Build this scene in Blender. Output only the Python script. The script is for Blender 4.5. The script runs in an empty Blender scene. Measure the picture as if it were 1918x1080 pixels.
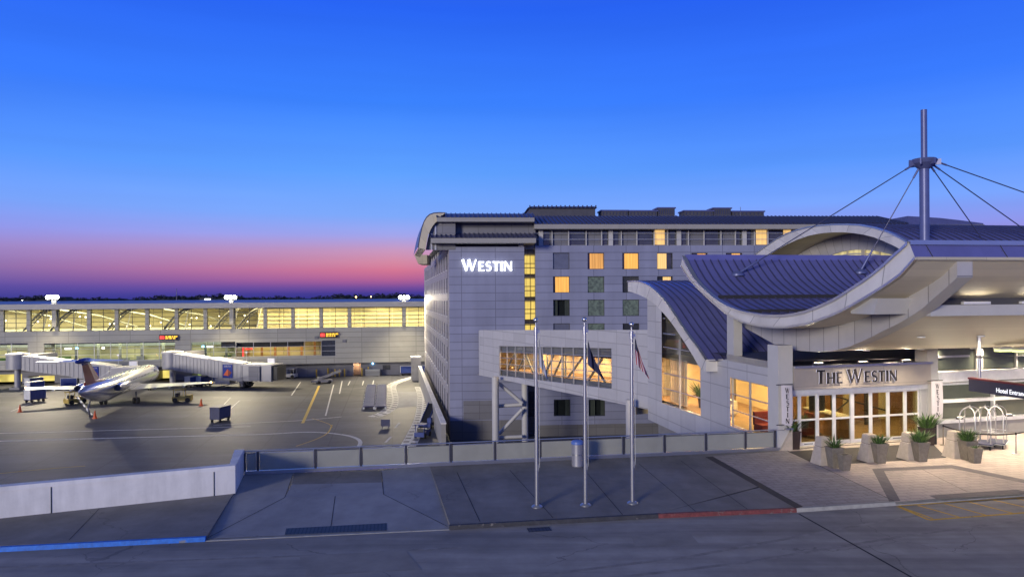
import bpy, math, random
from mathutils import Vector as V, Matrix
R = math.radians
sc = bpy.context.scene
random.seed(7)

# ------------------------------------------------------------------ camera
F, CX, CY, TH, PO, ZC = 1350.0, 959.0, 540.0, 0.0065, 17.0, 7.4
cam = bpy.data.objects.new("camera", bpy.data.cameras.new("camera"))
sc.collection.objects.link(cam)
cam.location = (0, 0, ZC)
cam.rotation_euler = (R(90), TH, 0)
cam.data.sensor_width = 36
cam.data.lens = 36 * F / 1918
cam.data.shift_y = PO / 1918
cam.data.clip_start = 0.3
cam.data.clip_end = 20000
sc.camera = cam
sc.view_settings.view_transform = 'Standard'
sc.view_settings.look = 'None'
sc.view_settings.exposure = 0
sc.view_settings.gamma = 1
sc.cycles.use_denoising = True
sc.cycles.max_bounces = 8
sc.cycles.transparent_max_bounces = 12
sc.cycles.caustics_reflective = False
sc.cycles.caustics_refractive = False
sc.cycles.sample_clamp_indirect = 4

def s2l(c):
    return tuple((x / 12.92 if x <= .04045 else ((x + .055) / 1.055) ** 2.4) for x in [k / 255 for k in c]) + (1,)

# ------------------------------------------------------------------ world: dusk sky after sunset
W = bpy.data.worlds.new("World"); sc.world = W; W.use_nodes = True
nt = W.node_tree; N = nt.nodes; L = nt.links
N.clear()
def wn(t, **k):
    n = N.new(t)
    for a, b in k.items(): setattr(n, a, b)
    return n
def wm(op, a, b=None, clamp=False):
    n = wn('ShaderNodeMath', operation=op, use_clamp=clamp)
    for i, x in enumerate((a, b)):
        if x is None: continue
        if isinstance(x, (int, float)): n.inputs[i].default_value = x
        else: L.new(x, n.inputs[i])
    return n.outputs[0]
tc = wn('ShaderNodeTexCoord'); sx = wn('ShaderNodeSeparateXYZ'); L.new(tc.outputs['Generated'], sx.inputs[0])
hor = wm('SQRT', wm('ADD', wm('MULTIPLY', sx.outputs[0], sx.outputs[0]), wm('MULTIPLY', sx.outputs[1], sx.outputs[1])))
elev = wm('ARCTAN2', sx.outputs[2], hor)                  # radians above the horizon
def ramp(stops):
    r = wn('ShaderNodeValToRGB'); r.color_ramp.interpolation = 'B_SPLINE' if False else 'EASE'
    e = r.color_ramp.elements
    while len(e) > 1: e.remove(e[0])
    for i, (p, c) in enumerate(stops):
        el = e[0] if i == 0 else e.new(p)
        el.position = min(1, p / .9); el.color = s2l(c)
    r.color_ramp.interpolation = 'LINEAR'
    L.new(wm('DIVIDE', elev, 0.9), r.inputs[0]); return r.outputs[0]
warm = ramp([(0, (50, 52, 142)), (.007, (70, 60, 148)), (.015, (118, 78, 156)), (.026, (182, 100, 150)), (.038, (212, 118, 148)), (.050, (212, 138, 164)),
             (.066, (200, 152, 192)), (.086, (162, 166, 236)), (.112, (128, 172, 255)), (.17, (96, 162, 255)), (.26, (60, 132, 255)), (.38, (40, 100, 242)),
             (.60, (66, 88, 150)), (.9, (74, 82, 112))])
cool = ramp([(0, (56, 58, 146)), (.018, (92, 80, 164)), (.04, (140, 112, 176)), (.062, (156, 134, 200)), (.085, (144, 152, 236)), (.118, (122, 166, 255)),
             (.17, (90, 152, 255)), (.26, (58, 124, 254)), (.38, (40, 98, 242)), (.60, (66, 88, 150)), (.9, (74, 82, 112))])
az = wm('ARCTAN2', sx.outputs[0], sx.outputs[1])
d = wm('ABSOLUTE', wm('ADD', az, 0.16))
fac = wm('SUBTRACT', 1.0, wm('DIVIDE', d, 0.50), True)
mx = wn('ShaderNodeMix', data_type='RGBA'); L.new(fac, mx.inputs[0]); L.new(cool, mx.inputs[6]); L.new(warm, mx.inputs[7])
# a little streaky high haze in the glow
nz = wn('ShaderNodeTexNoise'); nz.inputs['Scale'].default_value = 2.2; nz.inputs['Detail'].default_value = 4
mp = wn('ShaderNodeMapping'); mp.inputs['Scale'].default_value = (1, 1, 14); L.new(tc.outputs['Generated'], mp.inputs[0]); L.new(mp.outputs[0], nz.inputs['Vector'])
hv = wn('ShaderNodeHueSaturation'); L.new(mx.outputs[2], hv.inputs['Color'])
L.new(wm('ADD', 0.91, wm('MULTIPLY', nz.outputs[0], 0.18)), hv.inputs['Value'])
bg = wn('ShaderNodeBackground'); bg.inputs['Strength'].default_value = 1.0; L.new(hv.outputs[0], bg.inputs[0])
wo = wn('ShaderNodeOutputWorld'); L.new(bg.outputs[0], wo.inputs[0])

# ------------------------------------------------------------------ the one directional lamp: low soft stand-in for street and apron light
sun = bpy.data.objects.new("sun", bpy.data.lights.new("sun", 'SUN'))
sc.collection.objects.link(sun)
sun.data.energy = 2.1; sun.data.angle = R(12); sun.data.color = (1.0, .91, .79)
sd = V((.5, .8, -.15)).normalized()
sun.rotation_euler = sd.to_track_quat('-Z', 'Y').to_euler()
sun.location = (20, -40, 60)

# ------------------------------------------------------------------ helpers
def ray(px, py):
    dx, dy = px - CX, py - CY
    return V(((dx - TH * dy) / F, 1.0, -((dy + TH * dx) - PO) / F))
CAM = V((0, 0, ZC))
def at(px, py, Y): return CAM + ray(px, py) * Y
def gz(px, py, z):
    r = ray(px, py); return CAM + r * ((z - ZC) / r.z)
def onp(px, py, p, n):
    r = ray(px, py); return CAM + r * ((p - CAM).dot(n) / r.dot(n))
UP = V((0, 0, 1))
A = R(9.5)
U = V((math.cos(A), math.sin(A), 0)); WD = V((-math.sin(A), math.cos(A), 0))
AX = (V((1, 0, 0)), V((0, 1, 0)), UP)
AXU = (U, WD, UP)
def axes(rz): return (V((math.cos(rz), math.sin(rz), 0)), V((-math.sin(rz), math.cos(rz), 0)), UP)

class MB:
    def __init__(s): s.v = []; s.f = []; s.mi = []; s.uv = []; s.mats = []
    def m(s, m):
        if m not in s.mats: s.mats.append(m)
        return s.mats.index(m)
    def face(s, pts, m, uv=None):
        b = len(s.v); s.v += [V(p) for p in pts]
        s.f.append(list(range(b, b + len(pts)))); s.mi.append(s.m(m)); s.uv.append(uv); return s
    def idx(s, f, m, uv=None): s.f.append(f); s.mi.append(s.m(m)); s.uv.append(uv)
    def hexa(s, b, t, m, mtop=None):
        s.face(b[::-1], m); s.face(t, mtop or m)
        for i in range(4):
            j = (i + 1) % 4; s.face([b[i], b[j], t[j], t[i]], m)
        return s
    def box(s, c, size, m, ax=AX, mtop=None):
        c = V(c); x, y, z = [ax[i] * (size[i] / 2) for i in range(3)]
        b = [c - x - y - z, c + x - y - z, c + x + y - z, c - x + y - z]
        return s.hexa(b, [p + z * 2 for p in b], m, mtop)
    def prism(s, poly, vec, m, ms=None, cap0=True, cap1=True):
        vec = V(vec); poly = [V(p) for p in poly]; q = [p + vec for p in poly]
        if cap0: s.face(poly[::-1], m)
        if cap1: s.face(q, m)
        for i in range(len(poly)):
            j = (i + 1) % len(poly); s.face([poly[i], poly[j], q[j], q[i]], ms or m)
        return s
    def tube(s, path, r, m, n=8, caps=True):
        path = [V(p) for p in path]; rs = r if isinstance(r, (list, tuple)) else [r] * len(path)
        b = len(s.v); prev = None
        for i, p in enumerate(path):
            d = (path[min(i + 1, len(path) - 1)] - path[max(i - 1, 0)]).normalized()
            if prev is None:
                a = d.cross(UP)
                if a.length < 1e-3: a = d.cross(V((1, 0, 0)))
            else: a = prev - d * prev.dot(d)
            a.normalize(); prev = a; c = d.cross(a)
            for k in range(n):
                t = 2 * math.pi * k / n; s.v.append(p + (a * math.cos(t) + c * math.sin(t)) * rs[i])
        for i in range(len(path) - 1):
            for k in range(n):
                k2 = (k + 1) % n; s.idx([b + i * n + k, b + i * n + k2, b + (i + 1) * n + k2, b + (i + 1) * n + k], m)
        if caps:
            s.face([s.v[b + k] for k in range(n)][::-1], m); e = b + (len(path) - 1) * n
            s.face([s.v[e + k] for k in range(n)], m)
        return s
    def lathe(s, c, prof, m, n=16, crisp=True):
        c = V(c)
        for i in range(len(prof) - 1):
            b = len(s.v)
            for (r, z) in (prof[i], prof[i + 1]):
                for k in range(n):
                    t = 2 * math.pi * k / n; s.v.append(c + V((r * math.cos(t), r * math.sin(t), z)))
            for k in range(n):
                k2 = (k + 1) % n; s.idx([b + k, b + k2, b + n + k2, b + n + k], m)
        return s
    def ball(s, c, r, m, n=12):
        c = V(c); b = len(s.v); h = n // 2
        rr = r if isinstance(r, (tuple, list, V)) else (r, r, r)
        for i in range(h + 1):
            a = math.pi * i / h - math.pi / 2
            for k in range(n):
                t = 2 * math.pi * k / n
                s.v.append(c + V((rr[0] * math.cos(a) * math.cos(t), rr[1] * math.cos(a) * math.sin(t), rr[2] * math.sin(a))))
        for i in range(h):
            for k in range(n):
                k2 = (k + 1) % n; s.idx([b + i * n + k, b + i * n + k2, b + (i + 1) * n + k2, b + (i + 1) * n + k], m)
        return s
    def strip(s, a, c, m):
        b = len(s.v); n = len(a); s.v += [V(p) for p in a] + [V(p) for p in c]
        la = [0.0]
        for i in range(1, n): la.append(la[-1] + (V(a[i]) - V(a[i - 1])).length)
        w = (V(c[0]) - V(a[0])).length
        for i in range(n - 1):
            s.idx([b + i, b + i + 1, b + n + i + 1, b + n + i], m, [(0, la[i]), (0, la[i + 1]), (w, la[i + 1]), (w, la[i])])
        return s
    def sweep(s, prof, vec, m): return s.strip(prof, [V(p) + V(vec) for p in prof], m)
    def build(s, name, parent=None, local=False, col=None):
        me = bpy.data.meshes.new(name)
        off = V((0, 0, 0))
        if parent is not None and not local:
            q = parent
            while q is not None: off = off + q.location; q = q.parent
        me.from_pydata([tuple(p - off) for p in s.v], [], s.f)
        for m in s.mats: me.materials.append(m)
        uvl = me.uv_layers.new(name="UVMap").data
        for i, p in enumerate(me.polygons):
            p.material_index = s.mi[i]; p.use_smooth = True
            if s.uv[i]:
                for k, li in enumerate(p.loop_indices): uvl[li].uv = s.uv[i][k]
            else:
                n = p.normal
                if abs(n.z) > .9:
                    for li in p.loop_indices:
                        c = s.v[me.loops[li].vertex_index]; uvl[li].uv = (c.dot(U), c.dot(WD))
                else:
                    t = UP.cross(n).normalized(); w = n.cross(t)
                    for li in p.loop_indices:
                        c = s.v[me.loops[li].vertex_index]; uvl[li].uv = (c.dot(t), c.dot(w))
        o = bpy.data.objects.new(name, me); sc.collection.objects.link(o)
        if parent is not None: o.parent = parent
        return o

def thing(name, label, cat, loc=(0, 0, 0), rz=0, group=None):
    o = bpy.data.objects.new(name, None); sc.collection.objects.link(o)
    o.location = loc; o.rotation_euler = (0, 0, rz); o.empty_display_size = .3
    return tag(o, label, cat, group)
def tag(o, label, cat, group=None):
    o['label'] = label; o['category'] = cat
    if group: o['group'] = group
    return o
def struct(name, mb, kind='structure'):
    o = mb.build(name); o['kind'] = kind; return o
def dup(root, loc, rz, label, group=None):
    r = root.copy(); sc.collection.objects.link(r); r.location = loc; r.rotation_euler = (0, 0, rz); r['label'] = label
    if group: r['group'] = group
    for ch in list(root.children):
        c = ch.copy(); sc.collection.objects.link(c); c.parent = r
        for g in list(ch.children):
            k = g.copy(); sc.collection.objects.link(k); k.parent = c
    return r
def lamp(name, kind, loc, energy, color, aim=None, **k):
    d = bpy.data.lights.new(name, kind); d.energy = energy; d.color = color
    for a, b in k.items(): setattr(d, a, b)
    o = bpy.data.objects.new(name, d); sc.collection.objects.link(o); o.location = loc
    if aim is not None: o.rotation_euler = (V(aim) - V(loc)).to_track_quat('-Z', 'Y').to_euler()
    return o

# ------------------------------------------------------------------ materials
def newmat(name):
    m = bpy.data.materials.new(name); m.use_nodes = True
    return m, m.node_tree.nodes, m.node_tree.links, m.node_tree.nodes['Principled BSDF']
def mat(name, c, rough=.6, metal=0, var=.12, sc_=1.5, bump=0, bsc=30, panel=None, groove=.55, spec=None, stain=0, coat=0, streak=None, wear=None, crack=0):
    """principled surface; noise varies the colour; panel=(w,h,line[,offset]) draws panel joints from the metre UVs"""
    m, n, l, b = newmat(name)
    b.inputs['Roughness'].default_value = rough; b.inputs['Metallic'].default_value = metal
    if spec is not None: b.inputs['Specular IOR Level'].default_value = spec
    if coat: b.inputs['Coat Weight'].default_value = coat
    t = n.new('ShaderNodeTexCoord')
    no = n.new('ShaderNodeTexNoise'); no.inputs['Scale'].default_value = sc_; no.inputs['Detail'].default_value = 8; no.inputs['Roughness'].default_value = .62
    l.new(t.outputs['Object'], no.inputs['Vector'])
    cr = n.new('ShaderNodeMapRange'); cr.inputs[1].default_value = .3; cr.inputs[2].default_value = .7
    cr.inputs[3].default_value = 1 - var; cr.inputs[4].default_value = 1 + var
    l.new(no.outputs[0], cr.inputs[0])
    val = cr.outputs[0]
    if stain:
        ns = n.new('ShaderNodeTexNoise'); ns.inputs['Scale'].default_value = .16; ns.inputs['Detail'].default_value = 10; ns.inputs['Roughness'].default_value = .7
        l.new(t.outputs['Object'], ns.inputs['Vector'])
        r2 = n.new('ShaderNodeMapRange'); r2.inputs[1].default_value = .42; r2.inputs[2].default_value = .66
        r2.inputs[3].default_value = 1; r2.inputs[4].default_value = 1 - stain
        l.new(ns.outputs[0], r2.inputs[0])
        q = n.new('ShaderNodeMath'); q.operation = 'MULTIPLY'; l.new(val, q.inputs[0]); l.new(r2.outputs[0], q.inputs[1]); val = q.outputs[0]
    if streak:   # long wear marks: (strength, x scale, y scale, z scale, angle)
        ms = n.new('ShaderNodeMapping'); ms.inputs['Scale'].default_value = streak[1:4]; ms.inputs['Rotation'].default_value = (0, 0, streak[4]); l.new(t.outputs['Object'], ms.inputs[0])
        ns = n.new('ShaderNodeTexNoise'); ns.inputs['Scale'].default_value = 1; ns.inputs['Detail'].default_value = 6; ns.inputs['Roughness'].default_value = .6; l.new(ms.outputs[0], ns.inputs['Vector'])
        r3 = n.new('ShaderNodeMapRange'); r3.inputs[1].default_value = .40; r3.inputs[2].default_value = .68; r3.inputs[3].default_value = 1 + streak[0] * .4; r3.inputs[4].default_value = 1 - streak[0]
        l.new(ns.outputs[0], r3.inputs[0]); q = n.new('ShaderNodeMath'); q.operation = 'MULTIPLY'; l.new(val, q.inputs[0]); l.new(r3.outputs[0], q.inputs[1]); val = q.outputs[0]
    if panel:
        br = n.new('ShaderNodeTexBrick'); br.offset = panel[3] if len(panel) > 3 else 0
        br.inputs['Color1'].default_value = (1, 1, 1, 1); br.inputs['Color2'].default_value = (.86, .86, .86, 1)
        br.inputs['Mortar'].default_value = (groove,) * 3 + (1,)
        br.inputs['Scale'].default_value = 1; br.inputs['Mortar Size'].default_value = panel[2]; br.inputs['Mortar Smooth'].default_value = .1
        br.inputs['Brick Width'].default_value = panel[0]; br.inputs['Row Height'].default_value = panel[1]
        l.new(t.outputs['UV'], br.inputs['Vector'])
        q = n.new('ShaderNodeMath'); q.operation = 'MULTIPLY'; l.new(val, q.inputs[0]); l.new(br.outputs['Color'], q.inputs[1]); val = q.outputs[0]
    mu = n.new('ShaderNodeMix'); mu.data_type = 'RGBA'; mu.blend_type = 'MULTIPLY'; mu.inputs[0].default_value = 1
    mu.inputs[6].default_value = tuple(c) + (1,); l.new(val, mu.inputs[7]); l.new(mu.outputs[2], b.inputs['Base Color'])
    if crack:   # hairline cracks: warped cell borders, only here and there
        wv = n.new('ShaderNodeTexNoise'); wv.inputs['Scale'].default_value = .9; wv.inputs['Detail'].default_value = 5; l.new(t.outputs['Object'], wv.inputs[0])
        va = n.new('ShaderNodeVectorMath'); va.operation = 'MULTIPLY_ADD'; va.inputs[1].default_value = (1.6, 1.6, 0); l.new(wv.outputs['Color'], va.inputs[0]); l.new(t.outputs['Object'], va.inputs[2])
        vo = n.new('ShaderNodeTexVoronoi'); vo.feature = 'DISTANCE_TO_EDGE'; vo.inputs['Scale'].default_value = .16; l.new(va.outputs[0], vo.inputs['Vector'])
        lt = n.new('ShaderNodeMath'); lt.operation = 'LESS_THAN'; lt.inputs[1].default_value = .0024; l.new(vo.outputs['Distance'], lt.inputs[0])
        nm = n.new('ShaderNodeTexNoise'); nm.inputs['Scale'].default_value = .13; l.new(t.outputs['Object'], nm.inputs[0])
        gt = n.new('ShaderNodeMath'); gt.operation = 'GREATER_THAN'; gt.inputs[1].default_value = .5; l.new(nm.outputs[0], gt.inputs[0])
        m1 = n.new('ShaderNodeMath'); m1.operation = 'MULTIPLY'; l.new(lt.outputs[0], m1.inputs[0]); l.new(gt.outputs[0], m1.inputs[1])
        m2 = n.new('ShaderNodeMath'); m2.operation = 'MULTIPLY_ADD'; m2.inputs[1].default_value = -crack; m2.inputs[2].default_value = 1; l.new(m1.outputs[0], m2.inputs[0])
        x2 = n.new('ShaderNodeMix'); x2.data_type = 'RGBA'; x2.blend_type = 'MULTIPLY'; x2.inputs[0].default_value = 1; l.new(mu.outputs[2], x2.inputs[6]); l.new(m2.outputs[0], x2.inputs[7]); l.new(x2.outputs[2], b.inputs['Base Color'])
    if wear:    # paint worn through to what lies below
        nw = n.new('ShaderNodeTexNoise'); nw.inputs['Scale'].default_value = 2.6; nw.inputs['Detail'].default_value = 9; nw.inputs['Roughness'].default_value = .7; l.new(t.outputs['Object'], nw.inputs[0])
        rw = n.new('ShaderNodeMapRange'); rw.inputs[1].default_value = wear[1]; rw.inputs[2].default_value = wear[1] + .05; l.new(nw.outputs[0], rw.inputs[0])
        xw = n.new('ShaderNodeMix'); xw.data_type = 'RGBA'; l.new(rw.outputs[0], xw.inputs[0]); l.new(mu.outputs[2], xw.inputs[6]); xw.inputs[7].default_value = tuple(wear[0]) + (1,); l.new(xw.outputs[2], b.inputs['Base Color'])
    if bump:
        nb = n.new('ShaderNodeTexNoise'); nb.inputs['Scale'].default_value = bsc; nb.inputs['Detail'].default_value = 4
        l.new(t.outputs['Object'], nb.inputs['Vector'])
        bp = n.new('ShaderNodeBump'); bp.inputs['Strength'].default_value = bump; bp.inputs['Distance'].default_value = .02
        l.new(nb.outputs[0], bp.inputs['Height']); l.new(bp.outputs[0], b.inputs['Normal'])
    return m
def emit(name, c, s, stripes=0, var=.2, sc_=2.0):
    m, n, l, b = newmat(name)
    b.inputs['Base Color'].default_value = tuple(x * .5 for x in c) + (1,); b.inputs['Roughness'].default_value = .6
    b.inputs['Emission Color'].default_value = tuple(c) + (1,)
    t = n.new('ShaderNodeTexCoord'); no = n.new('ShaderNodeTexNoise'); no.inputs['Scale'].default_value = sc_; no.inputs['Detail'].default_value = 3
    mp = n.new('ShaderNodeMapping'); l.new(t.outputs['Object'], mp.inputs[0]); l.new(mp.outputs[0], no.inputs[0])
    if stripes: mp.inputs['Scale'].default_value = (stripes, stripes, .12)
    r = n.new('ShaderNodeMapRange'); r.inputs[1].default_value = .3; r.inputs[2].default_value = .7
    r.inputs[3].default_value = s * (1 - var); r.inputs[4].default_value = s * (1 + var)
    l.new(no.outputs[0], r.inputs[0]); l.new(r.outputs[0], b.inputs['Emission Strength'])
    return m
def glass(name, tint, clear=.8, rough=.03, body=None, bodyfac=0):
    m, n, l, b = newmat(name)
    n.remove(b); out = n['Material Output']
    tr = n.new('ShaderNodeBsdfTransparent'); tr.inputs[0].default_value = tuple(x * clear for x in tint) + (1,)
    gl = n.new('ShaderNodeBsdfGlossy'); gl.inputs['Roughness'].default_value = rough; gl.inputs[0].default_value = (1, 1, 1, 1)
    lw = n.new('ShaderNodeLayerWeight'); lw.inputs[0].default_value = .5
    pw_ = n.new('ShaderNodeMath'); pw_.operation = 'POWER'; l.new(lw.outputs['Facing'], pw_.inputs[0]); pw_.inputs[1].default_value = 5
    fr = n.new('ShaderNodeMapRange'); fr.inputs[3].default_value = .04; fr.inputs[4].default_value = 1.0; l.new(pw_.outputs[0], fr.inputs[0])
    base = tr.outputs[0]
    if body:
        df = n.new('ShaderNodeBsdfDiffuse'); df.inputs[0].default_value = tuple(body) + (1,)
        t = n.new('ShaderNodeTexCoord'); no = n.new('ShaderNodeTexNoise'); no.inputs['Scale'].default_value = 1.3; no.inputs['Detail'].default_value = 5
        l.new(t.outputs['Object'], no.inputs[0])
        r = n.new('ShaderNodeMapRange'); r.inputs[3].default_value = bodyfac * .8; r.inputs[4].default_value = min(1, bodyfac * 1.2); l.new(no.outputs[0], r.inputs[0])
        mb = n.new('ShaderNodeMixShader'); l.new(r.outputs[0], mb.inputs[0]); l.new(tr.outputs[0], mb.inputs[1]); l.new(df.outputs[0], mb.inputs[2]); base = mb.outputs[0]
    mm = n.new('ShaderNodeMixShader'); l.new(fr.outputs[0], mm.inputs[0]); l.new(base, mm.inputs[1]); l.new(gl.outputs[0], mm.inputs[2])
    l.new(mm.outputs[0], out.inputs[0]); return m

M = {}
M['road'] = mat('road_concrete', (.35, .325, .288), .72, crack=.32, streak=(.34, .05, .9, 1, -.14), var=.16, sc_=.9, bump=.25, bsc=60, stain=.22)
M['walk'] = mat('walk_concrete', (.235, .222, .205), .75, crack=.25, streak=(.22, .5, .12, 1, .1), var=.14, sc_=1.2, bump=.25, bsc=70, stain=.25)
M['walk_light'] = mat('ramp_concrete', (.33, .33, .335), .75, crack=.2, streak=(.20, .5, .15, 1, .1), var=.1, sc_=1.4, bump=.2, bsc=70, stain=.15)
M['road_patch'] = mat('road_patch', (.285, .265, .235), .8, var=.15, sc_=1.2, bump=.25, bsc=60)
M['tyre'] = mat('tyre_mark', (.285, .264, .235), .75, var=.3, sc_=2.5)
M['joint'] = mat('joint_filler', (.03, .03, .032), .9)
M['paver'] = mat('paver_pink', (.55, .46, .40), .7, var=.1, sc_=3, bump=.2, bsc=40, panel=(.62, .34, .018, .5), groove=.62, stain=.15)
M['paver_shade'] = mat('paver_shade_tone', (.42, .375, .345), .7, var=.12, sc_=3, bump=.2, bsc=40, panel=(.62, .34, .018, .5), groove=.6, stain=.2)  # same pavers as the pink ones, weaker light put into a darker tone
M['paver_dark'] = mat('paver_charcoal', (.05, .045, .05), .7, var=.12, sc_=3, panel=(.4, .2, .014, .5), groove=.55)
M['band'] = mat('paver_band', (.17, .15, .155), .7, var=.12, sc_=3, panel=(.3, .3, .012), groove=.7)
M['grate'] = mat('drain_grate', (.05, .05, .055), .5, panel=(.12, .6, .02), groove=.3)
M['kerb'] = mat('kerb_concrete', (.38, .37, .33), .8, var=.2, sc_=4, bump=.3)
M['kerb_blue'] = mat('kerb_blue_paint', (.012, .16, .62), .6, var=.3, sc_=5, wear=((.20, .21, .24), .60))
M['kerb_red'] = mat('kerb_red_paint', (.19, .05, .045), .65, var=.35, sc_=7, wear=((.20, .15, .13), .56))
M['kerb_dark'] = mat('kerb_dark_paint', (.05, .05, .055), .7, var=.3, sc_=5, wear=((.20, .18, .16), .60))
M['yellow'] = mat('yellow_paint', (.72, .42, .03), .65, var=.22, sc_=9, wear=((.26, .20, .12), .60))
M['yellow2'] = mat('apron_yellow_paint', (.62, .42, .06), .7, var=.2, sc_=4)
M['white_paint'] = mat('white_paint', (.60, .60, .58), .7, var=.2, sc_=3, wear=((.16, .155, .15), .57))
M['black_paint'] = mat('black_paint', (.03, .03, .03), .7)
M['apron'] = mat('apron_concrete', (.105, .108, .122), .62, spec=.3, streak=(.35, .02, .22, 1, -.16), var=.16, sc_=.25, panel=(7.5, 7.5, .07), groove=.55, stain=.42)
M['wall_white'] = mat('white_plaster', (.84, .82, .78), .7, streak=(.16, 1.6, 1.6, .25, 0), var=.08, sc_=1.2, bump=.12, bsc=30, stain=.2)
M['alu'] = mat('aluminium', (.62, .62, .64), .3, .9, var=.06)
M['steel'] = mat('stainless_steel', (.6, .6, .6), .32, 1, var=.04)
M['brushed'] = mat('brushed_metal', (.56, .50, .42), .36, .35, var=.1, sc_=.8, panel=(3.0, 3.0, .012), groove=.6)
M['rail_post'] = mat('dark_post', (.10, .10, .115), .35, .6)
M['frost'] = glass('frosted_panel', (.72, .76, .74), .8, .15, (.54, .54, .48), .55)
M['hotel'] = mat('hotel_panel', (.285, .30, .415), .5, streak=(.10, .5, .5, .05, 0), var=.04, sc_=.4, panel=(4.15, 1.0, .045), groove=.55, stain=.08)
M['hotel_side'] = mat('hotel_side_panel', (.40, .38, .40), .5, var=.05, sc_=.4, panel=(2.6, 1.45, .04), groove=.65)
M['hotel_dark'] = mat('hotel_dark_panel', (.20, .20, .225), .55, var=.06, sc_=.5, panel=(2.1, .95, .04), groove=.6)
M['hotel_base'] = mat('hotel_base', (.17, .165, .165), .75, var=.08, sc_=.5, panel=(2.4, 9, .04), groove=.7)
M['concrete'] = mat('concrete', (.33, .32, .30), .8, var=.12, sc_=.8, bump=.15, stain=.2)
M['eave'] = mat('eave_fascia', (.38, .37, .35), .5, var=.05)
M['soffit'] = mat('soffit_beige', (.60, .54, .40), .6, var=.05, panel=(1.6, 1.6, .02), groove=.7)
M['tile'] = mat('roof_metal', (.12, .13, .27), .42, .35, var=.12, sc_=2)
M['tile_rib'] = mat('roof_rib_metal', (.07, .075, .13), .4, .35, var=.1)
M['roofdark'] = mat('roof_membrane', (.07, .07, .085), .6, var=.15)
M['canopy_roof'] = mat('canopy_standing_seam', (.17, .175, .42), .34, .3, var=.1, sc_=1)
M['canopy_rib'] = mat('canopy_seam_rib', (.075, .078, .16), .4, .3)
M['fascia'] = mat('fascia_white_panel', (.78, .75, .69), .42, streak=(.10, .8, .8, .3, 0), var=.04, panel=(40, 2.5, .035), groove=.5, stain=.06)
M['ribpanel'] = mat('rib_panel', (.50, .48, .47), .5, var=.05, panel=(40, 1.15, .03), groove=.5)
M['csoffit'] = mat('canopy_soffit', (.78, .70, .54), .55, var=.03, sc_=.5, panel=(9, .42, .015), groove=.88)
M['lobby_wall'] = mat('lobby_wall_panel', (.58, .57, .56), .45, var=.04, panel=(2.25, 1.12, .03), groove=.6)
M['bridge'] = mat('bridge_panel', (.54, .53, .53), .45, var=.04, panel=(2.9, .92, .03), groove=.62)
M['column'] = mat('column_paint', (.52, .51, .49), .5, var=.04)
M['frame'] = mat('window_frame', (.55, .55, .56), .4, .5)
M['frame_white'] = mat('white_frame', (.78, .78, .77), .4, .2)
M['frame_dark'] = mat('dark_frame', (.06, .06, .07), .4, .3)
M['mast'] = mat('mast_paint', (.12, .14, .30), .4, .2)
M['cable'] = mat('steel_cable', (.12, .12, .18), .4, .6)
M['glass_clear'] = glass('clear_glass', (.95, .97, .95), .92)
M['glass_tint'] = glass('tinted_glass', (.70, .78, .72), .62, .02)
M['door_glass'] = glass('door_glass', (.80, .84, .70), .66, .02)
M['glass_dark'] = mat('dark_glass', (.045, .05, .065), .08, 0, var=.3, spec=.9)
M['glass_green'] = mat('green_grey_glass', (.10, .115, .09), .12, 0, var=.15, sc_=.6, spec=.8)
M['blind'] = mat('drawn_blind', (.13, .14, .20), .3, var=.15, spec=.8)
M['lit_room'] = emit('lit_curtain', (1.0, .50, .10), .78, stripes=7, var=.3)
M['lit_dim'] = emit('lit_curtain_dim', (1.0, .48, .12), .5, stripes=5, var=.45)
M['lit_warm'] = emit('lit_window_warm', (1.0, .62, .22), .8, stripes=4, var=.25)
M['lit_stair'] = emit('lit_stair', (1.0, .72, .16), .85, stripes=3, var=.3)
M['green_reflect'] = emit('green_glass_reflection', (.13, .17, .15), .26, var=.95, sc_=3.2)  # greenish reflection on dark panes, put in as faint emission
M['lit_white'] = emit('lamp_white', (1.0, .97, .88), 30, var=0)
M['lit_lamp'] = emit('lamp_warm', (1.0, .85, .55), 9, var=0)
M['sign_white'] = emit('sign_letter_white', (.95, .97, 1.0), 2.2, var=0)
M['fluor'] = emit('fluorescent', (.93, 1.0, .36), 1.5, var=0)
M['sign_letter_lit'] = emit('sign_letter_lit', (.95, .96, 1.0), 1.1, var=0)
M['curtain'] = mat('pale_curtain', (.30, .29, .30), .8)
M['letter_dark'] = mat('letter_dark', (.014, .012, .016), .6, 0)
M['letter_halo'] = emit('letter_edge_light', (.85, .82, 1.0), .6, var=0)
M['banner'] = mat('banner_cloth', (.66, .62, .63), .8, var=.04)
M['sign_navy'] = mat('sign_navy', (.035, .035, .06), .35)
M['sign_red'] = mat('sign_red', (.14, .015, .02), .4)
M['black'] = mat('black_plastic', (.02, .02, .022), .5)
M['rubber'] = mat('rubber', (.02, .02, .02), .8)
M['stone'] = mat('cast_stone', (.46, .40, .33), .85, var=.12, sc_=4, bump=.3, bsc=60)
M['planter'] = mat('planter_concrete', (.20, .175, .135), .75, var=.2, sc_=6, bump=.3)
M['planter_dark'] = mat('planter_brown', (.045, .03, .028), .4)
M['soil'] = mat('soil', (.04, .03, .02), .9)
M['leaf'] = mat('leaf', (.075, .15, .035), .6, var=.4, sc_=8)
M['leaf_dark'] = mat('leaf_dark', (.03, .07, .02), .6, var=.4, sc_=8)
M['wood'] = mat('warm_wood', (.34, .17, .06), .5, var=.2, sc_=3)
M['cream'] = mat('cream_wall', (.72, .58, .36), .7, var=.06)
M['carpet'] = mat('brown_carpet', (.30, .19, .10), .8, var=.25, sc_=2)
M['sofa'] = mat('pale_upholstery', (.60, .54, .46), .8)
M['red_fabric'] = mat('red_fabric', (.24, .03, .018), .8)
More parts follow.
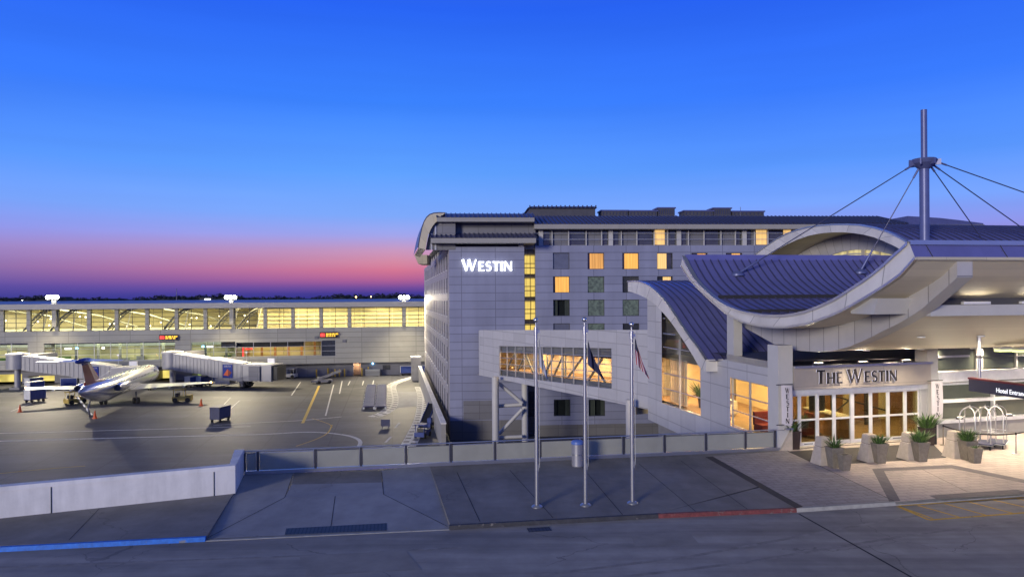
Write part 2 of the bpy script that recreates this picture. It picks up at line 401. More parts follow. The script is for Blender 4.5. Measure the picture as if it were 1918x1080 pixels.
M['term'] = mat('terminal_panel', (.38, .375, .33), .5, var=.05, sc_=.3, panel=(6.0, 1.15, .07), groove=.62, stain=.12)
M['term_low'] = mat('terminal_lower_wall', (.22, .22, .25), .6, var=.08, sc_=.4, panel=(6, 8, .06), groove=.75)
M['term_in'] = mat('concourse_cream', (.78, .70, .42), .7, var=.05, sc_=.5, panel=(8, 1.1, .12), groove=.62)
M['term_ceiling'] = mat('concourse_ceiling', (.78, .72, .46), .7, var=.06, sc_=.4)
M['term_floor'] = mat('concourse_floor', (.34, .32, .24), .4)
M['truss'] = mat('truss_steel', (.20, .20, .18), .5, .2)
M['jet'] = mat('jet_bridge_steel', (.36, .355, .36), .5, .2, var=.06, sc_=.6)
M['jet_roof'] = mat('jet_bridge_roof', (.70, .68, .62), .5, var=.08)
M['ac_white'] = mat('aircraft_white', (.62, .62, .64), .2, .5, var=.03, coat=.3)
M['ac_wing'] = mat('aircraft_wing', (.66, .67, .70), .28, .4, var=.03)
M['ac_blue'] = mat('aircraft_blue', (.012, .035, .26), .25, coat=.5)
M['ac_red'] = mat('aircraft_red', (.26, .035, .025), .3, coat=.4)
M['ac_grey'] = mat('aircraft_grey', (.12, .12, .14), .35, .5)
M['cart_blue'] = mat('cart_blue', (.02, .045, .20), .6)
M['cart_white'] = mat('cart_white', (.62, .62, .60), .5)
M['cart_dark'] = mat('cart_dark', (.04, .045, .10), .6)
M['gse_yellow'] = mat('equipment_yellow', (.50, .36, .08), .5, var=.15)
M['cone'] = mat('cone_orange', (.75, .12, .02), .5)
M['blue_lid'] = mat('bin_lid_blue', (.10, .18, .50), .4)
M['bin'] = mat('bin_grey', (.38, .38, .42), .4, .5)
M['brick_door'] = mat('door_brown', (.42, .26, .17), .6)
M['tree'] = mat('hazed_foliage', (.022, .03, .05), .9, var=.3, sc_=.05)  # blue haze of distance mixed into the foliage colour
M['flag_white'] = mat('flag_white', (.58, .58, .64), .8)
M['flag_navy'] = mat('flag_navy', (.03, .035, .09), .8)
M['flag_red'] = mat('flag_red', (.35, .03, .04), .8)
M['screen_red'] = emit('screen_red', (1.0, .06, .05), 1.6, var=.6, sc_=1.5)
M['screen_amber'] = emit('screen_amber', (1.0, .55, .04), 1.5, var=.8, sc_=2.5)
M['neon_blue'] = emit('lamp_blue', (.2, .6, 1.0), 8, var=0)
M['lamp_orange'] = emit('lamp_orange', (1.0, .45, .12), 30, var=0)
M['lit_jet'] = emit('lit_yellow_bay', (1.0, .80, .20), .75, var=.5, sc_=.35)
M['lunette'] = emit('lunette_glow', (.95, .80, .36), .42, stripes=1.2, var=.5)
M['fill_lens'] = emit('fill_lamp_lens', (1.0, .9, .62), 1.5, var=0)  # lens of the added soffit fill lamps
M['steel_dark'] = mat('dark_steel', (.05, .045, .04), .5, .3)
M['lit_lime'] = emit('lit_lime_bay', (.75, 1.0, .18), .8, var=.5, sc_=.35)
# ------------------------------------------------------------------ ground
AP = -10.0
mb = MB(); mb.face([(-5000, 12, AP), (5000, 12, AP), (5000, 9000, AP), (-5000, 9000, AP)], M['apron']); struct('apron', mb)
EL = V((-.987, -.14, 0)); ER = V((.975, .22, 0))
def cz(l, z): return [gz(x, y, z) for x, y in l]
kb = [(0, 1031.6), (384, 1013.7), (842, 992), (1234, 970), (1493, 959), (1678, 946.5), (1918, 929)]
front = cz(kb, -.13)
front = [front[0] + EL * 40] + front + [front[-1] + ER * 40]
rp = [V((p.x, p.y, -.13)) for p in front]
mb = MB(); mb.face([(60, -40, -.13), (-60, -40, -.13)][::-1] + [p + V((0, .35, 0)) for p in rp[::-1]], M['road']); struct('road', mb)
# kerb pieces: real steps between road and deck
KW = .16
def kerb(name, a, b, m, z1=0.004):
    a = V((a.x, a.y, -.16)); b = V((b.x, b.y, -.16)); d = (b - a).normalized(); nrm = V((-d.y, d.x, 0))
    k = MB(); top = V((0, 0, .16 + z1))
    sl = nrm * .025
    k.hexa([a, b, b + nrm * KW, a + nrm * KW], [a + sl + top, b + sl + top, b + nrm * KW + top, a + nrm * KW + top], m)
    return struct(name, k)
kerb('blue_kerb', front[0], front[2], M['kerb_blue'])
kerb('dark_kerb', front[3], front[4], M['kerb_dark'])
kerb('red_kerb', front[4], front[5], M['kerb_red'])
kerb('grey_kerb', front[5], front[6], M['kerb'])
for i in (6, 7): kerb('flush_kerb', front[i], front[i + 1], M['kerb'], -.085 if i else 0)
kerb('flush_kerb', front[2], front[3], M['kerb'], -.115)
# deck: left part, dropped-kerb ramp, right part
fd = [V((p.x, p.y + .14, 0)) for p in front]
wl_b = gz(441, 923.4, 0); wl_a = gz(0, 970, 0); wd = (wl_a - wl_b).normalized()
rb0, rb1 = gz(459, 888, 0), gz(1470, 842, 0)
RD = (rb1 - rb0).normalized(); RN = V((-RD.y, RD.x, 0))
mb = MB()
mb.prism([fd[1] + EL * 7, fd[1], fd[2], rb0, rb0 + V((-.5, .1, 0)), wl_b + V((-.35, .35, 0)), wl_b + wd * 15 + V((0, .35, 0))][::-1], (0, 0, -.7), M['walk'])
struct('sidewalk', mb)
r805 = onp(805, 881, rb0, RN); r805.z = 0
fx = gz(843, 982, 0)
mb = MB()
backR = [rb1 + RN * .5, rb1 + WD * 1.5, rb1 + WD * 1.5 + U * 1.2, rb1 + WD * 18 + U * 1.2, rb1 + WD * 18 + U * 45]
mb.prism([fx] + [fd[i] for i in (4, 5)] + [fd[6], fd[7], fd[8], fd[8] + WD * 25] + backR[::-1] + [r805 + RN * .5, r805], (0, 0, -.7), M['walk'])
struct('plaza_deck', mb)
q1, q2 = gz(533.5, 931, 0), gz(718.5, 925, 0)
q3, q4 = gz(842.6, 988, -.115), gz(384.4, 1008.5, -.115)
b1, b2, b3 = gz(549, 887.6, 0), gz(715, 883.5, 0), rb0
mb = MB()
lift = V((0, 0, .002))
mb.face([q4, q3, q2, q1], M['walk_light']); mb.face([q4, q1, b1 + RN * .3, b3 + RN * .3], M['walk_light'])
mb.face([q3, r805 + RN * .3, b2 + RN * .3, q2], M['walk_light'])
t1, t2 = gz(547, 906.6, 0), gz(715, 902.5, 0)
mb.face([t1, t2, b2 + RN * .3, b1 + RN * .3], M['walk']); mb.face([q1, q2, t2, t1], M['walk_light'])
struct('kerb_ramp', mb)
rn = (q3 - q4).cross(q1 - q4).normalized()
def onr(px, py): return onp(px, py, q4, rn)
mb = MB(); mb.face([p + UP * .006 for p in (onr(533.5, 1001), onr(724.7, 992.8), onr(724.7, 979), onr(536, 989))], M['grate']); struct('drain_grate', mb)
def line(mb, a, b, w, m, z=.005):
    a = V(a); b = V(b); d = (b - a).normalized(); n = V((-d.y, d.x, 0)) * w / 2; u = UP * z
    mb.face([a - n + u, b - n + u, b + n + u, a + n + u], m)
jt = MB()
for a, b in [((856, 884), (899, 976)), ((955, 880), (1036, 969)), ((1090, 874), (1166, 963)), ((1197, 868), (1303, 957)), ((1275, 862), (1400, 953)), ((1020, 885), (1010, 884))][:5]:
    line(jt, gz(*a, 0), gz(*b, 0), .024, M['joint'])
for a, b in [((549, 888), (533.5, 931)), ((715, 884), (718.5, 925))]:
    line(jt, gz(*a, 0), gz(*b, 0), .022, M['joint'])
for a, b in [((533.5, 931), (390, 1006)), ((718.5, 925), (838, 985)), ((628, 928.5), (620, 985))]:
    line(jt, onr(*a), onr(*b), .022, M['joint'])
line(jt, gz(186, 952, 0), gz(129, 1011, 0), .022, M['joint'])
line(jt, gz(1497, 962, -.13), gz(1725, 1090, -.13), .07, M['joint'])
for x0, x1 in ((-300, -420), (560, 480)):
    pass
struct('expansion_joints', jt)
# paving by the entrance
def sheet(name, l, m, z): 
    k = MB(); k.face([p + UP * z for p in cz(l, 0)], m); return struct(name, k)
doorL, doorR = gz(1480, 838, 0), gz(1733, 821, 0)
FD = (doorR - doorL); FD.z = 0; FD.normalize(); FN = V((-FD.y, FD.x, 0))
kk = [p + V((.05, .06, .004)) for p in fd]
k = MB(); k.face([gz(1335, 854, 0) + UP * .004, gz(1500, 949, 0) + UP * .004] + [gz(1678, 939.5, 0) + UP * .004, gz(1474, 843, 0) + UP * .004], M['paver_shade']); struct('shaded_paving', k)
k = MB(); k.face([gz(1474, 843, 0) + UP * .004, gz(1678, 939.5, 0) + UP * .004, fd[7] + V((0, .1, .004)), fd[8] + V((0, .1, .004)), doorR + FD * 30 + UP * .004, doorR + UP * .004], M['paver']); struct('pink_paving', k)
sheet('charcoal_strip', [(1321, 855.4), (1335.4, 854.6), (1504.6, 948.5), (1490.7, 951.5)][::-1], M['paver_dark'], .0075)
sheet('charcoal_mat', [(1475.5, 845), (1533, 872), (1773, 857), (1746, 829)], M['paver_dark'], .008)
bd = MB()
for l in ([(1633.5, 877.6), (1656, 882), (1686.6, 937.6), (1665.7, 938.6)], [(1633.5, 877.6), (1783, 870.0), (1783, 876.5), (1656, 882)], [(1783, 870.0), (1960, 906), (1960, 913), (1783, 876.5)], [(1739.8, 927.5), (1904, 916.2), (1940, 924), (1756, 934.5)]):
    bd.face([p + UP * .008 for p in cz(l, 0)][::-1], M['band'])
struct('paving_border', bd)
jt = MB(); line(jt, gz(1474, 843, 0), gz(1675, 938, 0), .03, M['joint'], .012); line(jt, gz(1728, 879, 0), gz(1812, 921, 0), .02, M['joint'], .012); struct('paving_joint', jt)
# yellow hatched box on the road
hb = MB()
def rl(a, b, w=.1): line(hb, gz(*a, -.13), gz(*b, -.13), w, M['yellow'], .006)
rl((1681, 947.5), (1740, 973), .12); rl((1740, 973.2), (1960, 956.5), .12); rl((1684, 946.8), (1960, 928), .1)
for a, b in [((1684, 948), (1747, 970.5)), ((1719, 946), (1796, 967.5)), ((1769, 942.5), (1848, 964.5)), ((1815.5, 939.5), (1899, 961)), ((1861, 936), (1960, 958)), ((1905, 933), (1990, 950))]: rl(a, b)
struct('yellow_hatching', hb)
# older repair patches and tyre tracks on the road
k = MB()
for l in ([(560, 1040), (760, 1030), (790, 1066), (575, 1078)], [(1180, 1000), (1290, 996), (1310, 1018), (1190, 1023)]): k.face([p + UP * .005 for p in cz(l, -.13)][::-1], M['road_patch'])
struct('road_patch', k)
k = MB()
def track(l, w):
    P = [gz(x, y, -.13) for x, y in l]; out = []
    for i in range(len(P) - 1):
        for j in range(8): out.append(P[i].lerp(P[i + 1], j / 8))
    for a, b in zip(out, out[1:]): line(k, a, b, w, M['tyre'], .0045)
track([(1000, 1078), (1300, 1040), (1600, 985), (1800, 950)], .16); track([(1120, 1085), (1400, 1052), (1700, 1002), (1960, 968)], .16); track([(-20, 1062), (300, 1050), (620, 1038), (900, 1022)], .14)
struct('tyre_track', k)
# kerbside gully
k = MB(); p = gz(1010, 991, -.13); k.box(p + UP * .006, (.75, .38, .012), M['grate'], AXU); struct('gully_grate', k)

# ------------------------------------------------------------------ white parapet wall on the left
T = thing('parapet_wall', 'long low white concrete wall with capping at left above the apron', 'wall', wl_b)
tl = gz(441, 923.4, 0); H1 = 1.07
wn_ = V((-wd.y, wd.x, 0)); wn_ = wn_ if wn_.y > 0 else -wn_
a0 = tl + wd * 15; c0 = tl
e0 = rb0 + V((-.02, 0, 0)) - RD * .02
k = MB(); th = .34
ci = tl + wn_ * th + wd * .16
k.hexa([a0, c0, ci, a0 + wn_ * th], [p + UP * (H1 - .16) for p in (a0, c0, ci, a0 + wn_ * th)], M['wall_white'])
en = (e0 - c0).normalized(); ei = e0 - V((en.y, -en.x, 0)) * th
k.hexa([c0, e0, ei, ci], [p + UP * (H1 - .16) for p in (c0, e0, ei, ci)], M['wall_white'])
for s_ in (6.0, .75):
    p = tl + wd * s_ - wn_ * .004; k.box(p + UP * .45, (.03, .02, .9), M['joint'], (wd, wn_, UP))
k.build('wall_body', T)
k = MB(); o_ = -wn_ * .03
k.hexa([p + UP * (H1 - .155) for p in (a0 + o_, c0 + o_, ci + wn_ * .03, a0 + wn_ * (th + .03))], [p + UP * H1 for p in (a0 + o_ * .3, c0 + o_ * .3, ci + wn_ * .03, a0 + wn_ * (th + .03))], M['wall_white'])
on = V((en.y, -en.x, 0)) * .03
k.hexa([p + UP * (H1 - .153) for p in (c0 + on, e0 + on, ei - on, ci - on)], [p + UP * (H1 + .002) for p in (c0 + on * .3, e0 + on * .3, ei - on, ci - on)], M['wall_white'])
k.build('coping', T)

# ------------------------------------------------------------------ glass railing
T = thing('glass_railing', 'long steel railing with frosted glass panels along the plaza edge', 'railing', rb0)
RH = .98
AXR = (RD, RN, UP)
def sx_(px): # distance along the rail at image column px
    p = onp(px, 860, rb0, RN); return (p - rb0).dot(RD)
k = MB(); Lr = (rb1 - rb0).dot(RD)
k.box(rb0 + RD * (Lr / 2) + UP * .07 + RN * .06, (Lr, .26, .14), M['alu'], AXR); k.build('base_kerb', T)
k = MB(); k.tube([rb0 + UP * RH, rb1 + UP * (RH + .0)], .03, M['alu'], 10); k.build('top_rail', T)
posts = [458, 483, 591, 676.5, 761, 845, 928, 1011.5, 1090, 1168.5, 1245.4, 1323, 1397, 1452]
pp = [sx_(x) for x in posts]
pk = None
for i, s_ in enumerate(pp):
    if pk is None:
        k = MB(); k.box(rb0 + RD * s_ + UP * (RH / 2 + .06) + RN * .02, (.10, .06, RH - .14), M['rail_post'], AXR)
        k.box(rb0 + RD * (s_ - .075) + UP * (RH / 2 + .06) + RN * .02, (.025, .07, RH - .2), M['alu'], AXR)
        pk = k.build('post', T); p0s = s_
    else:
        o = pk.copy(); sc.collection.objects.link(o); o.location = RD * (s_ - p0s)
for i in range(len(pp) - 1):
    a, b = pp[i] + .08, pp[i + 1] - .08
    k = MB(); k.box(rb0 + RD * (a + b) / 2 + UP * (.14 + (RH - .22) / 2) + RN * .03, (b - a, .014, RH - .24), M['frost'], AXR)
    k.box(rb0 + RD * (a + b) / 2 + UP * (RH - .10) + RN * .03, (b - a, .035, .03), M['alu'] if i in (1, 3, 5, 9) else M['rail_post'], AXR)
    k.build('glass_panel', T)
# steel end pedestal
T = thing('railing_pedestal', 'short sloping steel pedestal closing the railing beside the entrance column', 'pedestal', rb1)
k = MB(); b_ = [rb1 + RD * -.35 - RN * .15, rb1 + RD * .32 - RN * .15, rb1 + RD * .32 + RN * .2, rb1 + RD * -.35 + RN * .2]
k.hexa(b_, [b_[0] + UP * .1 + RD * .12, b_[1] + UP * .98 , b_[2] + UP * .98, b_[3] + UP * .1 + RD * .12], M['stone']); k.build('pedestal_body', T)
k = MB(); k.hexa([p + UP * .985 for p in (b_[1] - RD * .38, b_[1] + RD * .04 - RN * .03, b_[2] + RD * .04, b_[2] - RD * .38)], [p + UP * 1.06 for p in (b_[1] - RD * .3, b_[1] + RD * .04 - RN * .03, b_[2] + RD * .04, b_[2] - RD * .3)], M['steel']); k.build('steel_cap', T)

# ------------------------------------------------------------------ flagpoles and flags
def flagpole(px, py, top, lab):
    b = gz(px, py, 0); h = (at(px - (py - top) * TH, top, b.y) - b).z
    T = thing('flagpole', lab, 'flagpole', b, 0, 'three flagpoles on the plaza')
    k = MB(); k.tube([b + UP * .02, b + UP * 1.2, b + UP * (h - .25)], [.085, .075, .05], M['alu'], 14); k.build('pole', T)
    k = MB(); k.lathe(b, [(.0, 0), (.2, 0), (.2, .03), (.15, .07), (.09, .09)], M['alu'], 20); k.build('base_collar', T)
    k = MB(); k.ball(b + UP * (h + .0), .09, M['alu']); k.tube([b + UP * (h - .1), b + UP * (h - .3)], .03, M['alu']); k.build('finial', T)
    k = MB(); k.tube([b + UP * (h - .5), b + UP * (h - .26)], .075, M['alu'], 10); k.box(b + V((.08, -.02, h - .4)), (.1, .06, .1), M['alu']); k.build('truck', T)
    k = MB(); k.box(b + V((.06, -.06, 1.4)), (.03, .05, .22), M['alu']); k.build('cleat', T)
    k = MB(); k.tube([b + V((.11, -.03, h - .4)), b + V((.10, -.05, 1.4))], .008, M['cart_white'], 5); k.build('halyard', T)
    return b, h
def flag(b, z1, z0, w, mats, name, lab):
    """cloth hanging in folds from the halyard"""
    k = MB(); nx, nz = 14, 22
    def P(i, j):
        u = i / nx; v = j / nz
        x = .12 + w * u * (.12 + .88 * v ** 1.0)
        fold = .10 * math.sin(u * 13 + v * 2.5) * (.4 + u)
        z = z1 - (z1 - z0) * v * (1 - .38 * (1 - u)) - .35 * u * (1 - v) 
        return b + V((x, -.03 + fold, z))
    for i in range(nx):
        for j in range(nz): k.face([P(i, j), P(i + 1, j), P(i + 1, j + 1), P(i, j + 1)], mats(i, j, nx, nz))
    o = k.build(name); tag(o, lab, 'flag', 'flags on the plaza flagpoles'); return o
b, h = flagpole(1006, 949, 599, 'leftmost flagpole, carrying a limp white flag')
flag(b, at(1005, 632, b.y).z, at(1005, 716, b.y).z, .33, lambda i, j, a, c: M['flag_white'], 'white_flag', 'limp white flag hanging from the leftmost flagpole')
b, h = flagpole(1097, 946, 598, 'middle flagpole, carrying a limp dark flag')
flag(b, at(1096, 636, b.y).z, at(1096, 712, b.y).z, .6, lambda i, j, a, c: M['flag_navy'], 'navy_flag', 'limp navy blue flag hanging from the middle flagpole')
b, h = flagpole(1185, 942, 607, 'rightmost flagpole, carrying a striped flag')
def us(i, j, nx, nz):
    if i < nx * .55 and j < nz * .42: return M['flag_navy']
    return M['flag_red'] if (i // 1) % 2 else M['flag_white']
flag(b, at(1184, 630, b.y).z, at(1184, 710, b.y).z, .52, us, 'striped_flag', 'limp red and white striped flag with navy corner on the rightmost flagpole')

# ------------------------------------------------------------------ bin
b = gz(1082, 872, 0)
T = thing('waste_bin', 'round grey steel bin with blue lid in front of the railing', 'bin', b)
k = MB(); k.lathe(b, [(0, 0), (.25, 0), (.26, .03), (.26, .98), (.0, .98)], M['bin'], 24); k.lathe(b, [(.262, .5), (.27, .5), (.27, .54), (.262, .54)], M['steel'], 24); k.build('drum', T)
k = MB(); k.lathe(b, [(.275, .97), (.28, 1.0), (.27, 1.08), (.2, 1.13), (0, 1.15)], M['blue_lid'], 24); k.build('lid', T)
# ------------------------------------------------------------------ letter shapes (flared capitals made of strokes)
def stroke(p, q, w0, w1=None, fl=1.3):
    p = V((p[0], p[1])); q = V((q[0], q[1])); d = (q - p).normalized(); n = V((-d.y, d.x)); w1 = w1 or w0
    out = []
    for t, f in ((0, fl), (.12, 1.06), (.5, .96), (.88, 1.06), (1, fl)): out.append(p.lerp(q, t) + n * (w0 + (w1 - w0) * t) / 2 * f)
    for t, f in ((1, fl), (.88, 1.06), (.5, .96), (.12, 1.06), (0, fl)): out.append(p.lerp(q, t) - n * (w0 + (w1 - w0) * t) / 2 * f)
    return out
def spoly(pts, ws):
    l, r = [], []
    for i, p in enumerate(pts):
        a = V(pts[max(i - 1, 0)]); b = V(pts[min(i + 1, len(pts) - 1)]); d = (b - a).normalized(); n = V((-d.y, d.x))
        l.append(V(p) + n * ws[i] / 2); r.append(V(p) - n * ws[i] / 2)
    return [[l[i], l[i + 1], r[i + 1], r[i]] for i in range(len(pts) - 1)]
GB, GT = .235, .12
def glyph(c):
    if c == 'I': return .26, [stroke((.13, 0), (.13, 1), GB)]
    if c == 'T': return .74, [stroke((.37, 0), (.37, .97), GB), stroke((.02, .945), (.72, .935), .125, fl=1.5)]
    if c == 'H': return .88, [stroke((.14, 0), (.14, 1), GB), stroke((.74, 0), (.74, 1), GB), stroke((.2, .52), (.68, .52), GT, fl=1)]
    if c == 'E': return .66, [stroke((.14, 0), (.14, 1), GB), stroke((.1, .95), (.6, .94), .12, fl=1.4), stroke((.1, .52), (.52, .52), .11, fl=1.3), stroke((.1, .05), (.64, .06), .12, fl=1.4)]
    if c == 'N': return .92, [stroke((.12, 0), (.12, 1), .13), stroke((.1, .98), (.8, .03), GB, fl=1.1), stroke((.8, 0), (.8, 1), .13)]
    if c == 'W': return 1.3, [stroke((.08, 1), (.40, 0), GB, .15, 1.1), stroke((.40, .02), (.66, .97), .115, fl=1.1), stroke((.62, 1), (.92, 0), GB, .15, 1.1), stroke((.92, .02), (1.24, 1), .115, fl=1.2)]
    if c == 'S':
        pts = []
        for i in range(9): a = R(35 + 200 * i / 8); pts.append((.32 + .22 * math.cos(a), .73 + .235 * math.sin(a)))
        pts = [(.55, .86)] + pts[1:]
        for i in range(10): a = R(75 - 225 * i / 9); pts.append((.30 + .25 * math.cos(a), .27 + .235 * math.sin(a)))
        n = len(pts); return .64, spoly([V(p) for p in pts], [.125 + .085 * math.exp(-((i / (n - 1) - .5) / .22) ** 2) for i in range(n)])
    return .35, []
def letters(T, text, O, ux, h, depth, m, small=.8, gap=.06, name='letter', halo=None, vert=False, track=1.0):
    """one part per letter; O lower left on the wall, ux along the wall, letters stand off towards the viewer"""
    nrm = ux.cross(UP); x = 0; out = []; first = True; zoff = 0
    for c in text:
        if c == ' ': x += .34 * h; first = True; continue
        hh = h if first else h * small
        first = False
        w, polys = glyph(c); k = MB()
        for i, p in enumerate(polys):
            e = .002 * i
            bx = 0 if not vert else -w * hh / 2
            P = [O + ux * (x + bx + q.x * hh) + UP * (q.y * hh + zoff) + nrm * (.05 + e) for q in p]
            k.prism(P, nrm * (depth - .05), m, halo or m)
        out.append(k.build(name, T))
        if vert: zoff -= hh * 1.18; first = False
        else: x += (w + gap) * hh * track
    return x

def wall_holes(k, O, u, z0, z1, Lw, holes, depth, m, mr=None):
    """wall in the vertical plane through O along u; holes (a0,a1,zb,zt) get reveals going in by depth"""
    n = V((-u.y, u.x, 0))
    xs = sorted(set([0, Lw] + [h[0] for h in holes] + [h[1] for h in holes])); zs = sorted(set([z0, z1] + [h[2] for h in holes] + [h[3] for h in holes]))
    xs = [x for x in xs if 0 <= x <= Lw]; zs = [z for z in zs if z0 <= z <= z1]
    P = lambda a, z, d=0: V((O.x, O.y, 0)) + u * a + UP * z + n * d
    for j in range(len(zs) - 1):
        zc = (zs[j] + zs[j + 1]) / 2; run = None
        for i in range(len(xs)):
            solid = False
            if i < len(xs) - 1:
                xc = (xs[i] + xs[i + 1]) / 2
                solid = not any(h[0] < xc < h[1] and h[2] < zc < h[3] for h in holes)
            if solid and run is None: run = xs[i]
            if not solid and run is not None:
                k.face([P(run, zs[j]), P(xs[i], zs[j]), P(xs[i], zs[j + 1]), P(run, zs[j + 1])], m); run = None
    for a0, a1, zb, zt in holes:
        for c in ([P(a0, zb), P(a0, zt), P(a0, zt, depth), P(a0, zb, depth)], [P(a1, zt), P(a1, zb), P(a1, zb, depth), P(a1, zt, depth)],
                  [P(a0, zt), P(a1, zt), P(a1, zt, depth), P(a0, zt, depth)], [P(a1, zb), P(a0, zb), P(a0, zb, depth), P(a1, zb, depth)]): k.face(c, mr or m)
    return P

# ------------------------------------------------------------------ hotel
UH = V((math.cos(R(4)), math.sin(R(4)), 0)); WH = V((-UH.y, UH.x, 0))
Hc = at(842, 640, 88.0); Hc.z = AP
TW = Hc; MP = Hc + WH * 1.4
HT = thing('hotel_building', 'large grey panelled hotel with barrel roof and rows of windows', 'building', Hc)
def ht(px, py, off=0): return onp(px, py, TW + WH * off, WH)
def hm(px, py, off=0): return onp(px, py, MP + WH * off, WH)
zt = ht(842, 462).z
tR = (ht(983, 640) - Hc).dot(UH)
# tower block front
k = MB()
P = lambda a, z, d=0: V((Hc.x, Hc.y, 0)) + UH * a + WH * d + UP * z
k.face([P(0, -7.6), P(tR, -7.6), P(tR, zt), P(0, zt)], M['hotel']); k.face([P(tR, -7.6), P(tR, -7.6, 8), P(tR, zt, 8), P(tR, zt)], M['hotel'])
k.face([P(0, zt), P(tR, zt), P(tR, zt, 8), P(0, zt, 8)], M['hotel'])
k.face([P(0, AP, .05), P(tR, AP, .05), P(tR, -7.6, .05), P(0, -7.6, .05)], M['hotel_base'])
k.build('tower_wall', HT)
k = MB(); a, b = (ht(868, 760) - Hc).dot(UH), (ht(922, 760) - Hc).dot(UH); z0, z1 = ht(868, 786).z, ht(868, 750).z
k.face([P(a, z0, -.02), P(b, z0, -.02), P(b, z1, -.02), P(a, z1, -.02)], M['hotel_dark'])
for i in range(18): z = z0 + (z1 - z0) * (i + .5) / 18; k.box(P((a + b) / 2, z, -.06), (b - a, .06, .07), M['hotel_dark'], (UH, WH, UP))
k.build('louvre', HT)
# side wall
far = onp(795.5, 640, Hc, U) ; SL = (far - Hc).dot(WD)
SN = -U
mode = []
holes = []
ncol, nrow = 14, 6
c0, cw, pitch = 3.0, 1.5, (SL - 5) / ncol
zr = [zt - .8 - 2.0 - i * 2.9 for i in range(nrow)]
for z in zr:
    for j in range(ncol): a = c0 + j * pitch; holes.append((a, a + cw, z, z + 2.0))
side_holes = holes
zlow0, zlow1 = -8.4, zr[-1] - 1.0
low = [(c0 + j * pitch, c0 + j * pitch + cw * 1.3, zlow0 + .6, zlow1) for j in range(ncol)]
k = MB(); O = Hc + U * .0
nin = V((-(-WD).y, (-WD).x, 0))
# wall_holes wants a direction whose left normal points inside: run from the far end towards the corner
O2 = Hc + WD * SL; u2 = -WD
hh = [(SL - h[1], SL - h[0], h[2], h[3]) for h in holes + low]
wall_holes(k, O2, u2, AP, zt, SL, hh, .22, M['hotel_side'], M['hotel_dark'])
# corner slot and pier
k.box(Hc + WD * 2.0 - U * .0 + UP * ((zt - AP) / 2), (.06, .45, zt - AP), M['hotel_dark'], AXU)
k.build('side_wall', HT)
proto = None
for (a0, a1, zb, ztp) in [h for h in holes]:
    p = Hc + WD * a0 + U * .2; p.z = zb
    if proto is None:
        k = MB(); w_ = a1 - a0; k.box(p + WD * w_ / 2 + UP * 1.0, (.03, w_, 2.0), M['glass_dark'], AXU)
        k.box(p + WD * w_ / 2 + UP * .03 - U * .24, (.16, w_ + .1, .08), M['frame_white'], AXU)
        k.box(p + WD * .04 - U * .03 + UP * 1.0, (.05, .07, 2.0), M['frame'], AXU)
        proto = k.build('side_window', HT); p_0 = p
    else:
        o = proto.copy(); sc.collection.objects.link(o); o.location = p - p_0
proto = None
for (a0, a1, zb, ztp) in low:
    p = Hc + WD * a0 + U * .2; p.z = zb
    if proto is None:
        w_ = a1 - a0; hgt = ztp - zb; k = MB(); k.box(p + WD * w_ / 2 + UP * hgt / 2, (.03, w_, hgt), M['glass_dark'], AXU); proto = k.build('base_window', HT); p_0 = p
    else:
        o = proto.copy(); sc.collection.objects.link(o); o.location = p - p_0
# stair strip between tower and wing
k = MB(); xs0 = (hm(983, 500, 1.0) - Hc).dot(UH); xs1 = (hm(1003, 500, 1.0) - Hc).dot(UH)
k.face([P(xs0 - .5, AP, 2.6), P(xs1 + .1, AP, 2.6), P(xs1 + .1, zt + .6, 2.6), P(xs0 - .5, zt + .6, 2.6)], M['hotel_dark'])
k.build('recess_wall', HT)
for ya, yb in ((477, 513.5), (520, 556), (563, 598.5), (607, 640), (733, 779)):
    z0, z1 = hm(990, yb, 1.0).z, hm(990, ya, 1.0).z; k = MB()
    mw = M['lit_stair'] if ya < 700 else M['glass_dark']
    k.box(P((xs0 + xs1) / 2, (z0 + z1) / 2, 2.45), (xs1 - xs0, .06, z1 - z0), mw, (UH, WH, UP))
    for t in (0, .33, .55, .97): k.box(P((xs0 + xs1) / 2, z0 + (z1 - z0) * t, 2.38), (xs1 - xs0 + .1, .1, .09), M['frame_dark'], (UH, WH, UP))
    k.box(P(xs0 + (xs1 - xs0) * .5, (z0 + z1) / 2, 2.38), (.07, .1, z1 - z0), M['frame_dark'], (UH, WH, UP))
    k.build('stair_window', HT)
# main wing
mO = Hc + WH * 1.4; wx0 = (hm(1003, 500) - mO).dot(UH); wx1 = (hm(1850, 500) - mO).dot(UH)
zw1 = hm(1200, 459.5).z; zw0 = hm(1000, 796).z
holes = []; cols = []
def am(px): return (hm(px, 520) - mO).dot(UH) - wx0
rows = [(473.5, 504), (517.5, 548), (561, 591.5), (605.5, 636), (649, 680), (693, 724), (748, 779)]
colpx = [(1036, 1067), (1101, 1132), (1166, 1197), (1231, 1260.5), (1295.5, 1326), (1360, 1391)]
for ri, (ya, yb) in enumerate(rows):
    for ci, (xa, xb) in enumerate(colpx):
        if ri in (4, 5): continue
        if ri == 6 and ci > 1: continue
        holes.append((am(xa), am(xb), hm(xa, yb).z, hm(xa, ya).z, ri, ci))
k = MB(); O = mO + UH * wx0
wall_holes(k, O, UH, zw0, zw1, wx1 - wx0, [h[:4] for h in holes], .3, M['hotel'])
k.face([O + UP * (zw0 - O.z), O + UP * (zw1 - O.z), O + WH * 8 + UP * (zw1 - O.z), O + WH * 8 + UP * (zw0 - O.z)], M['hotel'])
k.build('wing_wall', HT)
k = MB(); k.box(O + UH * (wx1 - wx0) / 2 + WH * .25 + UP * ((zw0 + AP) / 2 - O.z), (wx1 - wx0, .4, zw0 - AP - .004), M['hotel_base'], (UH, WH, UP)); k.build('wing_base', HT)
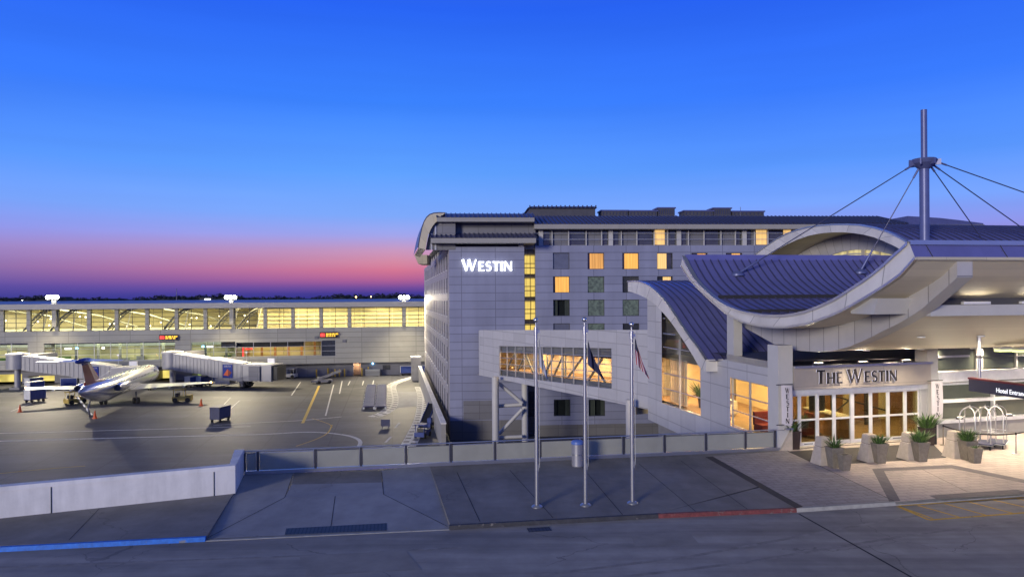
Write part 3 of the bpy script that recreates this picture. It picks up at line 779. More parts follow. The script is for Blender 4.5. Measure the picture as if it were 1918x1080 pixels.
lit = {(0, 1): 1, (0, 2): 1, (0, 3): 2, (0, 4): 3, (0, 5): 3, (1, 0): 1, (1, 3): 3, (1, 1): 'g', (2, 1): 'g', (2, 2): 'g', (3, 1): 'g', (3, 0): 'b', (0, 0): 'b', (1, 2): 'd2', (3, 2): 'd2'}
for (a0, a1, zb, ztp, ri, ci) in holes:
    st = lit.get((ri, ci), 'd'); w_ = a1 - a0; h_ = ztp - zb; c = O + UH * (a0 + w_ / 2) + WH * .26; c = V((c.x, c.y, zb + h_ / 2))
    k = MB(); ax = (UH, WH, UP)
    if st in (1, 2, 3):
        f = {1: .82, 2: .58, 3: .5}[st]; sh = {1: .06, 2: -.16, 3: .15}[st] * w_
        k.box(c + WH * .1, (w_, .03, h_), M['glass_dark'], ax)
        # lit curtain behind the glass, hanging in soft folds
        n_ = 16
        top = [c + UH * (sh - w_ * f / 2 + w_ * f * i / n_) + WH * (.03 + .025 * math.sin(i * 1.9)) + UP * (h_ * .49) for i in range(n_ + 1)]
        k.strip(top, [p - UP * h_ * .97 for p in top], M['lit_warm'] if ci == 3 else M['lit_dim'] if (ri, ci) in ((0, 1), (0, 4)) else M['lit_room'])
    elif st == 'g': k.box(c, (w_, .04, h_), M['green_reflect'], ax)
    elif st == 'b': k.box(c, (w_, .04, h_), M['blind'], ax)
    elif st == 'd2':
        k.box(c, (w_, .04, h_), M['glass_dark'], ax)
    else:
        k.box(c + WH * .5, (w_, .03, h_), M['roofdark'], ax); rc = random.Random(ri * 17 + ci)
        for sgn in (-1, 1):
            cw_ = w_ * rc.uniform(.12, .42); x0 = sgn * w_ / 2; pts = [c + UH * (x0 - sgn * cw_ * j / 8) + WH * (.16 + .04 * math.sin(j * 2.2)) + UP * h_ * .49 for j in range(9)]; k.strip(pts, [p - UP * h_ * .98 for p in pts], M['curtain'])
        k.face([c - UH * w_ / 2 - UP * h_ / 2, c + UH * w_ / 2 - UP * h_ / 2, c + UH * w_ / 2 + UP * h_ / 2, c - UH * w_ / 2 + UP * h_ / 2], M['glass_tint'])
    for s_ in (-1, 1): k.box(c + UH * s_ * (w_ / 2 - .03) - WH * .05, (.06, .08, h_), M['frame_dark'], ax)
    for s_ in (-1, 1): k.box(c + UP * s_ * (h_ / 2 - .03) - WH * .05, (w_ - .12, .08, .06), M['frame_dark'], ax)
    k.build('room_window', HT)
# top storey of the wing, set back under the eave
zs0, zs1 = zw1, hm(1200, 428).z
k = MB(); tp = O + WH * .5
holes = []
darkp = [(1020, 1031), (1067, 1098), (1130, 1141), (1150, 1161), (1195, 1226.5), (1258, 1268), (1278, 1288.5), (1321, 1351), (1382, 1392), (1401, 1411), (1442, 1470), (1505, 1515)]
litp = [(1227.5, 1248), (1419.5, 1440), (1471, 1486)]
for xa, xb in darkp + litp: holes.append((am(xa), am(xb), zs0 + .12, zs1 - .12))
wall_holes(k, tp, UH, zs0 - .3, zs1 + .6, wx1 - wx0, holes, .15, M['hotel_dark'])
k.face([tp + UP * (zs0 - tp.z) - WH * .5, tp + UH * (wx1 - wx0) - WH * .5 + UP * (zs0 - tp.z), tp + UH * (wx1 - wx0) + UP * (zs0 - tp.z), tp + UP * (zs0 - tp.z)], M['eave'])
k.build('top_storey_wall', HT)
for i, (xa, xb) in enumerate(darkp + litp):
    a0, a1 = am(xa), am(xb); c = tp + UH * (a0 + a1) / 2 + WH * .13; c = V((c.x, c.y, (zs0 + zs1) / 2)); k = MB()
    k.box(c, (a1 - a0, .03, zs1 - zs0 - .24), M['lit_warm'] if i >= len(darkp) else M['glass_dark'], (UH, WH, UP))
    for t in (.38, .74): k.box(c - WH * .05 + UP * ((t - .5) * (zs1 - zs0)), (a1 - a0, .05, .07), M['frame'], (UH, WH, UP))
    k.build('top_window', HT)
k = MB()
for t in (.36, .72): k.box(tp + UH * (wx1 - wx0) / 2 - WH * .42 + UP * (zs0 + (zs1 - zs0) * t - tp.z), (wx1 - wx0, .04, .05), M['frame'], (UH, WH, UP))
k.build('balcony_rail', HT)
proto = None
for x in (1014, 1035, 1066, 1099, 1128, 1145, 1165, 1194, 1226.5, 1252, 1273, 1291, 1320, 1352, 1379, 1396, 1415, 1440):
    big = x in (1014, 1145, 1273, 1396)
    k = MB(); k.box(tp + UH * am(x) - WH * .28 + UP * ((zs0 + zs1) / 2 - tp.z), (.55 if big else .12, .22, zs1 - zs0), M['column'], (UH, WH, UP)); k.build('balcony_post', HT)
# roofs: fascia, ribbed slope
def eave(name, pl, x0, x1, yf0, yf1, yt, back, ribm=True, xe=None):
    a0 = onp(x0, yf0, pl, WH); z0 = a0.z; z1 = onp(x0, yf1, pl, WH).z; s0 = (a0 - mO).dot(UH); s1 = (onp(x1, yf0, pl, WH) - mO).dot(UH)
    z2 = onp((x0 + x1) / 2, yt, pl + WH * back, WH).z; b = V((pl.x, pl.y, 0)); b = b + UH * ((mO - b).dot(UH))
    Q = lambda s, d, z: b + UH * s + WH * d + UP * z
    k = MB(); k.hexa([Q(s0, 0, z0), Q(s1, 0, z0), Q(s1, back + 1, z0), Q(s0, back + 1, z0)], [Q(s0, -.15, z1), Q(s1, -.15, z1), Q(s1, back + 1, z1), Q(s0, back + 1, z1)], M['eave'])
    k.build('eave', HT)
    k = MB(); k.face([Q(s0, -.2, z1 + .03), Q(s1, -.2, z1 + .03), Q(s1, back, z2), Q(s0, back, z2)], M['tile']); k.face([Q(s0, back, z2), Q(s1, back, z2), Q(s1, back + 30, z2), Q(s0, back + 30, z2)], M['tile'])
    k.face([Q(s0, -.2, z1), Q(s0, back, z2), Q(s0, back, z1)], M['eave']); k.face([Q(s1, -.2, z1), Q(s1, back, z1), Q(s1, back, z2)], M['eave'])
    n_ = int((s1 - s0) / .55)
    for i in range(n_ + 1):
        s_ = s0 + (s1 - s0) * i / n_; d = .045
        k.hexa([Q(s_ - d, -.26, z1 + .02), Q(s_ + d, -.26, z1 + .02), Q(s_ + d, back, z2), Q(s_ - d, back, z2)],
               [Q(s_ - d, -.26, z1 + .2), Q(s_ + d, -.26, z1 + .2), Q(s_ + d, back, z2 + .12), Q(s_ - d, back, z2 + .12)], M['tile_rib'])
    k.build(name, HT); return Q, s0, s1, z2
eave('lower_eave_roof', TW - WH * 1.6, 807, 1004, 455, 446, 437, 3.0)
eave('upper_eave_roof', TW - WH * .9, 818, 1001, 415, 407.5, 400, 3.0)
Qr, s0r, s1r, zr2 = eave('wing_roof', MP - WH * 1.2, 1001, 1700, 428.5, 420, 405, 7.0)
k = MB()
for (xa, ya, xb, yb) in ((1700, 404.5, 1760, 408), (1760, 408, 1800, 412.5), (1800, 412.5, 1842, 418)):
    pa, pb = hm(xa, ya, 6), hm(xb, yb, 6)
    k.prism([pa, pb, V((pb.x, pb.y, zw1)), V((pa.x, pa.y, zw1))], WH * 8, M['tile'])
k.build('roof_end', HT)
k = MB()
pa = ht(835, 437, 1.2); pb = ht(1003, 437, 1.2); k.face([V((pa.x, pa.y, ht(835, 440, 1.2).z - 1)), V((pb.x, pb.y, pa.z - 1)), V((pb.x, pb.y, ht(1003, 412, 1.2).z)), V((pa.x, pa.y, ht(1003, 412, 1.2).z))], M['hotel_dark'])
pa = ht(835, 462, 2.2); pb = ht(1003, 462, 2.2); zz = ht(900, 446, 2.2).z; k.face([V((pa.x, pa.y, zt - .2)), V((pb.x, pb.y, zt - .2)), V((pb.x, pb.y, zz)), V((pa.x, pa.y, zz))], M['eave'])
for x in (849, 976): p = ht(x, 455, .6); k.box(V((p.x, p.y, (zt + zz) / 2)), (.6, .6, zz - zt), M['column'], (UH, WH, UP))
k.build('penthouse_wall', HT)
# loggia of the side elevation under the lower eave
k = MB(); Z1 = ht(842, 447).z
k.face([Hc + WD * .5 + U * .9 + UP * (zt - AP), Hc + WD * SL + U * .9 + UP * (zt - AP), Hc + WD * SL + U * .9 + UP * (Z1 - AP), Hc + WD * .5 + U * .9 + UP * (Z1 - AP)], M['glass_dark'])
k.face([Hc + UP * (zt - AP - .01), Hc + WD * SL + UP * (zt - AP - .01), Hc + WD * SL + U * 1 + UP * (zt - AP - .01), Hc + U * 1 + UP * (zt - AP - .01)], M['hotel_side'])
k.face([Hc + WD * .6 - U * .7 + UP * (Z1 - AP), Hc + WD * SL - U * .7 + UP * (Z1 - AP), Hc + WD * SL + U * 1 + UP * (Z1 - AP), Hc + WD * .6 + U * 1 + UP * (Z1 - AP)], M['eave'])
k.build('side_loggia', HT)
for i in range(9):
    k = MB(); p = Hc + WD * (2.6 + i * 5.6) + U * .25; k.box(V((p.x, p.y, (zt + Z1) / 2)), (.14, .14, Z1 - zt), M['frame_white'], AXU)
    for t in (.35, .7): k.box(V((p.x, p.y, zt + (Z1 - zt) * t)) + WD * 2.8, (.05, 5.4, .06), M['frame'], AXU)
    k.build('loggia_post', HT)
# barrel gable at the left end
k = MB(); oa = [(834, 399), (823, 399), (813, 399.8), (805, 402.5), (799, 408), (794.5, 416), (791, 427), (787.5, 443), (784, 464)]; ia = [(822, 409), (821.5, 412), (816, 416.5), (811, 422.5), (807, 429), (803.5, 437), (801, 446), (799, 456), (797, 467.5)]
f1 = [ht(x, y, -.5) for x, y in oa]; f2 = [ht(x, y, -.5) for x, y in ia]
k.strip(f1, f2, M['soffit']); k.sweep(f2, WD * 16, M['soffit']); k.sweep([p + (p - q).normalized() * .12 for p, q in zip(f1, f2)], WD * 16, M['tile'])
k.strip([p + (p - q).normalized() * .12 - WH * .02 for p, q in zip(f1, f2)], [p - WH * .02 for p in f1], M['tile_rib'])
gw = [p + WH * .6 for p in f2]; zg = ht(820, 470, 2.0).z; k.face([V((gw[-1].x, gw[-1].y, zg))] + gw[::-1] + [V((gw[0].x + 2, gw[0].y, gw[0].z)), V((gw[0].x + 2, gw[0].y, zg))], M['hotel_dark'])
for t_ in (3, 5): k.box(V((gw[t_].x + .3, gw[t_].y - .1, (gw[t_].z + zg) / 2)), (.2, .12, gw[t_].z - zg), M['frame'], (UH, WH, UP))
k.face([f1[-1], f2[-1], f2[-1] + WD * 16, f1[-1] + WD * 16], M['eave'])
k.build('barrel_roof', HT)
k = MB(); p0, p1 = onp(776, 486, Hc + WD * 22, WD), onp(800, 486, Hc + WD * 22, WD); za, zb_ = onp(776, 494, Hc + WD * 22, WD).z, onp(776, 477, Hc + WD * 22, WD).z
k.hexa([V((p0.x + .6, p0.y, za)), V((p1.x, p1.y, za)), V((p1.x, p1.y + 5, za)), V((p0.x + .6, p0.y + 5, za))], [V((p0.x, p0.y, zb_)), V((p1.x, p1.y, zb_)), V((p1.x, p1.y + 5, zb_)), V((p0.x, p0.y + 5, zb_))], M['soffit']); k.build('side_canopy', HT)
# penthouse plant room and roof units
k = MB(); a, b_, c_, d_ = hm(992, 402, 9), hm(1115, 402, 9), hm(1115, 390, 9), hm(992, 390, 9)
k.prism([a - UP, b_ - UP, c_, d_], WH * 10, M['roofdark']); k.build('plant_room_wall', HT)
k = MB(); k.prism([d_ - UH * .3 - WH * .4, c_ + UH * .2 - WH * .4, hm(1114, 386.5, 9), hm(993, 386.5, 9)], WH * 10, M['tile'])
for i in range(16): p = d_.lerp(c_, i / 15) - WH * .45 + UP * .2; k.box(p, (.14, .3, .3), M['tile_rib'], (UH, WH, UP))
k.build('plant_room_roof', HT)
labs = ['long low rooftop unit right beside the plant room', 'long low rooftop unit left of the first tall unit', 'taller boxy rooftop unit nearest the plant room', 'long low rooftop unit between the two tall units',
        'taller boxy rooftop unit farther from the plant room', 'rightmost low rooftop unit beside the thin aerial']
for i, (xa, xb, ya) in enumerate(((1127, 1176, 395.5), (1178, 1231, 396), (1233, 1264, 390.5), (1282, 1336, 396), (1337, 1369, 391), (1372, 1431, 397))):
    p0, p1 = hm(xa, 403, 10), hm(xb, ya, 10); T = thing('rooftop_unit', labs[i], 'roof unit', (p0.x, p0.y, p0.z), 0, 'roof units along the hotel ridge')
    k = MB(); k.prism([p0 - UP * .5, V((p1.x, p1.y, p0.z - .5)), p1, V((p0.x, p0.y, p1.z))], WH * 2.5, M['roofdark']); k.build('casing', T)
    k = MB(); k.prism([V((p0.x, p0.y, p1.z)) - UH * .15 - WH * .1, p1 + UH * .15 - WH * .1, p1 + UH * .15 + UP * .18 - WH * .1, V((p0.x, p0.y, p1.z + .18)) - UH * .15 - WH * .1], WH * 2.7, M['tile']); k.build('cover', T)
    k = MB(); n_ = 8
    for j in range(n_): p = V((p0.x, p0.y, (p0.z + p1.z) / 2)) + UH * ((p1 - p0).dot(UH) * (j + .5) / n_) - WH * .04; k.box(p, (.1, .06, (p1.z - p0.z) * .6), M['tile_rib'], (UH, WH, UP))
    k.build('grille', T)
b = hm(1387, 400, 10); T = thing('roof_aerial', 'thin whip aerial standing on the hotel roof', 'aerial', b)
k = MB(); k.tube([b - UP * .5, hm(1387, 387.5, 10)], .035, M['cable'], 6); k.lathe(b - UP * .5, [(0, 0), (.15, 0), (.15, .2), (.05, .25)], M['cable'], 8); k.build('rod', T)
# base walls beside the service road
T = thing('service_road_wall', 'low concrete wall with pale coping along the foot of the hotel side', 'wall', Hc)
k = MB(); o = Hc - U * 1.2; zb1 = AP + 3.1
k.box(o + WD * (SL / 2 - 3) + UP * ((zb1 - AP) / 2), (.5, SL + 6, zb1 - AP), M['concrete'], AXU); k.build('wall_body', T)
k = MB(); k.box(o + WD * (SL / 2 - 3) + UP * (zb1 - AP + .06), (.62, SL + 6.1, .12), M['wall_white'], AXU); k.build('coping', T)
T = thing('wall_pier', 'square concrete pier ending the low wall beside the hotel', 'pier', o + WD * (SL - 1)); b = o + WD * (SL - 1) - U * .7
k = MB(); k.box(b + UP * 2.4, (2.0, 2.0, 4.8), M['concrete'], AXU); k.build('shaft', T)
k = MB(); k.box(b + UP * 4.95, (2.3, 2.3, .3), M['wall_white'], AXU); k.build('cap', T)

# wall sign
o = ht(865, 507.5, -.02); T = thing('hotel_wall_sign', 'white glowing capital letters high on the blank hotel tower', 'sign', o)
wtot = (ht(962, 507, 0) - ht(865, 507, 0)).length; hl = (ht(865, 486, 0) - ht(865, 507.5, 0)).z
tw = sum((glyph(c)[0] + .06) * (1 if i == 0 else .82) for i, c in enumerate('WESTIN')) * hl
letters(T, 'WESTIN', o, UH, hl, .25, M['sign_white'], .82, .06, track=wtot / tw)
lamp('sign_glow', 'AREA', tuple(ht(912, 496, -1.6)), 90, (.9, .95, 1), tuple(ht(912, 496, 0)), shape='RECTANGLE', size=6, size_y=1) if False else None

# ------------------------------------------------------------------ skybridge from the hotel to the lobby
L1p = at(1702, 470, 25.5); L1n = U
def l1(px, py, off=0): return onp(px, py, L1p + U * off, U)
WPo = .7
def wp(px, py): return l1(px, py, WPo)
BA = at(890, 640, 86.6); BB = wp(1213, 640)
BD = V((BB.x - BA.x, BB.y - BA.y, 0)); BL = BD.length; BD.normalize(); BN = V((-BD.y, BD.x, 0))   # BN points to the far right side
BT = thing('skybridge', 'enclosed grey panelled footbridge on columns joining hotel and entrance pavilion', 'footbridge', (BA.x, BA.y, AP))
def bp(px, py, off=0): return onp(px, py, BA + BN * off, BN)
topA, topB, botA, botB = bp(892, 618).z, bp(1213, 617.5).z, bp(892, 701).z, bp(1213, 766).z
zl = lambda s, a, b: a + (b - a) * s / BL
def bw(px): return (bp(px, 680) - BA).dot(BD)
wA, wB = bw(935), bw(1146)
Q = lambda s, z, d=0: V((BA.x, BA.y, 0)) + BD * s + UP * z + BN * d
wz = lambda y0, y1: (bp(935, y0).z, bp(1146, y1).z)
wt0, wt1 = wz(647.5, 652); wb0, wb1 = wz(703, 728.5)
k = MB()
def seg(s0, s1, f0a, f0b, f1a, f1b, m, d=0): k.face([Q(s0, f0a, d), Q(s1, f1a, d), Q(s1, f1b, d), Q(s0, f0b, d)], m)
# rounded end towards the tower
seg(1.5, wA, zl(1.5, botA, botB), zl(1.5, topA, topB), zl(wA, botA, botB), zl(wA, topA, topB), M['bridge'])
seg(wB, BL + .3, zl(wB, botA, botB), zl(wB, topA, topB), zl(BL + .3, botA, botB), zl(BL + .3, topA, topB), M['bridge'])
seg(wA, wB, wt0, zl(wA, topA, topB), wt1, zl(wB, topA, topB), M['bridge']); seg(wA, wB, zl(wA, botA, botB), wb0, zl(wB, botA, botB), wb1, M['bridge'])
arc0 = [Q(1.5 - 1.5 * math.sin(t), zl(0, botA, botB), 1.5 - 1.5 * math.cos(t)) for t in [i * math.pi / 16 for i in range(9)]]
arc1 = [V((p.x, p.y, topA)) for p in arc0]
k.strip(arc0, arc1, M['bridge'])
for (z0, z1, s0, s1) in ((wt0, wt1, wA, wB), (wb0, wb1, wA, wB)): k.face([Q(s0, z0), Q(s1, z1), Q(s1, z1, .2), Q(s0, z0, .2)], M['frame'])
for s_, za, zb_ in ((wA, wb0, wt0), (wB, wb1, wt1)): k.face([Q(s_, za), Q(s_, zb_), Q(s_, zb_, .2), Q(s_, za, .2)], M['frame'])
k.build('bridge_wall', BT)
k = MB(); BWd = 4.2
k.face([Q(0, topA - .3, .02), Q(BL + .3, topB - .3, .02), Q(BL + .3, topB - .3, BWd), Q(0, topA - .3, BWd)], M['roofdark']); k.build('bridge_roof', BT)
k = MB(); k.face([Q(.2, botA + .003, .02), Q(BL + .3, botB + .003, .02), Q(BL + .3, botB + .003, BWd), Q(.2, botA + .003, BWd)], M['soffit']); k.build('bridge_soffit', BT)
k = MB(); fz0, fz1 = wb0 + .55, wb1 + .45
k.face([Q(wA - 3, fz0, .25), Q(wB + 3, fz1, .25), Q(wB + 3, fz1, BWd - .1), Q(wA - 3, fz0, BWd - .1)], M['carpet'])
k.face([Q(wA - 3, wt0 - .75, .25), Q(wB + 3, wt1 - .75, .25), Q(wB + 3, wt1 - .75, BWd - .1), Q(wA - 3, wt0 - .75, BWd - .1)], M['cream'])
k.face([Q(wA - 3, fz0, BWd - .1), Q(wB + 3, fz1, BWd - .1), Q(wB + 3, wt1 - .75, BWd - .1), Q(wA - 3, wt0 - .75, BWd - .1)], M['cream'])
k.face([Q(wA, wt0 - .74, .3), Q(wB, wt1 - .74, .3), Q(wB, wt1, .3), Q(wA, wt0, .3)], M['hotel_dark']); k.face([Q(wA, wb0, .3), Q(wB, wb1, .3), Q(wB, fz1, .3), Q(wA, fz0, .3)], M['hotel_dark'])
for s_ in (wA - 3, wB + 3): k.face([Q(s_, fz0 - 1, .25), Q(s_, fz0 - 1, BWd - .1), Q(s_, wt1, BWd - .1), Q(s_, wt1, .25)], M['cream'])
k.build('corridor_lining', BT)
k = MB()
for t0, t1 in ((0.02, .12), (.14, .24), (.3, .22), (.42, .5), (.5, .58), (.62, .74), (.78, .88), (.9, .8)):
    a = Q(wA + (wB - wA) * t0, zl(wA + (wB - wA) * t0, fz0, fz1) , .8); b = Q(wA + (wB - wA) * t1, zl(wA + (wB - wA) * t1, wt0 - .8, wt1 - .8), .8); k.tube([a, b], .11, M['truss'], 6)
for t in (.12, .36, .44, .58, .6, .76, .95): s_ = wA + (wB - wA) * t; k.tube([Q(s_, zl(s_, fz0, fz1), .8), Q(s_, zl(s_, wt0 - .8, wt1 - .8), .8)], .1, M['truss'], 6)
k.build('truss', BT)
k = MB(); k.face([Q(wA, wb0, .12), Q(wB, wb1, .12), Q(wB, wt1, .12), Q(wA, wt0, .12)], M['glass_clear']); k.build('glazing', BT)
k = MB()
for px in (935.5, 949, 964.5, 981, 999, 1015, 1032, 1051.5, 1073, 1094.5, 1120, 1145.5):
    s_ = bw(px); t = (s_ - wA) / (wB - wA); z0, z1 = wb0 + (wb1 - wb0) * t, wt0 + (wt1 - wt0) * t; k.box(Q(s_, (z0 + z1) / 2, .07), (.07, .1, z1 - z0), M['frame'], (BD, BN, UP))
for t in (0, .2, .4, .6, .8, 1):
    a, b = Q(wA, wb0 + (wt0 - wb0) * t, .07), Q(wB, wb1 + (wt1 - wb1) * t, .07); k.tube([a, b], .035, M['frame'], 4)
k.build('mullions', BT)
for t in (.12, .3, .48, .66, .84):
    s_ = wA + (wB - wA) * t; lamp('corridor_lamp', 'AREA', tuple(Q(s_, zl(s_, wt0, wt1) - .95, BWd / 2)), 190, (1, .70, .36), tuple(Q(s_, -5, BWd / 2)), shape='RECTANGLE', size=3.2, size_y=1.2)
def bcol(px0, px1, ytop, Y, name='bridge_column'):
    p = at((px0 + px1) / 2, 740, Y); w = (px1 - px0) * Y / F; z1 = at(px0, ytop, Y).z; k = MB(); k.tube([V((p.x, p.y, AP)), V((p.x, p.y, z1))], w / 2, M['column'], 16); k.build(name, BT); return p
c1 = bcol(921.5, 934.5, 705, 78); c2 = bcol(977, 989, 705, 80); c3 = bcol(1172, 1187, 748, 54)
k = MB()
def br(xa, ya, xb, yb, Y=79): k.tube([at(xa, ya, Y), at(xb, yb, Y)], .2, M['column'], 8)
br(934, 717, 978, 754); br(934, 760, 978, 757); br(978, 766, 935, 812); br(935, 819, 978, 817); br(935, 822, 978, 860)
k.build('bracing', BT)
# ------------------------------------------------------------------ entrance pavilion (lobby)
ET = thing('entrance_pavilion', 'low hotel entrance pavilion with curved metal roof, lit lobby and glass doors', 'building', (doorL.x, doorL.y, 0))
def pw(*l): return [wp(x, y) for x, y in l]
wq = wp(1213, 640); wdr = -WD     # along the left wall towards the viewer
k = MB()
zb_ = -1.7
def vert(p, z): return V((p.x, p.y, z))
w0, wa, wb_, wc, wd2, we = [wp(x, 640) for x in (1213, 1239.5, 1311.5, 1361, 1367.5, 1438)]
ztop = lambda px: l1(px, 690, WPo).z
k.face([vert(w0, zb_), vert(wa, zb_), vert(wa, wp(1239, 575).z), vert(w0, wp(1213, 552).z)], M['lobby_wall'])
zA0, zA1 = wp(1239.5, 754).z, wp(1311.5, 778).z
k.face([vert(wa, zb_), vert(wb_, zb_), vert(wb_, zA1), vert(wa, zA0)], M['lobby_wall'])
k.face([vert(wb_, zb_), vert(wc, zb_), vert(wc, wp(1361, 672).z), vert(wb_, wp(1311.5, 686).z)], M['lobby_wall'])
zB0, zB1 = wp(1400, 808).z, wp(1367.5, 706).z; zB1b = wp(1438, 722).z
ZR = 4.06
k.face([vert(wc, zb_), vert(wd2, zb_), vert(wd2, ZR), vert(wc, ZR)], M['lobby_wall'])
k.face([vert(wd2, zb_), vert(we, zb_), vert(we, zB0), vert(wd2, zB0)], M['lobby_wall'])
k.face([vert(wd2, zB1), vert(we, zB1), vert(we, ZR), vert(wd2, ZR)], M['lobby_wall'])
k.face([vert(w0, zb_), vert(w0, 6), vert(w0, 6) + U * 3, vert(w0, zb_) + U * 3][::-1], M['lobby_wall'])
for (p, q_, z0, z1) in ((wa, wb_, None, None),):
    k.face([vert(wa, zA0), vert(wb_, zA1), vert(wb_, zA1) + U * .25, vert(wa, zA0) + U * .25], M['frame']); k.face([vert(wb_, zA1), vert(wb_, wp(1311.5, 686).z), vert(wb_, wp(1311.5, 686).z) + U * .25, vert(wb_, zA1) + U * .25], M['frame'])
k.build('left_wall', ET)
k = MB(); o = w0 + U * .8; k.face([vert(o, AP), vert(we + U * .8, AP), vert(we + U * .8, zb_), vert(o, zb_)], M['concrete']); k.face([vert(o, AP), vert(o, zb_), vert(o + U * 20, zb_), vert(o + U * 20, AP)], M['concrete']); k.build('undercroft_wall', ET)
def mull(name, a, b, z0a, z0b, z1a, z1b, vs, hs, off=.12, w=.07):
    k = MB(); d = (b - a)
    for t in vs: p = a + d * t; za = z0a + (z0b - z0a) * t; zc = z1a + (z1b - z1a) * t; k.box(V((p.x, p.y, (za + zc) / 2)) + U * off, (.1, w, zc - za), M['frame'], AXU)
    for t in hs: k.tube([vert(a, z0a + (z1a - z0a) * t) + U * (off - .015), vert(b, z0b + (z1b - z0b) * t) + U * (off - .015)], w * .5, M['frame'], 4)
    return k.build(name, ET)
zA2 = wp(1239.5, 582).z; zA3 = wp(1311.5, 688).z
k = MB(); k.face([vert(wa, zA0) + U * .16, vert(wb_, zA1) + U * .16, vert(wb_, zA3) + U * .16, vert(wa.lerp(wb_, .5), wp(1276, 640).z) + U * .16, vert(wa, zA2) + U * .16], M['glass_clear']); k.build('lounge_glazing', ET)
mull('lounge_mullions', wa, wb_, zA0, zA1, zA0 + 5.6, zA1 + 5.6, (), [i * 1.06 / 5.6 for i in range(1, 3)])
k = MB()
p = wa.lerp(wb_, .46); zc = wp(1273, 634).z; k.box(V((p.x, p.y, (zA0 + zc) / 2)) + U * .11, (.1, .07, zc - zA0 - .1), M['frame'], AXU)
for px, py, px2 in ((1239.5, 596, 1243), (1239.5, 624, 1262), (1239.5, 649, 1288)): k.tube([wp(px, py) + U * .1, vert(wp(px2, py), wp(px, py).z) + U * .1], .035, M['frame'], 4)
k.build('upper_mullions', ET)
k = MB(); k.face([vert(wd2, zB0) + U * .16, vert(we, zB0) + U * .16, vert(we, zB1) + U * .16, vert(wd2, zB1) + U * .16], M['door_glass']); k.build('cafe_glazing', ET)
mull('cafe_mullions', wd2, we, zB0, zB0, zB1, zB1, (0.01, .5, .99), (0.01, .33, .66, .99))

# S-shaped roof over the lobby: profile in the plane of its verge, swept to the right
tops = [(1176, 526), (1186, 525), (1197.5, 526), (1208, 529.5), (1217.5, 535), (1226, 541.5), (1235, 550), (1243, 558.5), (1250, 567.5), (1258, 579), (1265, 590), (1272.5, 601.5), (1280, 613), (1287.5, 623.5), (1295, 633.5), (1302.5, 643.5), (1310, 653.5), (1316, 663), (1322.5, 673)]
bots = [(1176, 546), (1184, 547), (1192.5, 550), (1201, 553.5), (1210, 558), (1218, 563), (1226, 569), (1233, 576), (1239, 582.5), (1248, 592), (1256, 602), (1263, 612), (1270, 622), (1277, 633), (1284, 643.5), (1291, 655), (1298.5, 667), (1307, 682), (1315, 694)]
tp_ = [l1(*p) for p in tops]; bt_ = [l1(*p) for p in bots]
k = MB(); k.strip(tp_, bt_, M['fascia']); k.strip([p - U * .05 for p in tp_], [p - U * .05 - UP * .09 for p in tp_], M['alu'])
k.sweep(bt_, U * .9, M['soffit']); k.strip([p - U * .05 for p in tp_], [p + U * .12 for p in tp_], M['alu'])
en0, en1 = tp_[-1], bt_[-1]
ez = l1(1323, 694); k.face([en1, vert(en0, en1.z), vert(en0, en1.z) + U * 1.1, en1 + U * 1.1], M['soffit'])
k.face([en1, en0, vert(en0, en1.z)], M['fascia']); k.face([vert(en0, en1.z), en0, en0 + U * 1.6, vert(en0, en1.z) + U * 1.6][::-1], M['fascia'])
k.build('roof_verge', ET)
rt = [p + UP * -.05 for p in tp_] + [tp_[-1] + V((0, 0, -.06)) - WD * .25]
k = MB(); RL = 20.0
rt2 = [p + U * .1 for p in rt]
k.sweep(rt2, U * RL, M['canopy_roof'])
n_ = int(RL / .5)
for i in range(1, n_):
    o = U * (.1 + i * .5)
    a = [p + o - U * .02 for p in rt]; b = [p + o + U * .02 for p in rt]; h_ = UP * .07
    k.strip([p + h_ for p in a], [p + h_ for p in b], M['canopy_rib']); k.strip(a, [p + h_ for p in a], M['canopy_rib']); k.strip([p + h_ for p in b], b, M['canopy_rib'])
k.build('curved_roof', ET)
k = MB(); e = tp_[-1]; p0 = vert(wc, ZR); k.face([p0, p0 - WD * ((wc - we).dot(WD)) * 1.0, vert(we, ZR) + U * 24, p0 + U * 24 + WD * 4, p0 + WD * ((e - wc).dot(WD)) + UP * .5][:0] or [vert(we, ZR), vert(we, ZR) + U * 24, vert(wc, ZR) + U * 24 + WD * 4.6, vert(wc, ZR) + WD * 4.6], M['roofdark'])
k.face([vert(wc, ZR - .3) - U * .003, vert(we, ZR - .3) - U * .003, vert(we, ZR + .05) - U * .003, vert(wc, ZR + .05) - U * .003], M['alu'])
k.build('flat_roof', ET)

# lobby interior: floor, ceiling, back wall, furniture
k = MB(); CZ = 3.05
fp = [w0 + U * .3, w0 + U * 24, doorR + FD * 3 + FN * .4, doorL + FN * .3, we + U * .3]
k.face([V((p.x, p.y, .02)) for p in fp][::-1], M['carpet']); k.face([V((p.x, p.y, CZ)) for p in fp], M['cream'])
k.face([vert(w0 + U * .3, 0), vert(w0 + U * 24, 0), vert(w0 + U * 24, CZ), vert(w0 + U * .3, CZ)], M['cream'])
bw_ = wq + U * 9.5 - WD * 3.0
for i in range(9): o = bw_ + U * (i * 1.0) - UP * bw_.z; k.box(o + UP * 1.5, (.9, .12, 2.98), M['wood'] if i % 3 else M['cream'], AXU)
o = wq + U * 5.2 - WD * 6.5 - UP * wq.z; k.box(o + UP * 1.5, (.15, 5.5, 2.97), M['cream'], AXU)
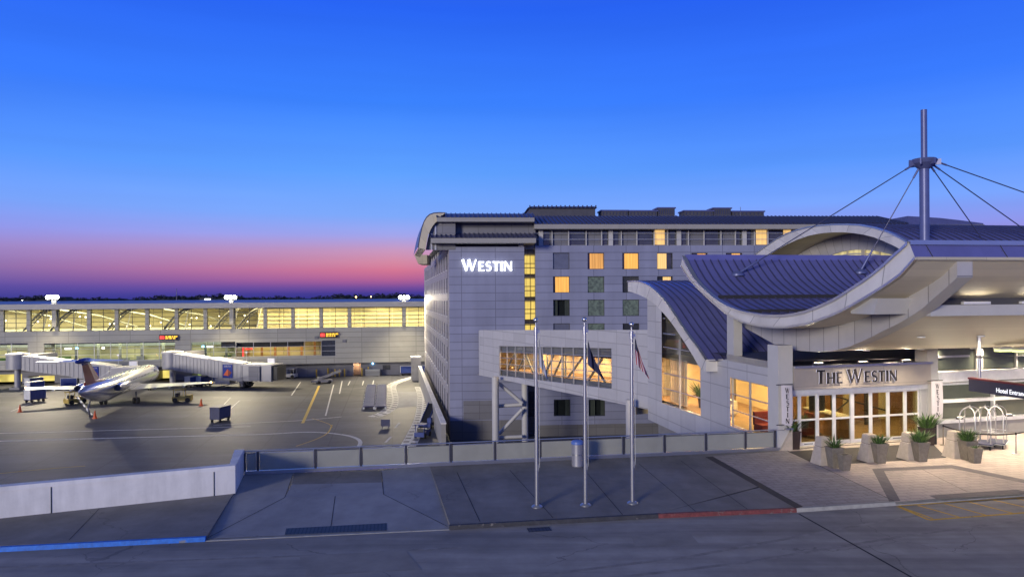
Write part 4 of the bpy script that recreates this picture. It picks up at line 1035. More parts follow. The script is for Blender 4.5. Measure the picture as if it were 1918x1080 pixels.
# parapet of the void above the ceiling, seen through the upper lounge glass
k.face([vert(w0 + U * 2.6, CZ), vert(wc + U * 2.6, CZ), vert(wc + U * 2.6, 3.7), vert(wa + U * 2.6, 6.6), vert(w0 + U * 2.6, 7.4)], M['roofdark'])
k.build('lobby_interior', ET)
k = MB()
for i in range(26):
    t = i / 25; p = wa.lerp(wb_, .04 + .42 * t) + U * (.55 + .05 * math.sin(i * 2.1)); k.box(V((p.x, p.y, (zA0 + CZ) / 2 + .1)), (.03, .09, CZ - zA0 - .1), M['cream'], axes(A + .7 * math.sin(i * 2.1)))
k.build('lounge_curtain', ET)
for (px, off, e_) in ((1240, 2.2, 420), (1290, 2.4, 420), (1335, 2.4, 300)):
    p = wp(px, 640) + U * off; lamp('lounge_lamp', 'AREA', (p.x, p.y, CZ - .08), e_, (1, .66, .30), (p.x, p.y, 0), shape='DISK', size=1.4)
for (px, off, e_) in ((1400, 3.2, 170), (1430, 5.5, 170)):
    p = wp(px, 640) + U * off; lamp('cafe_lamp', 'AREA', (p.x, p.y, CZ - .08), e_, (1, .66, .32), (p.x, p.y, 0), shape='DISK', size=1.4)
o = vert(doorL, 0); LW = (doorR - doorL).length
k = MB()
for i in range(26):
    c = o + FD * (LW * .44 + i * .62) + FN * 5.6; k.box(c + UP * 1.5, (.60, .12, 2.96), M['wood'] if i % 4 != 3 else M['cream'], (FD, FN, UP))
k.build('panelled_partition', ET)
k = MB()
for t_ in (.72, 1.0): k.tube([o + FD * LW * t_ + FN * 4.2, o + FD * LW * t_ + FN * 4.2 + UP * 3.0], .10, M['steel_dark'], 8)
k.tube([o + FD * LW * .66 + FN * 4.2 + UP * .4, o + FD * LW * 1.0 + FN * 4.2 + UP * 2.2], .045, M['steel_dark'], 6); k.tube([o + FD * LW * .66 + FN * 4.2 + UP * 1.9, o + FD * LW * 1.2 + FN * 4.2 + UP * .7], .05, M['steel_dark'], 6)
k.build('steel_truss', ET)
for t, dpt, e_ in ((.2, 3.5, 120), (.5, 3.2, 110), (.8, 3.2, 90), (1.1, 3.4, 90), (1.4, 3.6, 90), (.35, 8, 180)):
    p = doorL + (doorR - doorL) * t + FN * dpt; lamp('lobby_lamp', 'AREA', (p.x, p.y, CZ - .08), e_, (1, .72, .38), (p.x, p.y, 0), shape='DISK', size=1.2)
# sofa by the lounge window
o = wp(1302, 640) + U * 1.7; o = V((o.x, o.y, .02)); T = thing('lounge_sofa', 'pale sofa seen through the lounge window', 'sofa', o)
k = MB(); k.box(o + UP * .28, (.9, 2.3, .4), M['sofa'], AXU); k.build('seat', T)
k = MB(); k.box(o + UP * .62 + U * .42, (.22, 2.3, .6), M['sofa'], AXU); k.build('backrest', T)
for s_ in (-1, 1): k = MB(); k.box(o + UP * .42 + WD * s_ * 1.24, (.9, .2, .56), M['sofa'], AXU); k.build('armrest', T)
def bush(c, h, r, n, m, rnd, up=.75):
    k = MB()
    for i in range(n):
        a = rnd.uniform(0, 6.28); e = rnd.uniform(.15, 1) ; d = V((math.cos(a) * (1 - up * rnd.random()), math.sin(a) * (1 - up * rnd.random()), 1.0 * e + .25)); d.normalize()
        l = h * rnd.uniform(.55, 1); s = V((-math.sin(a), math.cos(a), 0)) * rnd.uniform(.010, .022) * (1 + r)
        b = c + V((math.cos(a), math.sin(a), 0)) * rnd.uniform(0, r * .35); mid = b + d * l * .55 + s * rnd.uniform(-1, 1); t = b + d * l + V((d.x, d.y, -.4)) * l * .16
        k.face([b - s * .5, b + s * .5, mid + s], m[i % len(m)]); k.face([b - s * .5, mid + s, mid - s], m[i % len(m)]); k.face([mid - s, mid + s, t], m[i % len(m)])
    return k
rnd = random.Random(3)
def potted(o, lab, lab2, h, dark=True):
    T = thing('indoor_planter', lab2, 'planter', o); k = MB(); k.lathe(o, [(0, 0), (.18, 0), (.25, .7), (.22, .7), (.2, .62), (0, .62)], M['planter_dark'], 16); k.build('pot', T)
    k = bush(o + UP * .6, h, .35, 140, [M['leaf_dark'], M['leaf']], rnd); b = k.build('indoor_plant'); tag(b, lab, 'plant')
o = wp(1273, 640) + U * 1.5; potted(V((o.x, o.y, .02)), 'tall leafy plant behind the lounge window', 'dark pot of the plant behind the lounge window', 1.6)
o = doorL + (doorR - doorL) * .30 + FN * 2.2; potted(V((o.x, o.y, .02)), 'leafy plant inside the lobby behind the second door leaf', 'dark pot inside the lobby behind the second door leaf', .8)
o = doorL + (doorR - doorL) * .44 + FN * 2.6; o = V((o.x, o.y, .02))
T = thing('lobby_notice_board', 'black notice board on a stand inside the lobby doors', 'notice board', o)
k = MB(); k.box(o + UP * 1.75, (.95, .06, 1.05), M['black'], (FD, FN, UP)); k.build('board', T)
k = MB(); k.tube([o, o + UP * 1.25], .035, M['frame_dark'], 8); k.lathe(o, [(0, 0), (.25, 0), (.25, .03), (0, .05)], M['frame_dark'], 12); k.build('stand', T)
o = doorL + (doorR - doorL) * .17 + FN * 3.6; o = V((o.x, o.y, .02))
T = thing('lobby_armchair', 'red armchair inside the lobby by the leftmost doors', 'armchair', o)
k = MB(); k.box(o + UP * .3, (1.5, .8, .35), M['red_fabric'], (FD, FN, UP)); k.build('seat', T)
k = MB(); k.box(o + UP * .75 + FN * .4, (1.5, .18, .7), M['red_fabric'], (FD, FN, UP)); k.build('backrest', T)
o = wp(1418, 640) + U * 2.6; o = V((o.x, o.y, .02)); T = thing('cafe_armchair', 'red armchair seen through the window left of the entrance column', 'armchair', o)
k = MB(); k.box(o + UP * .3, (.8, .9, .35), M['red_fabric'], AXU); k.build('seat', T); k = MB(); k.box(o + UP * .8 + U * .4, (.16, .9, .8), M['red_fabric'], AXU); k.build('backrest', T)
o = wp(1408, 640) + U * 4.3; o = V((o.x, o.y, .02)); T = thing('lobby_counter', 'dark bar counter with pale top inside the cafe window', 'counter', o)
k = MB(); k.box(o + UP * .55, (.6, 3.2, 1.1), M['wood'], AXU); k.build('body', T); k = MB(); k.box(o + UP * 1.13, (.8, 3.4, .06), M['sofa'], AXU); k.build('top', T)
o = doorL + (doorR - doorL) * .66 + FN * 3.2; o = V((o.x, o.y, 2.35)); T = thing('pendant_lamp', 'small glowing pendant lamp behind the right door leaves', 'lamp', o)
k = MB(); k.ball(o, .13, M['lit_lamp']); k.build('globe', T); k = MB(); k.tube([o + UP * .12, V((o.x, o.y, CZ))], .012, M['frame_dark'], 6); k.build('cord', T)

# column pair left and right of the doors
def fpl(px, py, off=0): return onp(px, py, doorL + FN * off, FN)
def sd_(px): return (fpl(px, 760) - doorL).dot(FD)
k = MB(); c0 = sd_(1450); c1_ = sd_(1477)
o = vert(doorL, 0) + FD * (c0 + c1_) / 2 + FN * .1
ZC2 = 5.4
k.box(o + UP * 5.02 / 2 - FN * .02, (c1_ - c0, .85, 5.02), M['column'], (FD, FN, UP)); k.build('column', ET)
k = MB(); c0, c1_ = sd_(1733), sd_(1753); o = vert(doorL, 0) + FD * (c0 + c1_) / 2 + FN * .25
k.box(o + UP * ZC2 / 2, (c1_ - c0, .8, ZC2), M['column'], (FD, FN, UP)); k.build('column', ET)
p = at(1371, 640, 40.6); w_ = 17 * 40.6 / F; zc0, zc1 = at(1371, 668, 40.6).z, at(1371, 590, 40.6).z
k = MB(); k.box(V((p.x + .15, p.y, (zc0 + zc1) / 2 - .5)), (w_, .8, zc1 - zc0 + 1.0), M['column'], AXU); k.build('column', ET)
# entrance front: sign panel, header, doors
ax = (FD, FN, UP)
sL, sR = sd_(1477.5), sd_(1732.5)
zs_t, zs_b = fpl(1478, 688).z, fpl(1478, 728).z
k = MB(); k.box(vert(doorL, (zs_t + zs_b) / 2) + FD * (sL + sR) / 2 - FN * .25, (sR - sL - .01, .3, zs_t - zs_b), M['brushed'], ax); k.box(vert(doorL, zs_t + .05) + FD * (sL + sR) / 2 - FN * .3, (sR - sL, .45, .1), M['alu'], ax); k.build('sign_panel', ET)
zh = fpl(1500, 737.5).z
k = MB(); k.box(vert(doorL, (zs_b + zh) / 2 - .002) + FD * (sL + sR) / 2 - FN * .05, (sR - sL - .02, .3, zs_b - zh - .004), M['frame_white'], ax); k.build('door_header', ET)
zd0 = .05
dv = [1478, 1496.5, 1530, 1561.5, 1594.5, 1630, 1662.5, 1694.5, 1721]
ds = [sd_(x) for x in dv]
zm = 1.32
for i in range(8):
    a, b = ds[i], ds[i + 1]; T_ = ET; k = MB(); c = vert(doorL, 0) + FD * (a + b) / 2
    wide = .11
    if i == 0: nm = 'side_light'
    else: nm = 'door_leaf'
    for s_ in (-1, 1): k.box(c + FD * s_ * ((b - a) / 2 - .05) + UP * (zd0 + zh) / 2, (.09, .08, zh - zd0), M['frame_white'], ax)
    for z, hh_ in ((zd0 + .09, .18), (zm, .09), (zh - .05, .1)): k.box(c + UP * z, (b - a - .19, .07, hh_), M['frame_white'], ax)
    d_ = k.build(nm, ET)
    k = MB(); k.box(c + UP * (zd0 + zh) / 2 + FN * .005, (b - a - .19, .012, zh - zd0 - .1), M['door_glass'], ax); k.build('pane', d_)
    if i in (1, 6):
        k = MB()
        for j in range(9): k.box(c + FD * ((j - 4) * .055) + UP * (zd0 + .09) - FN * .037, (.04, .004, .05), M['black'], ax)
        k.build('notice_strip', d_)
k = MB()
for i in (2, 4, 6): k.box(vert(doorL, (zd0 + zh) / 2) + FD * ds[i] - FN * .03, (.06 if i != 4 else .2, .12, zh - zd0), M['frame_white'], ax)
k.box(vert(doorL, .03) + FD * (ds[0] + ds[-1]) / 2 - FN * .12, (ds[-1] - ds[0], .5, .05), M['stone'], ax)
k.build('door_frame', ET)
k = MB(); a, b = ds[-1], sd_(1733); k.box(vert(doorL, zh / 2) + FD * (a + b) / 2, (b - a, .2, zh), M['column'], ax); k.build('jamb', ET)
# added dark sheet standing for the darkness seen above the sign
k = MB(); o = wq + U * 3 + WD * 4; k.face([vert(o, 3), vert(o + U * 45, 3), vert(o + U * 45, 8.6), vert(o, 8.6)], M['roofdark']); k.build('void_dark_sheet', ET)
# glazed front to the right of the doors
g0 = sd_(1753); g1 = g0 + 16
def zf(y, px=1800): return fpl(px, y).z
k = MB()
def band(y0, y1, m, off, th=.15, a=g0, b=g1): z0, z1 = zf(y1), zf(y0); k.box(vert(doorL, (z0 + z1) / 2) + FD * (a + b) / 2 + FN * off, (b - a, th, z1 - z0), m, ax)
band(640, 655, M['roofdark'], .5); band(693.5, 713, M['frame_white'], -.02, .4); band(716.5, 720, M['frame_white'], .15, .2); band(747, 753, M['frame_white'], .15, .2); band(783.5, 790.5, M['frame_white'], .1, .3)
k.build('transom_bands', ET)
k = MB(); band(655, 693.4, M['glass_green'], .42, .05); band(713.1, 783.4, M['glass_green'], .3, .05); k.build('front_glazing', ET)
k = MB(); band(790.6, 826, M['concrete'], .25, .3); band(819, 822, M['alu'], .08, .06); k.build('plinth', ET)
for px in (1864, 1990):
    k = MB(); s_ = sd_(px); k.box(vert(doorL, (zf(784) + zf(713)) / 2) + FD * s_ + FN * .14, (.1, .2, zf(713) - zf(784)), M['frame_white'], ax); k.build('mullion', ET)
for px, w_ in ((1758, .1), (1845, .45), (1915, .1)):
    k = MB(); s_ = sd_(px); k.box(vert(doorL, (zf(655) + zf(693.4)) / 2) + FD * s_ + FN * .35, (w_, .12, zf(655) - zf(693.4)), M['column'], ax); k.build('mullion', ET)
k = MB(); s0_, s1_ = sd_(1755), sd_(1828); k.box(vert(doorL, zf(668)) + FD * (s0_ + s1_) / 2 + FN * .38, (s1_ - s0_, .06, .1), M['frame'], ax)
k.build('glazing_bar', ET)

# sign over the doors
o = fpl(1527, 718.5, -.42); T = thing('entrance_sign', 'dark edge-lit capital letters on the brushed metal panel above the doors', 'sign', o)
wtot = (fpl(1681, 716, -.42) - o).length; hl = fpl(1527, 692.5, -.42).z - o.z
tw = 0
for c, f in zip('THE WESTIN', (1, .8, .8, 0, 1, .8, .8, .8, .8, .8)): tw += .34 if c == ' ' else (glyph(c)[0] + .06) * f
tw *= hl
letters(T, 'THE WESTIN', o, FD, hl, .09, M['letter_dark'], .8, .06, halo=M['letter_halo'], track=wtot / tw)

# ------------------------------------------------------------------ the great wave canopy
CT = thing('entrance_canopy', 'white wave-shaped drop-off canopy with blue ribbed metal roof over the entrance', 'canopy', vert(L1p, 0))
ctop = [(1278.8, 478.8), (1289, 500), (1300, 519), (1310, 531), (1320, 541), (1334, 553.5), (1350, 565), (1367, 574), (1385, 580.5), (1403, 584.5), (1422, 587.5), (1445, 589.3), (1467, 589), (1488, 586), (1510, 581), (1535, 571.5), (1560, 560), (1579, 549), (1597, 537), (1618, 523.5), (1638, 509), (1657, 493), (1675, 476), (1689, 464), (1702, 452)]
cbot = [(1275, 497.5), (1283, 511), (1292.5, 524), (1306, 539), (1320, 552.5), (1333, 564.5), (1345, 575), (1358, 586), (1372.5, 595), (1390, 603.5), (1410, 609), (1428, 612.3), (1447, 614.3), (1472, 614.5), (1510, 609), (1535, 601), (1553, 594.5), (1572, 587), (1595, 575), (1618, 561.5), (1634, 552), (1650, 542.5), (1669, 530), (1688, 516), (1715.5, 485.5)]
ct = [l1(*p) for p in ctop]; cb = [l1(*p) for p in cbot]
CL = 42.0
k = MB(); k.strip(ct, cb, M['fascia']); o = -U * .06
k.strip([p + o + UP * .0 for p in ct], [p + o - UP * .12 for p in ct], M['alu']); k.strip([p + o for p in ct], [p + U * .22 for p in ct], M['alu'])
k.strip([p + o + UP * .10 for p in cb], [p + o for p in cb], M['alu']); k.strip([p + o for p in cb], [p + U * .1 for p in cb], M['alu'])
k.build('fascia', CT)
cr = [p - UP * .16 + U * .2 for p in ct]
k = MB(); k.sweep(cr, U * CL, M['canopy_roof']); n_ = int(CL / .52)
for i in range(1, n_):
    o = U * (i * .52); a = [p + o - U * .018 for p in cr]; b = [p + o + U * .018 for p in cr]; h_ = UP * .09
    k.strip([p + h_ for p in a], [p + h_ for p in b], M['canopy_rib']); k.strip(a, [p + h_ for p in a], M['canopy_rib']); k.strip([p + h_ for p in b], b, M['canopy_rib'])
k.build('ribbed_roof', CT)
k = MB()
for t in (5, 8):  # snow guards across the far slope
    p = cr[t]; k.box(p + U * (CL / 2) + UP * .08, (CL - .4, .14, .22), M['steel_dark'], AXU)
p = cr[0]; k.box(p + U * (CL / 2) + UP * .05, (CL, .3, .35), M['canopy_roof'], AXU)
k.build('gutter', CT)
# front edge
k = MB(); a, b = ct[-1], cb[-1]
k.face([b, b + U * CL, a + U * CL, a][::1], M['canopy_roof']); k.box(a + U * CL / 2 + UP * -.04 - WD * .06, (CL, .14, .16), M['alu'], AXU); k.box(b + U * CL / 2 + UP * .03 - WD * .03, (CL, .1, .1), M['soffit'], AXU)
for s_ in (.6, 3.6, 7.6, 11.6, 15.6): k.box((a + b) / 2 + U * s_ - WD * .004, (.04, .02, .01), M['joint'], AXU); k.tube([a + U * s_ - WD * .01, b + U * (s_ + .12) - WD * .01], .014, M['joint'], 4)
k.build('front_edge', CT)
k = MB(); k.sweep(cb, U * CL, M['csoffit']); k.build('soffit', CT)
# deep curved rib
rpx = [(1330, 560), (1365, 590), (1400, 616), (1425, 630), (1450, 644), (1475, 652), (1500, 656.8), (1532, 658.8), (1560, 657), (1590, 649), (1613, 639.5), (1634, 630), (1653, 620), (1682, 606), (1710, 590), (1728, 577), (1749, 558.5), (1770, 540.5), (1793, 519.5)]
def l2(px, py): return l1(px, py, 1.7)
rbm = [l2(*p) for p in rpx]
def top_at(p):   # soffit height above a rib point: interpolate the canopy profile by depth along WD
    s_ = (p - L1p).dot(WD); best = None
    for i in range(len(cb) - 1):
        a, b = (cb[i] - L1p).dot(WD), (cb[i + 1] - L1p).dot(WD)
        if min(a, b) <= s_ <= max(a, b): return cb[i].z + (cb[i + 1].z - cb[i].z) * (s_ - a) / (b - a)
    return cb[-1].z if s_ < (cb[-1] - L1p).dot(WD) else cb[0].z
rtp = [V((p.x, p.y, max(top_at(p) + .02, p.z + .05))) for p in rbm]
RW = .62
k = MB(); k.strip(rtp, rbm, M['ribpanel']); k.strip(rbm, [p + U * RW for p in rbm], M['column']); k.strip([p + U * RW for p in rbm], [p + U * RW for p in rtp], M['ribpanel'])
e0_, e1_ = rtp[-1], rbm[-1]; k.face([e1_, e1_ + U * RW, e0_ + U * RW, e0_], M['ribpanel']); k.build('curved_rib', CT)
# cantilever box between rib and verge
pA, pB = l1(1625, 566), l1(1650, 588)
q = l1(1640, 590, .1); k = MB()
zb2 = l1(1628, 588.5, .15).z; c = l1(1628, 575, .1)
k.hexa([vert(c, zb2) + U * .2, vert(c, zb2) + U * 1.9, vert(c, zb2) + U * 1.9 + WD * 1.4, vert(c, zb2) + U * .2 + WD * 1.4], [vert(c, zb2 + .62) + U * .12 - WD * .35, vert(c, zb2 + .62) + U * 1.9 - WD * .35, vert(c, zb2 + .62) + U * 1.9 + WD * 1.4, vert(c, zb2 + .62) + U * .12 + WD * 1.4], M['column']); k.build('cantilever_box', CT)
# lower belly to the right of the rib
bl = [p + U * (RW - .02) + UP * .05 for p in rbm if True]
yy = [i for i, p in enumerate(rpx) if p[1] >= 588 or p[0] < 1710][:15]
bl = [bl[i] for i in yy]
k = MB(); k.sweep(bl, U * CL, M['csoffit']); k.build('lower_soffit', CT)
e = bl[-1]; k = MB(); k.box(e + U * (CL / 2) + UP * .12 - WD * .05, (CL, .3, .42), M['column'], AXU)
k.face([e + UP * .3 + WD * .2, e + UP * .3 + WD * .2 + U * CL, e + UP * .72 + WD * .5 + U * CL, e + UP * .72 + WD * .5], M['roofdark']); k.build('ledge_beam', CT)
for i in range(8):   # fill lamps added on the ledge to brighten the upper soffit
    c = e + U * (2.2 + i * 2.6) + UP * .40 + WD * .05; k = MB(); k.box(c, (1.2, .14, .10), M['frame_white'], AXU); k.build('ledge_fill_box', CT)
    lamp('ledge_fill_lamp', 'AREA', tuple(c + UP * .08), 6, (1, .86, .62), tuple(c + UP * 1.2 - WD * 2.5), shape='RECTANGLE', size=1.1, size_y=.1)
# ceiling lights in the belly: round recessed fittings
def bz(s):
    for i in range(len(bl) - 1):
        a, b = (bl[i] - L1p).dot(WD), (bl[i + 1] - L1p).dot(WD)
        if min(a, b) <= s <= max(a, b): return bl[i].z + (bl[i + 1].z - bl[i].z) * (s - a) / (b - a)
    return 5.0
for i in range(9):
    for s_, e_ in ((4.6, 300), (8.2, 300), (10.6, 220)):
        p = L1p + U * (4.2 + 2.9 * i) + WD * s_; z = bz(s_) - .02
        k = MB(); k.lathe(V((p.x, p.y, z)), [(.16, .02), (.16, -.03), (.12, -.03), (.10, 0), (0, 0)], M['frame_white'], 14); k.lathe(V((p.x, p.y, z - .004)), [(.1, 0), (0, 0)], M['lit_lamp'], 12); k.build('downlight', CT)
        lamp('downlight_lamp', 'SPOT', (p.x, p.y, z - .06), e_ * 2.3, (1, .82, .60), (p.x, p.y, 0), spot_size=R(125), spot_blend=.9, shadow_soft_size=.12)
for i, t in enumerate((.18, .5, .82)):  # fill lamps added on the sign panel to brighten the soffit
    c = vert(doorL, zs_t + .16) + FD * (sL + (sR - sL) * t) - FN * .32
    k = MB(); k.box(c, (.5, .24, .12), M['frame_dark'], (FD, FN, UP)); k.box(c + UP * .062, (.4, .16, .01), M['fill_lens'], (FD, FN, UP)); k.build('fill_uplight', ET)
    lamp('fill_lamp', 'AREA', tuple(c + UP * .1), 70, (1, .84, .58), tuple(c + UP * 2 - FN * 4.4), shape='RECTANGLE', size=.5, size_y=.2)
for i in range(4):  # more added fill lamps, on the lower transom, lifting the soffit brightness
    c = vert(doorL, zf(783.5) + .10) + FD * (g0 + 1.2 + i * 3.2) - FN * .30
    k = MB(); k.box(c, (.36, .14, .12), M['frame_dark'], (FD, FN, UP)); k.box(c + UP * .062, (.26, .08, .01), M['fill_lens'], (FD, FN, UP)); k.build('fill_uplight', ET)
    lamp('fill_lamp', 'AREA', tuple(c + UP * .1), 100, (1, .85, .60), tuple(c + UP * 3 - FN * 3.4), shape='RECTANGLE', size=.7, size_y=.2)
# upper vault behind: arch fascia, roof, soffit and lit lunette
AO = 14.5
aT = [(1405, 484), (1420, 471), (1438, 458), (1456, 446), (1475, 436), (1492, 430), (1510, 425), (1535, 421), (1560, 419), (1585, 418.8), (1610, 420), (1638, 425), (1665, 433.5), (1690, 446), (1712, 461), (1730, 476)]
aB = [(1425, 489), (1440, 478), (1458, 466.5), (1475, 457), (1494, 448.5), (1513, 442), (1528, 438.5), (1543, 436.2), (1562, 435), (1580, 435), (1598, 436.5), (1618, 439.5), (1636, 444), (1653, 450.5), (1678, 462), (1700, 476)]
at_ = [l1(x, y, AO) for x, y in aT]; ab_ = [l1(x, y, AO) for x, y in aB]
VT = thing('vaulted_roof', 'arched metal vault with white verge rising behind the wave canopy', 'roof', vert(at_[0], 0))
k = MB(); k.strip(at_, ab_, M['fascia']); k.strip([p - U * .05 for p in at_], [p + U * .15 for p in at_], M['alu']); k.strip([p - U * .05 for p in at_], [p - U * .05 - UP * .1 for p in at_], M['alu']); k.build('verge', VT)
k = MB(); ar = [p - UP * .08 + U * .1 for p in at_]; k.sweep(ar, U * 40, M['canopy_roof'])
for i in range(1, 64):
    o = U * (i * .6); a = [p + o - U * .03 for p in ar]; b = [p + o + U * .03 for p in ar]; h_ = UP * .09
    k.strip([p + h_ for p in a], [p + h_ for p in b], M['canopy_rib']); k.strip(a, [p + h_ for p in a], M['canopy_rib']); k.strip([p + h_ for p in b], b, M['canopy_rib'])
k.build('vault_roof', VT)
k = MB(); k.sweep(ab_, U * 3.0, M['soffit']); k.build('vault_soffit', VT)
ins = [p + U * 2.6 - UP * .02 for p in ab_]; low_ = min(p.z for p in ab_) - 1.5
cen = (ins[0] + ins[-1]) / 2
inner = [V((cen.x + (p.x - cen.x) * .82, cen.y + (p.y - cen.y) * .82, p.z - 1.25)) for p in ins]
k = MB(); k.strip(ins, inner, M['ribpanel']); k.build('lunette_wall', VT)
inn2 = [V((p.x, p.y, low_)) for p in inner]
k = MB(); k.strip([p + U * .1 for p in inner], [p + U * .1 for p in inn2], M['lunette']); k.build('lunette_glazing', VT)
k = MB()
for i in (3, 6, 8, 10, 12): k.box((inner[i] + inn2[i]) / 2 + U * .02, (.1, .1 if i != 8 else .4, (inner[i] - inn2[i]).length), M['soffit'], AXU)
k.strip([p - UP * .25 + U * .05 for p in inner], [p - UP * .33 + U * .05 for p in inner], M['frame']); k.build('lunette_mullions', VT)

# ------------------------------------------------------------------ mast and cables
YM = 45.0
b = at(1732, 452, YM); zt_, zh_ = at(1731, 206, YM).z, at(1732, 302, YM).z
MT = thing('cable_mast', 'tall blue steel mast with ring collar and stay cables above the canopy', 'mast', b)
k = MB(); k.tube([b - UP * .6, V((b.x, b.y, zh_ - .1))], .28, M['mast'], 20); k.build('lower_shaft', MT)
k = MB(); k.tube([V((b.x, b.y, zh_ - .1)), V((b.x, b.y, zt_))], .18, M['mast'], 18); k.build('upper_shaft', MT)
h = V((b.x, b.y, zh_)); k = MB()
k.lathe(h, [(.1, .15), (.68, .14), (.76, .04), (.68, -.14), (.32, -.48), (.2, -.48)], M['mast'], 20)
for i in range(7):
    a = 2 * math.pi * i / 7 + .4; d = V((math.cos(a), math.sin(a), 0)); k.box(h + d * .72 - UP * .1, (.4, .08, .36), M['mast'], (d, UP.cross(d), UP))
k.build('ring_collar', MT)
def prof_hit(px, py, prof, off0, n=60):
    best = None
    for i in range(n):
        o = off0 + i * .25; q = l1(px, py, o); s_ = (q - L1p).dot(WD)
        for j in range(len(prof) - 1):
            a, c_ = (prof[j] - L1p).dot(WD), (prof[j + 1] - L1p).dot(WD)
            if min(a, c_) <= s_ <= max(a, c_):
                z = prof[j].z + (prof[j + 1].z - prof[j].z) * (s_ - a) / (c_ - a)
                if best is None or abs(z - q.z) < best[0]: best = (abs(z - q.z), V((q.x, q.y, z)), o)
    return best[1]
anc = [(prof_hit(1381, 508, cr, .3), True), (prof_hit(1611, 508, cr, .3), True), (l1(1840, 448, 20), False), (at(1962, 460, 48), False), (at(2110, 428, 46), False)]
hubs = [(1707, 311), (1718, 321), (1744, 312), (1751, 311), (1761, 305), (1740, 305)]
for i, (p, br_) in enumerate(anc):
    s = at(hubs[i][0], hubs[i][1], YM); k = MB(); d = (p - s).normalized(); k.tube([s, p + (d * -.3 if br_ else V((0, 0, 0)))], .034, M['cable'], 6); c_ = k.build('stay_cable', MT)
    k = MB(); k.tube([s - d * .15, s + d * .45], .06, M['mast'], 8); k.build('socket', c_)
    if br_:
        k = MB(); k.tube([p - d * 1.6, p - d * .2], [.05, .09], M['mast'], 8); k.lathe(p - UP * .12, [(.42, 0), (.42, .12), (.16, .3), (0, .3)], M['mast'], 12); k.build('anchor_bracket', c_)
# ------------------------------------------------------------------ terminal concourse across the apron
T0 = gz(660, 705.5, AP); AT = R(9.7)
UT = V((math.cos(AT), math.sin(AT), 0)); NT = V((-UT.y, UT.x, 0)); axT = (UT, NT, UP)
def tp(px, py, off=0): return onp(px, py, T0 + NT * off, NT)
def ts(px): return (tp(px, 640) - T0).dot(UT)
tz = lambda y: tp(660, y).z
zR, zRb, zWt, zWb, zB = tz(565.2), tz(574.5), tz(575.8), tz(612.8), tz(679.6)
S0, S1 = ts(-160), ts(840)
QT = lambda s, z, d=0: V((T0.x, T0.y, 0)) + UT * s + NT * d + UP * z
TT = thing('terminal_concourse', 'long low airport concourse with lit upper glazing across the apron', 'building', T0)
k = MB(); Lt = S1 - S0; Sc = (S0 + S1) / 2
k.box(QT(Sc, (zR + zRb) / 2, 12.5), (Lt, 28, zR - zRb), M['eave'], axT)
k.build('roof_edge', TT)
k = MB(); k.face([QT(S0, zR + .01, -1.4), QT(S1, zR + .01, -1.4), QT(S1, zR + .62, 22), QT(S0, zR + .62, 22)], M['tile']); k.face([QT(S0, zR + .62, 22), QT(S1, zR + .62, 22), QT(S1, zR - 1, 40), QT(S0, zR - 1, 40)], M['tile']); k.build('roof_sheet', TT)
colpx = [4, 54, 106.5, 167, 219, 276, 331, 385, 437.5, 497, 549, 602, 655, 757, 812]
colpx = [-150, -98, -48] + colpx
proto = None
for px in colpx:
    s_ = ts(px)
    if proto is None:
        k = MB(); k.box(QT(s_, (zWb + zRb) / 2, .2), (.72, .7, zRb - zWb + .02), M['term'], axT); proto = k.build('pilaster', TT); s0_ = s_
    else:
        o = proto.copy(); sc.collection.objects.link(o); o.location = UT * (s_ - s0_)
for i in range(len(colpx) - 1):
    a, b = ts(colpx[i]) + .37, ts(colpx[i + 1]) - .37; k = MB(); nv = 2 if b - a < 10 else 4
    k.face([QT(a, zWb, .35), QT(b, zWb, .35), QT(b, zRb, .35), QT(a, zRb, .35)], M['glass_clear'])
    for j in range(nv + 1): k.box(QT(a + (b - a) * j / nv, (zWb + zRb) / 2, .3), (.10, .12, zRb - zWb), M['frame_dark'], axT)
    for t in (.0, .2, .4, .6, .8, .98): k.box(QT((a + b) / 2, zWb + (zRb - zWb) * t, .3), (b - a, .1, .06), M['frame_dark'], axT)
    k.build('upper_window', TT)
# middle wall with its lower windows
zL1, zL0 = tz(640.5), tz(667)
wins = [(442, 602, 640, 666.5, 'y'), (602.5, 628.5, 637, 666.5, 'd'), (358, 441, 640, 669, 'g'), (82, 328, 641, 675, 'g'), (-140, 52, 644, 677, 'g')]
holes = [(ts(xa) - S0, ts(xb) - S0, tp((xa + xb) / 2, yb).z, tp((xa + xb) / 2, ya).z) for xa, xb, ya, yb, _ in wins]
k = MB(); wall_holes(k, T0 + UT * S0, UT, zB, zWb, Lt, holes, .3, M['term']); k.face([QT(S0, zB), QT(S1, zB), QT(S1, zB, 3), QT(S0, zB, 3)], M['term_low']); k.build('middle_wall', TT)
for (xa, xb, ya, yb, t), h in zip(wins, holes):
    k = MB(); a, b = h[0] + S0, h[1] + S0
    k.face([QT(a, h[2], .25), QT(b, h[2], .25), QT(b, h[3], .25), QT(a, h[3], .25)], M['glass_dark'] if t == 'd' else M['glass_clear'])
    n_ = max(1, int((b - a) / 3.1))
    for j in range(n_ + 1): k.box(QT(a + (b - a) * j / n_, (h[2] + h[3]) / 2, .2), (.10, .12, h[3] - h[2]), M['frame'], axT)
    for t_ in (0, .33, .66, 1): k.box(QT((a + b) / 2, h[2] + (h[3] - h[2]) * t_, .2), (b - a, .1, .07), M['frame'], axT)
    k.build('lower_window', TT)
